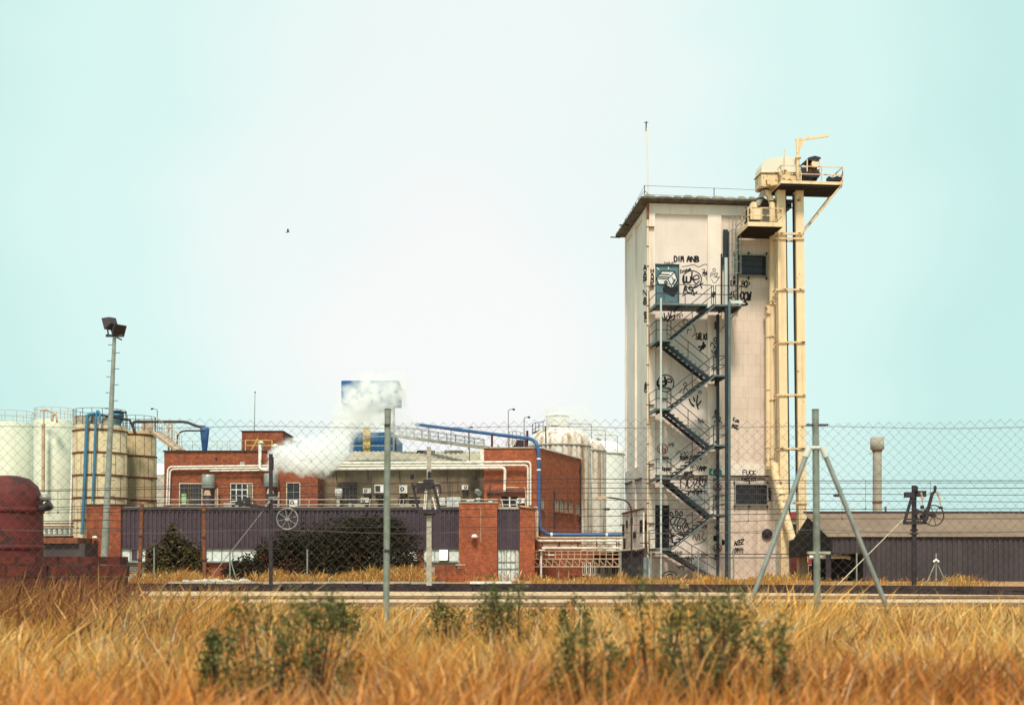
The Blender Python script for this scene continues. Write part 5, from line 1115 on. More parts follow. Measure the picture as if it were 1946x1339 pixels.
# dark slatted ramp on the boiler house roof
rm = thing('roof_cooler', 'dark slanted slatted cooler on the boiler house roof', 'cooler', (X(980,70),70,zb))
b = MB(); b.prism([P(975,848,70),(X(1003,70),70,Z(847,70)),P(1003,836,70),P(981,835,70)], (0,1.2,0)); b.build('body', M['black'], rm)
b = MB(); 
for i in range(5): b.beam(P(962+i*4,846,69.7),P(966+i*4,834,69.7),.05)
b.beam(P(961,847,69.9),P(967,830,69.9),.07); b.build('leg', M['pipe_t'], rm)
b = MB(); [b.tube([(X(x,70.5),70.5,zb),(X(x,70.5),70.5,Z(y,70.5))], .02, 5) for x, y in ((968,820),(974,819),(981,820),(989,821),(998,824))]; b.tube([P(968,820,70.5),P(981,818.5,70.5),P(998,824,70.5)], .02, 5); b.build('railing', M['galv'], rm)
# ================================================================== pipe rack and annex
YR = 65.2
ax = thing('low_annex', 'low shaded brick annex with white barred windows under the pipe rack', 'building', (X(1098,68.5),70,TZ))
b = MB(); b.box((X(1012,68.5),68.5,TZ),(X(1182,68.5),72.0,Z(1046,68.5))); b.build('wall', M['brick'], ax)
b = MB(); fbox(b, 1107,1068,1178,1107,68.44,.058); fbox(b, 1013,1078,1020,1107,68.4,.06); b.build('white_wall', M['pipe_w'], ax)
for x in (1110.5,1118,1126,1138,1152,1166):
    b = MB(); fbox(b, x-2.6,1068.5,x+2.6,1089,68.41,.028); wn = b.build('window', M['glass'], ax)
    b = MB(); fbox(b, x-.4,1068.5,x+.4,1089,68.38,.028); b.build('bar', M['white'], wn)
b = MB(); fbox(b, 1087,1093,1120,1098,66.8,1.0); [fbox(b, x,1098,x+2,1108,66.9,.1) for x in (1089,1116)]; b.build('bench', M['clad_dark'], ax)
pk = thing('pipe_rack', 'rusty tan pipe rack with a railed gangway and zigzag truss', 'pipe rack', (X(1098,YR),YR,TZ))
for y, r_, m_, x0, x1, dy in ((1021.5,.06,'pipe_t',1021,1182,0),(1027,.06,'pipe_w',1019,1182,.3),(1034,.03,'pipe_t',1025,1182,.5),(1037.5,.05,'pipe_t',1027,1165,.7),(1041,.06,'pipe_w',1030,1178,.2)):
    b = MB(); pp = [P(x0,y,YR+dy),P(x1,y,YR+dy)]
    if y < 1030: pp = rounded([P(x0 if y > 1024 else x0,965 if y < 1024 else 972,YR+dy)]+pp, .2)
    b.tube(pp, r_, 8); b.build('pipe', M[m_], pk)
b = MB()
for x in (1030,1063,1098,1134,1172,1176): b.beam(P(x,1018,YR+.4),P(x,1046,YR+.4),.06)
b.build('hanger', M['rust'], pk)
b = MB(); b.box((X(1013,YR),YR,Z(1062.5,YR)),(X(1178,YR),YR+.9,Z(1060.3,YR))); dk = b.build('gangway', M['pipe_t'], pk)
b = MB()
for y in (1046,1053): b.beam(P(1013,y,YR+.02),P(1178,y,YR+.02),.035)
for i in range(15): x = 1019+i*12.1; b.beam(P(min(x,1177),1060.3,YR+.02),P(min(x,1177),1045.8,YR+.02),.04)
b.build('railing', M['pipe_t'], dk)
b = MB(); b.beam(P(1012,1076,YR+.02),P(1178,1076,YR+.02),.06); n_ = 13
for i in range(n_): x0 = 1013+i*12.6; b.beam(P(x0,1063,YR+.02),P(x0+12,1075.5,YR+.02),.035); b.beam(P(x0+12.3,1063,YR+.02),P(x0+12.3,1076,YR+.02),.035)
b.build('truss', M['pipe_t'], pk)
b = MB(); b.tube([(X(1028,YR),YR-.1,TZ),P(1028,1044,YR-.1)], .06, 8); b.box((X(1023,YR),YR-.35,Z(1046,YR)),(X(1035,YR),YR+.1,Z(1043.5,YR))); b.build('post', M['white'], pk)
b = MB(); [b.tube([(X(x,YR),YR+.5,TZ),P(x,1063,YR+.5)], .05, 8) for x in (1062,1081,1177)]; b.build('post', M['pipe_t'], pk)
b = MB(); b.box((X(1041,YR),YR-.06,Z(1055,YR)),(X(1053,YR),YR-.02,Z(1052.5,YR))); b.build('sign', M['white'], pk)
# ================================================================== hoarding and dark lean-to at the tower's left face
hb = thing('hoarding', 'burnt peeling board panel at the tower foot, left face', 'panel', T.hitu(1203,1042,-.25), T)
b = MB(); uu = -.25; n_ = 9
pa, pb_ = T.hitu(1183.5,975,uu), T.hitu(1223,966.5,uu); ca, cb = T.hitu(1183.5,1043,uu), T.hitu(1223,1041,uu); zt_, zb_ = (pa[2]+pb_[2])/2, (ca[2]+cb[2])/2
r = random.Random(2)
for i in range(n_):
    w0, w1 = pb_[1]+(pa[1]-pb_[1])*i/n_, pb_[1]+(pa[1]-pb_[1])*(i+1)/n_-.025; b.box((uu-r.uniform(0,.03),w0,zb_),(uu+.05,w1,zt_-.06))
b.build('board', M['sign_dark'], hb)
b = MB()
for (f0, f1, g0, g1) in ((.88,.99,.30,.62),(.47,.58,.16,.34),(.02,.14,.28,.62),(.32,.45,.55,.72),(.84,.93,.70,.99),(.72,.80,.22,.42)):
    w0, w1 = pb_[1]+(pa[1]-pb_[1])*f0, pb_[1]+(pa[1]-pb_[1])*f1; b.box((uu-.05,w0,zt_-(zt_-zb_)*g1),(uu-.034,w1,zt_-(zt_-zb_)*g0))
b.build('burnt_patch', M['gblack'], hb)
b = MB(); b.beam((uu,pb_[1]-.1,zt_),(uu,pa[1]+.1,zt_),.10,.10); b.box((uu-.02,pb_[1]-.1,zb_-.06),(uu+.06,pa[1]+.1,zb_-.001)); b.build('frame', M['rust'], hb)
for f in (.02,.98): pass
le = thing('lean_to_shed', 'dark slatted lean-to shed left of the tower foot', 'shed', (X(1200,66),67.5,TZ))
b = MB(); Ys = 65.6; b.sheet((X(1180,Ys),Ys,TZ),(X(1222,Ys),Ys,TZ),(X(1180,Ys),Ys,Z(1046,Ys)),.22,.035,(0,-1,0)); b.box((X(1180,Ys),Ys+.02,TZ),(X(1222.5,Ys),70.5,Z(1048,Ys))); b.build('wall', M['black'], le)
b = MB(); b.prism([P(1136,1052.5,Ys-.3),P(1180,1046.5,Ys-.3),P(1225,1041.5,Ys-.3),P(1225,1038.5,Ys-.3),P(1180,1044,Ys-.3),P(1136,1051,Ys-.3)], (0,5,0)); b.build('roof', M['conc_lt'], le)
b = MB(); b.beam((X(1178.5,Ys),Ys-.2,TZ),(X(1178.5,Ys),Ys-.2,Z(1046,Ys)),.10); b.build('post', M['galv'], le)
b = MB(); b.box((X(1223,Ys),Ys+.6,TZ),(X(1231,Ys),Ys+.75,Z(1058,Ys))); b.build('side_panel', M['galv'], le); b = MB(); b.box((X(1231,Ys),Ys+.55,TZ),(X(1234.5,Ys),Ys+.7,Z(1058,Ys))); b.build('corner_strip', M['blue_lt'], le)
b = MB(); b.tube(rounded([P(1216,1031,66.4),P(1229,1031,66.4),P(1230,1052,66.4),P(1236,1055,66.4)],.15), .03, 6); b.build('pipe', M['rail_dark'], le)
# ================================================================== stack of orange blocks
bs = thing('block_stack', 'rough low stack of orange hollow blocks beside the concrete mast', 'block stack', (X(853,57),57.3,TZ))
b = MB(); b.box((X(826,57),57,TZ),(X(868,57),57.6,Z(1073,57))); b.box((X(868.1,57),57.02,TZ),(X(882,57),57.58,Z(1080,57))); b.build('block', M['block_orange'], bs)
b = MB(); b.box((X(866,57),56.9,Z(1074,57)),(X(884,57),57.7,Z(1071,57))); b.beam(P(872,1070,57.3),P(872,1052,57.3),.04); b.build('slab', M['conc_lt'], bs)
# ================================================================== silos and tanks, left
def silo(label, px0, px1, pyt, pyb, Y, m_, rings, dome, base='ground', seg=40):
    rr = (px1-px0)/2*Y/FPX; cx = X((px0+px1)/2,Y); zb_ = TZ; zt_ = Z(pyt,Y)
    t_ = thing('silo', label, 'silo', (cx,Y,zb_), group='storage silos and tanks')
    b = MB(); b.lathe((cx,Y,0), [(rr,zb_),(rr,zt_)] + [(rr*f, zt_+rr*g_) for f, g_ in dome], seg); b.build('shell', M[m_], t_)
    if rings:
        b = MB()
        for y in rings: z = Z(y,Y-rr); b.lathe((cx,Y,z), [(rr,-.05),(rr+.05,-.035),(rr+.05,.035),(rr,.05)], seg)
        for k in range(14):
            for i, (y0, y1) in enumerate(zip(rings, rings[1:])):
                a = 2*math.pi*(k+.5*(i % 2))/14; q = (cx+(rr+.005)*math.cos(a), Y+(rr+.005)*math.sin(a)); b.tube([(*q,Z(y0,Y-rr)),(*q,Z(y1,Y-rr))], .012, 4)
        b.build('hoop', M['rust'], t_)
    return t_, cx, rr, zt_
def toprail(t_, cx, Y, rr, zt_, h=.9, n=16, m_='rail_dark'):
    b = MB()
    for z in (h, h*.5): b.tube([(cx+rr*.97*math.cos(2*math.pi*k/24),Y+rr*.97*math.sin(2*math.pi*k/24),zt_+z) for k in range(25)], .014, 5, caps=False)
    for k in range(n): a = 2*math.pi*k/n; b.tube([(cx+rr*.97*math.cos(a),Y+rr*.97*math.sin(a),zt_),(cx+rr*.97*math.cos(a),Y+rr*.97*math.sin(a),zt_+h)], .018, 5)
    b.build('railing', M[m_], t_)
flat = [(.98,.01),(.5,.08),(0,.12)]
t1, cx, rr, zt_ = silo('pale cream silo at the left with a tan pipe up its side', 66, 139, 800, 1100, 78, 'tank_w', None, flat); toprail(t1, cx, 78, rr, zt_, .75, 14, 'railing')
b = MB(); Yq = 76.0; b.tube(rounded([P(82,935,Yq),P(83,760,Yq),P(76,779,Yq)],.1)[:1]+[P(82.5,805,Yq)], .11, 8); b.build('tan_pipe', M['pipe_t'], t1)
b = MB(); b.tube(rounded([P(83,806,Yq),P(83.5,778,Yq),P(86,778,Yq),P(107,785,Yq),P(108,802,Yq)],.25), .05, 8); b.tube([P(77,779,Yq),P(90,779,Yq)], .06, 8); b.tube(rounded([P(99,800,Yq),P(99,787,Yq),P(104,788,Yq)],.1), .09, 8); b.build('top_pipe', M['pipe_t'], t1)
b = MB(); b.beam(P(133.5,1020,76.2),P(139,820,76.2),.10,.2); b.build('light_gap_strip', M['white'], t1)  # white strip painted in for the light gap between the silos
t2, cx, rr, zt_ = silo('white silo cut off by the left edge', -30, 64, 806, 1100, 80, 'tank_w', None, flat); toprail(t2, cx, 80, rr, zt_, .75, 14, 'railing')
t2, cx, rr, zt_ = silo('tall white silo outside left of the cream silo', -130, -36, 806, 1100, 82, 'tank_w', None, flat)
t3, cx, rr, zt_ = silo('largest beige hooped silo with two blue pipes', 141, 240, 811, 1100, 74, 'silo', (815,858,901,944,987,1030), flat); toprail(t3, cx, 74, rr, zt_, .95)
b = MB(); r = random.Random(3)
for k in range(16): a = r.uniform(0,6.3); q = r.uniform(.2,.85)*rr; s = r.uniform(.1,.3); b.box((cx+q*math.cos(a)-s,74+q*math.sin(a)-s,zt_+.02),(cx+q*math.cos(a)+s,74+q*math.sin(a)+s,zt_+r.uniform(.25,.6)))
b.build('roof_fitting', M['conc_lt'], t3)
b = MB(); Yq = 72.3; b.tube(rounded([P(156,1015,Yq),P(161,905,Yq),P(164.5,812,Yq),P(166,787,Yq),P(180,785.5,Yq)],.5), .10, 8); b.tube(rounded([P(176,952,Yq),P(178,905,Yq),P(182,800,Yq),P(185,778,Yq),P(190,787,Yq),P(191,804,Yq)],.25), .075, 8); b.build('blue_pipe', M['blue_lt'], t3)
b = MB(); b.tube([P(176,786,Yq),P(210,791,Yq+.5),P(240,797,Yq+1),P(246,797,Yq+2)], .06, 8); b.build('cross_pipe', M['rail_dark'], t3)
dc = thing('dust_collector', 'blue dust collector drum with a dark lid on the beige silo', 'filter', (X(224,74),74,zt_))
b = MB(); q = (X(223,74),74,zt_); h = Z(781,74)-zt_; b.lathe(q, [(.12,0),(.30,.35),(.34,.45),(.34,.62),(.38,.64),(.38,.70),(.34,.72),(.34,h-.12)], 18); b.build('drum', M['blue_lt'], dc)
b = MB(); b.lathe((q[0],q[1],q[2]+h-.12), [(.34,0),(.40,.02),(.40,.10),(.2,.16),(0,.2)], 18); b.beam((q[0]-.4,74-.2,zt_+h-.02),(q[0]+.6,74-.2,zt_+h-.12),.1); b.build('lid', M['black'], dc)
t4, cx, rr, zt_ = silo('smaller ochre hooped silo behind the beige one', 224, 296, 822, 1100, 77, 'silo_dk', (824,865,906,949,990), flat); toprail(t4, cx, 77, rr, zt_, .95, 14)
b = MB(); b.lathe((X(280,76.6),76.6,zt_), [(.34,0),(.34,.42),(.25,.55),(0,.58)], 16); b.build('roof_fitting', M['pipe_t'], t4)
t5, cx, rr, zt_ = silo('low grey silo behind the brick corner', 292, 330, 903, 1100, 84, 'conc_lt', None, flat)
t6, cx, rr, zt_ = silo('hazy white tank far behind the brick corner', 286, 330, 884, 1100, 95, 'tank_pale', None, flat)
# transport pipe and blue cyclone
tp = thing('transport_pipe', 'dark transport pipe bridging from the ochre silo to the blue cyclone', 'pipe', P(320,822,74.5))
b = MB(); Yq = 74.5; b.tube(rounded([P(258,824,Yq),P(250,806,Yq),P(246,796,Yq)],.2), .07, 8); b.tube(rounded([P(256,822,Yq),P(250,800,Yq),P(275,801,Yq),P(355,801,Yq),P(374,810,Yq),P(390,811,Yq)],.5), .085, 10); b.tube(rounded([P(336,852,73.4),P(337,818,73.4),P(389,818,73.4)],.6), .05, 8); b.build('pipe', M['clad_dark'], tp)
b = MB()
for x, y1 in ((320.5,856),(326.5,856)): b.beam(P(x,y1+4,Yq),P(x,803,Yq),.09)
b.beam(P(320,805,Yq),P(327,805,Yq),.08,.12); b.build('support', M['pipe_t'], tp)
cy = thing('cyclone', 'dark blue tapering cyclone on the brick roof edge', 'cyclone', (X(389,74),74,zr))
b = MB(); b.lathe((X(389,74),74,zr), [(.13,0),(.13,.35),(.15,.4),(.27,Z(818,74)-zr),(.27,Z(813,74)-zr),(.12,Z(811,74)-zr),(0,Z(811,74)-zr)], 18); b.build('body', M['blue'], cy)
sw = thing('roof_stair', 'tan sloping gangway from the ochre silo to the brick roof', 'stair', P(320,842,73.5))
q0, q1 = Vector(P(296,821,75)), Vector(P(343,856,72.5)); b = MB(); b.beam(q0,q1,.6,.16); b.build('string', M['pipe_t'], sw)
b = MB()
for s in (-.28,.28):
    for h in (.9,.45): b.tube([q0+Vector((0,s,h)),q1+Vector((0,s,h))], .02, 5)
    for i in range(6): a = q0.lerp(q1,i/5)+Vector((0,s,0)); b.tube([a,a+Vector((0,0,.9))], .018, 5)
b.build('railing', M['railing'], sw)
# ================================================================== white tanks right of the boiler house
def wtank(label, px0, px1, pyt, pys, Y, m_, fl=.035):
    rr = (px1-px0)/2*Y/FPX; cx = X((px0+px1)/2,Y); zs = Z(pys,Y-rr*.5); h = Z(pyt,Y)-zs
    t_ = thing('white_tank', label, 'tank', (cx,Y,TZ), group='white domed tanks')
    b = MB(); b.lathe((cx,Y,0), [(rr,TZ),(rr,zs)] , 72, flute=fl, fn=72); b.build('shell', M[m_], t_)
    b = MB(); n_ = 10; b.lathe((cx,Y,zs), [(rr*1.005*math.cos(R(90*k/n_))**.62 if k < n_ else 0, h*math.sin(R(90*k/n_))) for k in range(n_+1)], 48); b.build('dome', M[m_], t_)
    b = MB(); b.lathe((cx,Y,zs), [(rr+.01,-.06),(rr+.06,-.04),(rr+.06,.04),(rr+.01,.06)], 48); b.build('seam', M['conc_lt'], t_); return t_, cx, rr, zs
k1, cx, rr, zs = wtank('broad white domed tank streaked with rust behind the boiler house', 1006, 1122, 813, 846, 79, 'tank_r')
b = MB()
for x, y0, y1 in ((1012,826,805),(1018,822,803),(1024,820,802),(1032,817,800)): b.tube([P(x,y0,79),P(x,y1,79)], .02, 5)
b.tube([P(1010,810,79),P(1016,803,79),P(1026,802,79),P(1035,800,79)], .02, 5); b.tube([P(1010,818,79),P(1018,812,79),P(1026,811,79)], .015, 5)
b.beam(P(1012,822.5,79),P(1038,814.5,79),.3,.08); b.build('railing', M['rail_dark'], k1)
b = MB(); b.tube(rounded([P(1034,811,77.3),P(1037,810.5,77.3),P(1037.5,852,77.3)],.1), .035, 6); b.build('vent_pipe', M['rail_dark'], k1)
b = MB(); b.beam(P(1048.5,808.5,78.5),P(1062,808.8,78.5),.05); b.tube([P(1048,808.5,78.5),P(1049.5,808.5,78.5)], .06, 8); b.beam(P(1055,809,78.5),P(1055,814,78.5),.05); b.beam(P(1079,812.5,79),P(1094,818.5,79),.3,.1); b.build('hatch', M['rail_dark'], k1)
k2, cx, rr, zs = wtank('narrower white domed tank with the darkest rust, right of the broad one', 1046, 1151, 832, 856, 83, 'tank_r')
b = MB(); b.tube(rounded([P(1080,804.5,82),P(1124,805.5,82),P(1124,838,82)],.08), .025, 5); b.tube(rounded([P(1106,816,83),P(1150,817.5,83),P(1150.5,850,83)],.08), .025, 5); b.tube(rounded([P(1130,826,86),P(1173,827,86),P(1173.5,858,86)],.08), .022, 5); b.beam(P(1134,833,82.8),P(1142,836,82.8),.3,.1); b.build('vent_pipe', M['galv'], k2)
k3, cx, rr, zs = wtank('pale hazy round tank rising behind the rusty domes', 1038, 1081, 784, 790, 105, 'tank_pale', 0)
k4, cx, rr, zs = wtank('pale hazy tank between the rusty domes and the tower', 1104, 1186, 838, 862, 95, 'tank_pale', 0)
# ================================================================== blue and white process tower far behind
YE = 92.0
ct = thing('process_tower', 'white process tower with blue cap and blue and yellow base behind the steam', 'tower', (X(703,YE),96,TZ))
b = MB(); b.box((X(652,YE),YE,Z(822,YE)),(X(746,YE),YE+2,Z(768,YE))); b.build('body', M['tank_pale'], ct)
b = MB(); p0 = (X(648.5,YE-.4),YE-.4,Z(768,YE)); b.sheet(p0,(X(758,YE-.4),YE-.4,Z(768,YE)),(p0[0],p0[1],Z(724.5,YE)),.35,.05,(0,-1,0)); b.box((X(648.5,YE-.4)+.02,YE-.38,Z(767.5,YE)),(X(758,YE-.4)-.02,YE+2.2,Z(725,YE))); b.build('cap', M['blue_clad'], ct)
b = MB(); b.box((X(735,YE-.4),YE-.55,Z(735.5,YE)),(X(760,YE-.4),YE+3,Z(732.5,YE))); b.box((X(700,YE),YE-.3,Z(772,YE)),(X(716,YE),YE-.01,Z(767,YE))); b.build('ledge', M['clad_dark'], ct)
b = MB(); Y2 = 84; p0 = (X(664,Y2),Y2,TZ); b.sheet(p0,(X(746,Y2),Y2,TZ),(p0[0],Y2,Z(821,Y2)),.3,.05,(0,-1,0)); b.box((X(664,Y2)+.02,Y2+.02,TZ),(X(746,Y2)-.02,91.9,Z(821.5,Y2))); b.build('base', M['blue_clad'], ct)
b = MB(); p0 = (X(690,Y2),Y2-.12,Z(870,Y2)); b.sheet(p0,(X(704.5,Y2),Y2-.12,Z(870,Y2)),(p0[0],Y2-.12,Z(812,Y2)),.3,.05,(0,-1,0)); b.box((X(690,Y2)+.01,Y2-.11,Z(870,Y2)),(X(704.5,Y2)-.01,Y2-.055,Z(812,Y2))); b.build('column', M['yellow'], ct)
b = MB()
for y in (829,846.5,864): b.beam(P(664,y,Y2-.3),P(749,y,Y2-.3),.08)
b.beam(P(748,866,Y2-.3),P(748,828,Y2-.3),.09); b.build('railing', M['galv'], ct)
# ================================================================== right side: shed, chimney, red building
XS = X(1579,59.0)
sh = thing('corrugated_shed', 'long dark corrugated shed with brown roof and gable sheet blackened for shade', 'shed', (XS+9,64,TZ))
zE, zR, yR = Z(1020,59), Z(974.5,63.2), 63.2; yF = 69.2; zF = Z(1052,yF); xr = XS+24
b = MB(); p0 = (X(1553,yR),yR,zR); e0 = (XS-.15,58.9,zE)
b.sheet(e0,(xr,58.9,zE),(e0[0]-.15,yR,zR),.135,.03,(0,-.3,1),'wave'); b.sheet((XS+.02,yR+.02,zR),(xr,yR+.02,zR),(XS+.02,yF+.2,zF-.05),.3,.03,(0,.3,1),'wave')
b.build('roof', M['roof_brown'], sh)
b = MB(); b.beam((XS-.3,yR,zR+.06),(xr,yR,zR+.06),.3,.06); b.build('ridge_cap', M['clad_dark'], sh)
b = MB(); b.prism([(XS,59.0,Z(1052,59)),(XS,59.0,zE-.03),(XS,yR,zR-.03),(XS,yF,zF-.03),(XS,yF,zF-.25)], (.08,0,0)); b.build('gable', M['dark'], sh)  # closed sheet in near-black: the shade inside the gable is in its colour
xw = X(1641,59)
b = MB(); b.sheet((XS+.09,59.05,Z(1051,59)),(xw-.002,59.05,Z(1051,59)),(XS+.09,59.05,zE-.04),.24,.04,(0,-1,0)); b.sheet((xw,59.05,TZ),(xr,59.05,TZ),(xw,59.05,zE-.04),.24,.04,(0,-1,0)); b.box((xw+.02,59.08,TZ),(xr,59.12,zE-.05)); b.build('wall', M['clad_dark'], sh)
b = MB(); b.box((xw,59.13,TZ),(xw+.06,yF,zF-.1)); b.build('inner_wall', M['dark'], sh)
b = MB(); b.box((X(1571,59.2),59.2,TZ),(X(1579.5,59.2),59.4,Z(1051,59))); b.build('post', M['black'], sh)
b = MB(); b.tube([P(1538,1058,60.5),P(1608,1057.5,60.5),P(1616,1060.5,60.5)], .085, 8); b.build('gutter_pipe', M['white'], sh)
ob = thing('brick_outbuilding', 'small dark brick outbuilding under the shed gable', 'building', (X(1575,71),72,TZ))
b = MB(); b.box((X(1508,71),71,TZ),(X(1640,71),74,Z(1056,71))); b.build('wall', M['red_lt'], ob)
for x0, x1 in ((1537,1560),(1591,1625)):
    b = MB(); fbox(b, x0,1074,x1,1095,70.97,.028); wn = b.build('window', M['glass'], ob); b = MB(); fbox(b, x0-1.5,1072.5,x1+1.5,1074,70.9,.09); fbox(b, x0-1.5,1074,x0,1095,70.9,.09); fbox(b, x1,1074,x1+1.5,1095,70.9,.09); fbox(b, (x0+x1)/2-.5,1074,(x0+x1)/2+.5,1095,70.94,.029); b.build('frame', M['pipe_t'], wn)
b = MB()
for y in (1094,1099): b.tube([P(1500,y,69.6),P(1628,y,69.6)], .03, 6)
for i in range(6): x = 1505+i*24; b.tube([(X(x,69.6),69.6,TZ),P(x,1093,69.6)], .03, 6)
b.tube([P(1502,1078,69.4),P(1522,1096,69.4)], .035, 6); b.tube([P(1502,1083,69.4),P(1516,1096,69.4)], .035, 6); b.build('railing', M['railing'], ob)
b = MB(); b.beam((X(1524,69.8),69.8,TZ),P(1524,1056,69.8),.25); b.beam((X(1531.5,69.8),69.8,TZ),P(1531.5,1056,69.8),.2); b.build('post', M['cream'], ob)
rd = thing('red_hall', 'distant hall with a red top band behind the elevator legs', 'building', (X(1570,90),94,TZ))
b = MB(); b.box((X(1490,90),90,TZ),(X(1650,90),99,Z(985,90))); b.build('wall', M['conc_lt'], rd)
b = MB(); b.box((X(1488,90),89.8,Z(985,90)+.002),(X(1652,90),99.2,Z(972,90))); b.build('fascia', M['red_lt'], rd)
b = MB(); fbox(b, 1495,995,1540,1050,89.95,.04); b.build('opening', M['dark'], rd)
chm = thing('chimney', 'slim grey chimney with a wide cap behind the brown roof', 'chimney', (X(1667,82),82,TZ))
b = MB(); c = (X(1667,82),82,TZ); zc = Z(853,82)-TZ; b.lathe(c, [(.29,0),(.28,zc)], 20); b.build('stack', M['conc_lt'], chm)
b = MB(); hc = Z(831,82)-TZ; b.lathe(c, [(.28,zc-.12),(.44,zc+.0),(.44,hc),(.36,hc),(.36,hc-.1),(0,hc-.1)], 24); b.build('cap', M['conc_lt'], chm)
b = MB()
for y in (954,856): q = Z(y,82); b.lathe((c[0],82,q), [(.28,-.05),(.33,-.04),(.33,.04),(.28,.05)], 20)
b.tube([(c[0]-.25,81.9,zc-.15+TZ),(c[0]-.5,81.9,zc-.35+TZ)], .02, 5); b.beam((X(1683,82),82,Z(980,82)),(X(1683,82),82,Z(962,82)),.1); b.build('band', M['rust'], chm)
# ================================================================== dark platform with a perforated beam, left edge
dp_ = thing('loading_dock', 'dark low dock with a steel beam pierced by round holes', 'dock', (X(110,60),62,TZ))
b = MB(); b.box((X(-60,60),60,TZ),(X(161,60),66,Z(1032,60))); b.build('wall', M['clad_dark'], dp_)
b = MB(); b.box((X(-60,60),59.8,Z(1032,60)+.001),(X(150,60),66.2,Z(1021,60))); b.build('deck', M['rust'], dp_)
b = MB(); zc = Z(1009.5,60); xx = [X(84+10*k,60) for k in range(6)]
z0, z1 = Z(1014,60), Z(1005,60); x0, x1 = X(70,60), X(133,60); b.box((x0,60.0,z1),(x1,60.1,z1+.06)); b.box((x0,60.0,z0-.06),(x1,60.1,z0))
for k in range(7): c = X(79+10*k-1.8,60); b.box((max(x0,c-.045),60.002,z0),(min(x1,c+.045),60.098,z1))
b.build('pierced_beam', M['galv'], dp_)
b = MB(); b.box((x0,59.9,z1+.10),(x1+.1,60.3,z1+.16)); b.box((x0,59.9,z1+.25),(x1+.1,60.3,z1+.30)); b.box((x0,60.3,Z(1021,60)),(x1,60.5,z0-.08)); b.build('ledge', M['rust'], dp_)
# ================================================================== near left: block wall and red tank
bw_ = MB(); Yw = 18.0; r = random.Random(3); hcs = 0.17; zz = 0.0; i = 0
while zz < 1.12:
    x = X(-170,Yw)-(.15 if i % 2 else 0)
    xe = X(238.5,Yw)-(.0 if i % 2 else .02)
    while x < xe-.02:
        wdt = min(.30, xe-x); bw_.box((x,Yw+r.uniform(-.012,.012),zz),(x+wdt-.008,Yw+.22,min(zz+hcs-.008,1.135))); x += wdt
    zz += hcs; i += 1
bw_.top('block_wall', M['block_red'], 'near dark red block wall end in the grass at the left', 'wall')
rt = thing('red_tank', 'red round tank end with silver valve at the left edge', 'tank', (X(17,24),24,0))
b = MB(); rr = (79+45)/2*24/FPX; c = (X(17,24),24,0); zt_ = Z(903,24); b.lathe(c, [(rr,0),(rr,zt_-.55),(rr*.97,zt_-.4),(rr*.85,zt_-.2),(rr*.6,zt_-.06),(rr*.3,zt_-.01),(0,zt_)], 28); b.build('shell', M['red'], rt)
b = MB()
for zz in (.5, 1.35, 2.05): b.lathe((c[0],24,zz), [(rr,-.05),(rr+.02,-.04),(rr+.02,.04),(rr,.05)], 28)
b.build('band', M['red'], rt)
b = MB(); b.tube([P(76,966,23.9),P(94,962,23.9)], .075, 12); b.tube([P(90,962,23.9),P(97,958,23.9)], .09, 12); b.build('valve', M['black'], rt)
b = MB(); b.tube([P(78,948,23.9),P(93,946,23.9)], .055, 12); b.lathe((X(86,23.9),23.9,Z(952,23.9)), [(.03,0),(.10,.02),(.11,.08),(.07,.13),(0,.14)], 12); b.build('handwheel', M['galv'], rt)
# ================================================================== near chain-link fence
YN = 13.7
nf = thing('chain_link_fence', 'near chain-link fence with grey tube posts and raking braces', 'fence', (X(1100,YN),YN,0))
b = MB(); pw = 19.25*YN/FPX/2; zt_ = Z(799.5,YN); x0 = X(-130,YN); n_ = int((X(2080,YN)-x0)/pw); r = random.Random(1); hd_ = pw*2.0; rows = int((zt_-.04)/(hd_/2)); wr = .0019
for i in range(n_):
    s = 1 if i % 2 else -1; pts = []
    xl = x0+i*pw
    for k in range(rows+1):
        xx_ = xl + s*(pw/2+.002 if (k % 2) else -pw/2-.002) + pw/2; z = zt_-k*hd_/2
        pts.append((xx_+.008*math.sin(i*.7+k*.9)*.35, YN+(.006 if k % 2 else -.006), z + .022*math.sin(xl*1.3)+.006*math.sin(xl*5.1)))
    b.tube(pts, wr, 4, caps=False)
b.build('mesh', M['wire'], nf)
b = MB()
for z, amp in ((Z(812,YN),.012),(Z(1010,YN),.02),(.25,.02)):
    b.tube([(x0+(X(2080,YN)-x0)*k/30, YN-.012, z+amp*math.sin(k*.9)) for k in range(31)], .0032, 5, caps=False)
b.build('tension_wire', M['wire'], nf)
b = MB(); b.tube([(X(734,YN),YN-.05,-.05),P(737,778,YN-.05)], .0345, 14); po = b.build('post', M['galv_g'], nf, 'lone upright post')
b = MB(); b.tube([P(737,778.5,YN-.05),P(737,777,YN-.05)], .037, 14); 
for y in (808,1046): q = P(736,y,YN-.05); b.box((q[0]-.03,YN-.09,q[2]-.012),(q[0]+.03,YN-.0,q[2]+.012))
b.build('clip', M['rail_dark'], po)
b = MB(); b.tube([(X(1552,YN),YN-.05,-.05),P(1549.5,779,YN-.05)], .0365, 14); po = b.build('post', M['galv_g'], nf, 'post with two raking braces')
b = MB(); b.box((X(1530,YN),YN-.075,Z(809.5,YN)),(X(1571,YN),YN-.035,Z(806.5,YN))); b.tube([P(1549.5,779,YN-.05),P(1549.5,777.5,YN-.05)],.039,14); b.build('clip', M['rail_dark'], po)
b = MB(); b.box((X(1532,YN),YN-.08,Z(1052,YN)),(X(1575,YN),YN-.03,Z(1047.5,YN))); b.build('lower_clip', M['lichen'], po)
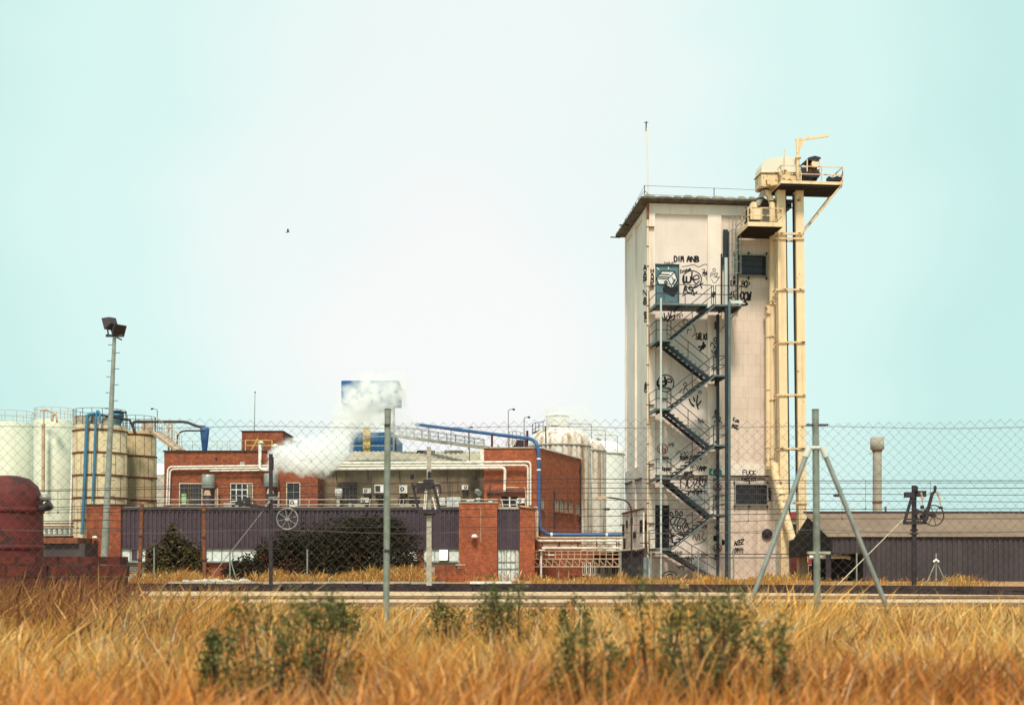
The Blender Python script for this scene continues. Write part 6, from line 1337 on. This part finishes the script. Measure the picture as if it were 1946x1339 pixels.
for xa, xb, yb in ((1537,1434,1125),(1563,1684,1150)):
    b = MB(); p1 = P(xa,852,YN-.10); p0 = (X(xb,YN-.25)+(p1[0]-X(xb,YN-.25))*-.12, YN-.25, .0); q0 = P(xb,yb,YN-.2)
    d = (Vector(q0)-Vector(p1)); p0 = Vector(p1)+d*((p1[2]+.02)/-d.z); b.tube([p1, p0], .027, 12); br = b.build('brace', M['galv'], nf)
    b = MB(); q1 = Vector(p1); b.tube([q1-d.normalized()*.02, q1+d.normalized()*.10], .035, 12); b.tube([q1-d.normalized()*.0, P(1550,850,YN-.07)], .022, 8); b.build('bracket', M['lens'], br)
# ================================================================== far fence with mesh before the tower
ff = thing('far_wire_fence', 'low far wire mesh fence across the tower foot', 'fence', (X(1365,55),55,TZ))
YG = 55.0; b = MB(); x0, x1 = X(1236,YG), X(1500,YG)
for z in (Z(1052,YG),Z(1059,YG)): b.tube([(x0,YG,z),(x1,YG,z+.0)], .02, 6)
b.build('rail', M['rail_dark'], ff)
b = MB()
for px in (1237,1327,1394,1478): b.tube([(X(px,YG),YG,TZ),P(px,1046,YG)], .035, 8)
b.build('post', M['galv'], ff)
b = MB(); sp = .095; n_ = int((x1-x0)/sp); zt_ = Z(1059,YG); hh_ = zt_-TZ
for i in range(-int(hh_/sp), n_):
    for s in (1,-1):
        a = x0+i*sp; q = [(a,TZ),(a+hh_,zt_)] if s > 0 else [(a,zt_),(a+hh_,TZ)]
        (xa, za), (xb, zb2) = q
        if xb < x0 or xa > x1: continue
        if xa < x0: za += (zb2-za)*(x0-xa)/(xb-xa); xa = x0
        if xb > x1: zb2 = za+(zb2-za)*(x1-xa)/(xb-xa); xb = x1
        b.tube([(xa,YG+.01*s,za),(xb,YG+.01*s,zb2)], .0035, 3, caps=False)
b.build('mesh', M['wire'], ff)
# thin single posts along the old fence line
def fpost(px, pyt, Y, label, brace=None):
    t_ = thing('fence_post', label, 'post', (X(px,Y),Y,TZ), group='thin grey posts along the far verge')
    b = MB(); b.tube([(X(px,Y),Y,TZ),P(px,pyt,Y)], .035, 8); b.build('pole', M['galv'], t_)
    if brace:
        for bx, by in brace: b = MB(); b.tube([P(px,by,Y),(X(bx,Y),Y-.1,TZ)], .025, 8); b.build('brace', M['galv'], t_)
    return t_
fpost(293,1041,53,'thin post before the rounded shrub'); fpost(437,1045,53,'thin braced post before the low hedge',[(452,1060)]); fpost(584,1043,53,'thin post before the largest bush'); fpost(1628,1050,54,'thin post at the shed corner')
t_ = fpost(1779,1051,52,'thin tripod post with pale cap before the corrugated shed',[(1759,1066),(1797,1066)]); b = MB(); b.tube([P(1774,1067,51.9),P(1779,1063,51.9),P(1784,1067,51.9)], .05, 8); b.build('cap', M['white'], t_)
for px, pyt, Y, lb in ((268,958,52.5,'rusty leaning post left of the rounded shrub'),(388,962,52.5,'rusty upright post right of the rounded shrub')):
    t_ = thing('rusty_post', lb, 'post', (X(px-1,Y),Y,TZ), group='rusty steel posts'); b = MB(); dx = 3 if px < 300 else -1; a = (X(px-dx,Y),Y,TZ); c = P(px+dx*.5,pyt,Y); b.beam(a, c, .13, .13, (0,1,0)); b.build('pole', M['rust'], t_)
    b = MB(); [b.beam((a[0]+(c[0]-a[0])*f-.1,Y-.08,a[2]+(c[2]-a[2])*f),(a[0]+(c[0]-a[0])*f+.1,Y-.08,a[2]+(c[2]-a[2])*f),.03,.06) for f in (.3,.6,.93)]; b.build('clip', M['rail_dark'], t_)
# ================================================================== floodlight mast
Yf = 52.0
fl = thing('floodlight_mast', 'tall leaning floodlight mast with climbing pegs and twin lamps', 'light mast', (X(197,Yf),Yf,TZ))
a, c = Vector((X(196.5,Yf),Yf,TZ)), Vector(P(217.5,640,Yf)); b = MB(); b.tube([a, a.lerp(c,.5), c], .165, 12, .075); b.build('pole', M['galv'], fl)
b = MB()
for k in range(26):
    f = .16+.84*k/26; q = a.lerp(c,f); s = -1 if k % 2 else 1; rr = .16-.085*f; b.tube([q+Vector((s*rr,0,0)), q+Vector((s*(rr+.17),-.0,.0))], .014, 5)
b.build('peg', M['rail_dark'], fl)
b = MB(); b.beam(c+Vector((-.35,0,.05)), c+Vector((.35,0,.05)), .08, .1); b.beam(c+Vector((-.25,0,.05)),c+Vector((-.28,0,.3)),.05); b.beam(c+Vector((.28,0,.02)),c+Vector((.15,.1,.25)),.05); b.beam(c+Vector((.3,0,-.12)),c+Vector((.1,0,-.02)),.06); b.build('crossarm', M['clad_dark'], fl)
def lamp(ctr, d, sx, sz, mm):
    d = Vector(d).normalized(); r_ = d.cross(Vector((0,0,1))).normalized(); up = r_.cross(d).normalized(); ctr = Vector(ctr); b = MB()
    f = [ctr + d*.12 + r_*(x*sx) + up*(z*sz) for x, z in ((-1,-1),(1,-1),(1,1),(-1,1))]; k = [ctr - d*.22 + r_*(x*sx*.55) + up*(z*sz*.55) for x, z in ((-1,-1),(1,-1),(1,1),(-1,1))]
    b.add(f+k, [(0,1,2,3),(7,6,5,4),(0,4,5,1),(1,5,6,2),(2,6,7,3),(3,7,4,0)]); o = b.build('lamp', M['clad_dark'], fl)
    b = MB(); g_ = [p + d*.004 + (ctr+d*.12-p)*.12 for p in f]; b.add(g_ + [p - d*.003 for p in g_], [(0,1,2,3),(7,6,5,4)]); b.build('lens', M['glass'], o)
lamp(P(210,614,Yf), (-.55,.45,-.30), .29, .26, 0); lamp(P(224,626,Yf), (.75,-.55,-.40), .29, .24, 1)
# small roof and yard lamps
def thinlamp(px, pyb, pyt, Y, dx, label, drop=0):
    t_ = thing('lamp_post', label, 'lamp post', (X(px,Y),Y,Z(pyb,Y)), group='thin hooked lamp posts on the roofs')
    b = MB(); b.tube(rounded([P(px,pyb,Y),P(px,pyt,Y),P(px+dx,pyt-1,Y)], .18), .028, 6); b.build('pole', M['galv'], t_)
    b = MB(); q = Vector(P(px+dx,pyt-1+drop,Y)); b.tube([q, q+Vector((.13 if dx > 0 else -.13,0,-.03))], .05, 8); b.build('lamp', M['rail_dark'], t_)
thinlamp(299,827,777,76.5,-8,'hooked lamp post over the ochre silo'); thinlamp(966,851,778,68,8,'tallest thin lamp post on the boiler house roof'); thinlamp(996,851,793,68,7,'shorter thin lamp post on the boiler house roof, before the dome'); thinlamp(892,876,812,71,2,'short thin lamp post over the wavy roof')
Yl = 63.5
sl_ = thing('street_lamp', 'curved arm street lamp in front of the burnt hoarding', 'street lamp', (X(1200,Yl),Yl,TZ))
b = MB(); b.tube([(X(1200,Yl),Yl,TZ),P(1200,975,Yl),P(1199,965,Yl),P(1195,956,Yl),P(1187,950,Yl),P(1170,946.5,Yl),P(1152,944.5,Yl)], .04, 8); b.build('pole', M['rail_dark'], sl_)
b = MB(); q = P(1142,944,Yl); b.prism([P(1130,945.5,Yl-.12),P(1143,951.5,Yl-.12),P(1143,946.5,Yl-.12),P(1158,946,Yl-.12),P(1151,942.5,Yl-.12),P(1134,941.5,Yl-.12)], (0,.24,0)); b.build('lamp', M['pipe_t'], sl_)
# ================================================================== catenary masts
Ym = 47.0
def wheel(b, px, py, rp, Y, r_=.018, ns=8, rx=1.0):
    c = P(px,py,Y); rr = rp*Y/FPX
    b.tube([(c[0]+rx*rr*math.cos(2*math.pi*k/28),Y+(1-rx)*.6*rr*math.cos(2*math.pi*k/28),c[2]+rr*math.sin(2*math.pi*k/28)) for k in range(29)], r_, 6, caps=False)
    for k in range(ns): a_ = 2*math.pi*(k+.3)/ns; b.tube([(c[0]+rx*.12*rr*math.cos(a_),Y,c[2]+.12*rr*math.sin(a_)),(c[0]+rx*rr*math.cos(a_),Y+(1-rx)*.6*rr*math.cos(a_),c[2]+rr*math.sin(a_))], r_*.55, 5)
    b.tube([(c[0],Y-.08,c[2]),(c[0],Y+.08,c[2])], .085, 12)
m1_ = thing('catenary_mast', 'black steel mast with a spoked wheel left of the steam', 'mast', (X(514.5,Ym),Ym,TZ), group='railway catenary masts')
b = MB(); b.box((X(511.5,Ym),Ym-.06,TZ),(X(518,Ym),Ym+.06,Z(862,Ym))); b.box((X(518.5,Ym),Ym-.03,Z(893,Ym)),(X(520,Ym),Ym+.03,Z(868,Ym))); b.build('pole', M['black'], m1_)
b = MB(); wheel(b, 546,985,20,Ym-.1,.022); b.build('wheel', M['galv'], m1_)
b = MB(); b.beam(P(518,973,Ym-.02),P(545,984,Ym-.02),.06); b.beam(P(518,979,Ym-.02),P(545,986,Ym-.02),.05); b.build('wheel_arm', M['black'], m1_)
b = MB(); b.beam(P(448,955,Ym-.1),P(512,966,Ym-.1),.09,.13); b.beam(P(455,950,Ym-.1),P(458,962,Ym-.1),.15); b.box((X(468,Ym),Ym-.2,Z(957,Ym)),(X(476,Ym),Ym,Z(945,Ym))); b.tube([P(460,953,Ym-.1),P(470,949,Ym-.1),P(486,953,Ym-.1)], .03, 6); b.build('switch_arm', M['black'], m1_)
b = MB(); b.beam(P(511,946,Ym-.15),P(531,945.5,Ym-.15),.10,.1); b.build('insulator', M['galv'], m1_)
b = MB(); b.tube([P(512,955,Ym-.12),(X(381,Ym),Ym+.6,TZ)], .018, 6); b.tube([P(513.5,951,Ym-.12),P(505,962,Ym-.12)], .045, 8); b.build('guy_rod', M['galv'], m1_)
m2_ = thing('catenary_mast', 'concrete mast carrying a black trapezoid switch frame', 'mast', (X(815,Ym),Ym,TZ), group='railway catenary masts')
b = MB(); b.prism([(X(810.5,Ym),Ym-.09,TZ),(X(820.5,Ym),Ym-.09,TZ),(X(819,Ym),Ym-.09,Z(849,Ym)),(X(811.5,Ym),Ym-.09,Z(849,Ym))], (0,.18,0)); b.build('pole', M['conc_lt'], m2_)
Yk = Ym-.25; b = MB()
b.beam(P(783.5,917,Yk),P(796,972,Yk),.10,.09); b.beam(P(821,914,Yk),P(836.5,969,Yk),.10,.09); b.beam(P(795,971.5,Yk),P(838,969.5,Yk),.12,.13); b.beam(P(785,924,Yk),P(837,921,Yk),.16,.10); b.box((X(793,Ym),Yk-.1,Z(937,Ym)),(X(808,Ym),Yk+.1,Z(919,Ym))); b.box((X(806,Ym),Yk-.12,Z(929,Ym)),(X(824,Ym),Yk+.14,Z(912,Ym)))
b.beam(P(804,977,Yk+.1),P(828,977,Yk+.1),.1,.08); b.beam(P(836,922,Yk),P(837.5,938,Yk),.07); b.build('switch_frame', M['black'], m2_)
b = MB()
for x, y in ((783,902),(816,899)):
    q = P(x,y+8,Yk-.0); b.lathe(q, [(.05,0),(.085,.02),(.05,.05),(.085,.07),(.05,.10),(.085,.12),(.05,.15),(.085,.17),(.05,.20),(.05,.24),(0,.24)], 12)
b.build('insulator', M['black'], m2_)
b = MB(); b.tube([P(808,933,Yk-.05),P(805.5,968,Yk-.05)], .022, 6); b.tube([P(811,933,Yk-.05),P(808.5,968,Yk-.05)], .022, 6); b.tube([P(822,944,Yk-.05),P(828,968,Yk-.05)], .03, 6); b.tube([P(831,929,Yk-.06),P(833,942,Yk-.06)], .02, 6); b.beam(P(795,917,Yk),P(804,917,Yk),.07); b.beam(P(826,917,Yk),P(837,918,Yk),.07); b.build('rod', M['pipe_w'], m2_)
m3_ = thing('catenary_mast', 'dark steel mast with a tilted frame and paired wheels before the brown roof', 'mast', (X(1737,Ym),Ym,TZ), group='railway catenary masts')
b = MB(); b.box((X(1733.5,Ym),Ym-.08,TZ),(X(1740.5,Ym),Ym+.08,Z(922,Ym))); b.build('pole', M['black'], m3_)
b = MB(); b.beam(P(1734,940,Yk),P(1719,990,Yk),.10,.09); b.beam(P(1772,936,Yk),P(1757,992,Yk),.11,.10); b.beam(P(1716.5,993,Yk),P(1760,992.5,Yk),.07,.12); b.beam(P(1718,986,Yk),P(1757,986,Yk),.05,.05); b.beam(P(1770,938,Yk),P(1778,933,Yk),.09); b.box((X(1715,Ym),Yk-.1,Z(945.5,Ym)),(X(1733,Ym),Yk+.1,Z(935.5,Ym))); b.box((X(1739,Ym),Yk-.08,Z(944,Ym)),(X(1755,Ym),Yk+.08,Z(933,Ym))); b.beam(P(1741,969,Yk),P(1772,980,Yk),.08)
b.build('switch_frame', M['black'], m3_)
b = MB(); wheel(b, 1774,979,19.5,Ym-.3,.024,8); wheel(b, 1753,981,12,Ym-.05,.02,8,.9); b.build('wheel', M['rail_dark'], m3_)
b = MB()
for x, y in ((1742,923),(1777,922)): q = P(x,y+10,Yk); b.lathe(q, [(.04,0),(.065,.02),(.04,.045),(.065,.065),(.04,.09),(.065,.11),(.04,.135),(.065,.155),(.04,.18),(0,.2)], 12)
b.tube([P(1753,966,Yk-.05),P(1752,960,Yk-.05)], .07, 10); b.tube([P(1788,967,Yk-.05),P(1788,962,Yk-.05)], .07, 10); b.build('insulator', M['black'], m3_)
b = MB(); b.tube([P(1750,935,Yk-.05),P(1753,949,Yk-.05)], .045, 8); b.tube([P(1781,934,Yk-.05),P(1786,948,Yk-.05)], .045, 8); b.tube([P(1753,949,Yk-.05),P(1753,964,Yk-.05)], .018, 6); b.tube([P(1786,948,Yk-.05),P(1788,964,Yk-.05)], .018, 6); b.build('tension_rod', M['pipe_t'], m3_)
b = MB(); b.tube([P(1720,983,Ym-.12),(X(1598,Ym),Ym+.5,TZ)], .018, 6); b.build('guy_rod', M['pipe_w'], m3_)
b = MB(); [b.box((X(1731,Ym),Ym-.12,Z(y+3,Ym)),(X(1743,Ym),Ym+.12,Z(y,Ym))) for y in (1005,1012)]; b.build('clamp', M['black'], m3_)
# ================================================================== overhead wires
def wireline(lab, ys, Y, r_, contact=None, drops=(), sag=0):
    def path(yy): return [(X(-140,Y),Y,Z(yy[0],Y))] + [P(x, y, Y) for x, y in zip((70,520,1080,1560,1880,2090), (yy[0],yy[1],yy[2],yy[3],yy[4],yy[4]))]
    def at(yy, px):
        xs_ = (70,520,1080,1560,1880); 
        for i in range(4):
            if px <= xs_[i+1]: return yy[i]+(yy[i+1]-yy[i])*(px-xs_[i])/(xs_[i+1]-xs_[i])
        return yy[4]
    t_ = thing('overhead_line', lab, 'overhead line', (X(1000,Y),Y,Z(ys[2],Y)), group='railway overhead lines')
    b = MB(); b.tube(path(ys), r_, 6, caps=False); b.build('messenger_wire', M['cable'], t_)
    if contact: b = MB(); b.tube(path(contact), r_*.85, 6, caps=False); b.build('contact_wire', M['cable'], t_)
    for px in drops:
        b = MB(); b.tube([P(px,at(ys,px),Y),P(px,at(contact,px),Y)], r_*.5, 5); q = P(px,at(contact,px),Y); b.tube([(q[0],Y,q[2]-.02),(q[0],Y,q[2]+.04)], r_*1.8, 6); b.build('dropper', M['cable'], t_)
    return t_
wireline('upper overhead line with long droppers, highest wire of all', (933,925,909,913,913), 45.5, .0135, (974,969,967,967,966), (110,356,640,860,1078,1339,1530,1645,1768))
wireline('lower overhead line with short droppers, second wire from the top at the tower', (965,946,927,928,927), 43.5, .0115, (1004,1002,1001,985,985), (148,312,1045,1180,1422,1600))
wireline('single wire just under the highest overhead wire', (931,918,917,917,917), 46.5, .009); wireline('single wire at the height of the black switch frame tops', (949,939,936,938,940), 44.5, .0105)
wireline('single wire across the foot of the upper windows', (969,957,949,951,953), 42.5, .0095); wireline('lowest single wire but one, over the purple cladding', (990,983,981,975,973), 42.0, .0115); wireline('pale low single wire sagging over the purple cladding', (1017,990,1012,1012,1010), 41.0, .007)
# line insulators hanging on wires
for px, py, lb in ((1153,967,'small dark insulator strung on a wire left of the tower'),(1590,941,'small dark insulator strung on a wire right of the cream legs')):
    b = MB(); q = P(px,py,45.4); b.tube([(q[0]-.12,q[1],q[2]),(q[0]+.12,q[1],q[2])], .035, 8); b.tube([(q[0]-.05,q[1],q[2]),(q[0]-.02,q[1],q[2])], .06, 8); b.tube([(q[0]+.03,q[1],q[2]),(q[0]+.06,q[1],q[2])], .06, 8)
    b.top('wire_insulator', M['black'], lb, 'insulator', group='insulators on the overhead wires')
# bird
bd = MB(); q = Vector(P(547,441,60)); bd.tube([q+Vector((-.10,0,-.02)), q+Vector((0,0,0)), q+Vector((.10,0,.03))], .025, 6, .012)
bd.add([q+Vector((-.03,0,.01)), q+Vector((.05,0,.02)), q+Vector((.08,.22,.07)), q+Vector((.0,.24,.07))], [(0,1,2,3)]); bd.add([q+Vector((-.03,0,.01)), q+Vector((.05,0,.02)), q+Vector((.08,-.22,.09)), q+Vector((.0,-.24,.09))], [(3,2,1,0)])
bd.top('bird', M['black'], 'tiny dark bird flying in the pale sky', 'bird')
# ================================================================== steam
def steam(BL, dens, seed, label, cell=1.15, wob=1.1):
    """BL: puffs (centre, radius, thickness); soft volume inside one hull that follows them"""
    pts = [(c[0]+(r_+.45)*math.cos(2*math.pi*k/20), c[2]+(r_+.45)*math.sin(2*math.pi*k/20)) for c, r_, _ in BL for k in range(20)]
    pts = sorted(set(pts)); lo_, up_ = [], []
    cr_ = lambda o, a, c: (a[0]-o[0])*(c[1]-o[1])-(a[1]-o[1])*(c[0]-o[0])
    for p in pts:
        while len(lo_) > 1 and cr_(lo_[-2], lo_[-1], p) <= 0: lo_.pop()
        lo_.append(p)
    for p in reversed(pts):
        while len(up_) > 1 and cr_(up_[-2], up_[-1], p) <= 0: up_.pop()
        up_.append(p)
    y0, y1 = min(c[1]-r_ for c, r_, _ in BL)-.4, max(c[1]+r_ for c, r_, _ in BL)+.4
    b = MB(); b.prism([(x, y0, z) for x, z in lo_[:-1]+up_[:-1]], (0, y1-y0, 0))
    sm = bpy.data.materials.new('steam'); sm.use_nodes = True; t = sm.node_tree; t.nodes.clear(); L = t.links.new
    o_ = N('ShaderNodeOutputMaterial', t); pv = N('ShaderNodeVolumePrincipled', t); pv.inputs['Color'].default_value = (.995,.998,.997,1); pv.inputs['Anisotropy'].default_value = 0
    L(pv.outputs[0], o_.inputs['Volume']); gp = N('ShaderNodeNewGeometry', t)
    nz = N('ShaderNodeTexNoise', t); nz.inputs['Scale'].default_value = cell; nz.inputs['Detail'].default_value = 6; nz.inputs['Roughness'].default_value = .62; L(gp.outputs['Position'], nz.inputs[0])
    of = N('ShaderNodeVectorMath', t, operation='SUBTRACT'); L(gp.outputs['Position'], of.inputs[0]); of.inputs[1].default_value = (wob*.5,)*3
    wv = N('ShaderNodeVectorMath', t, operation='MULTIPLY_ADD'); L(nz.outputs['Color'], wv.inputs[0]); wv.inputs[1].default_value = (wob,)*3; L(of.outputs[0], wv.inputs[2])
    acc = None
    for c, r_, k_ in BL:
        d_ = N('ShaderNodeVectorMath', t, operation='DISTANCE'); L(wv.outputs[0], d_.inputs[0]); d_.inputs[1].default_value = c
        m_ = N('ShaderNodeMapRange', t); m_.inputs[1].default_value = r_*.95; m_.inputs[2].default_value = r_*.55; m_.inputs[3].default_value = 0; m_.inputs[4].default_value = k_; L(d_.outputs['Value'], m_.inputs[0])
        if acc is None: acc = m_.outputs[0]
        else: x_ = N('ShaderNodeMath', t, operation='MAXIMUM'); L(acc, x_.inputs[0]); L(m_.outputs[0], x_.inputs[1]); acc = x_.outputs[0]
    nd = N('ShaderNodeTexNoise', t); nd.inputs['Scale'].default_value = 2.4; nd.inputs['Detail'].default_value = 5; L(gp.outputs['Position'], nd.inputs[0])
    nr = N('ShaderNodeMapRange', t); nr.inputs[1].default_value = .41; nr.inputs[2].default_value = .60; nr.inputs[3].default_value = .03; nr.inputs[4].default_value = 1.3; L(nd.outputs[0], nr.inputs[0])
    m2 = N('ShaderNodeMath', t, operation='MULTIPLY'); L(acc, m2.inputs[0]); L(nr.outputs[0], m2.inputs[1]); m3 = N('ShaderNodeMath', t, operation='MULTIPLY'); L(m2.outputs[0], m3.inputs[0]); m3.inputs[1].default_value = dens; L(m3.outputs[0], pv.inputs['Density'])
    o = struct('steam', b, sm, 'stuff'); o['label'] = label; o['category'] = 'steam'; return o
Yv = 67.9
BLp = [(521,884,14,1),(534,872,24,1),(556,866,33,1),(584,868,38,1),(608,866,38,1),(634,852,36,.7),(650,824,30,.45),(662,796,34,.38),(680,768,40,.36),(708,752,42,.32),(740,746,36,.26),(758,730,30,.12),(694,728,30,.10),(690,800,36,.10),(742,792,32,.10),(770,812,32,.10)]
Ys_ = lambda x: 64.4 if x < 612 else min(70.2, 64.4+(x-612)*.11)
steam([(P(x,y,Ys_(x)), r_*Ys_(x)/FPX*1.2, k_) for x, y, r_, k_ in BLp], 7.0, 1, 'white steam billowing from the brick roof up past the process tower')
steam([(P(x,y,99), r_*99/FPX, k_) for x, y, r_, k_ in [(1052,788,34,.9),(1078,796,34,.9),(1105,815,34,.8),(1130,822,36,.8),(1156,838,34,.8),(1100,784,30,.5)]], .9, 2, 'faint pale vapour over the domes of the white tanks', .7, 1.6)
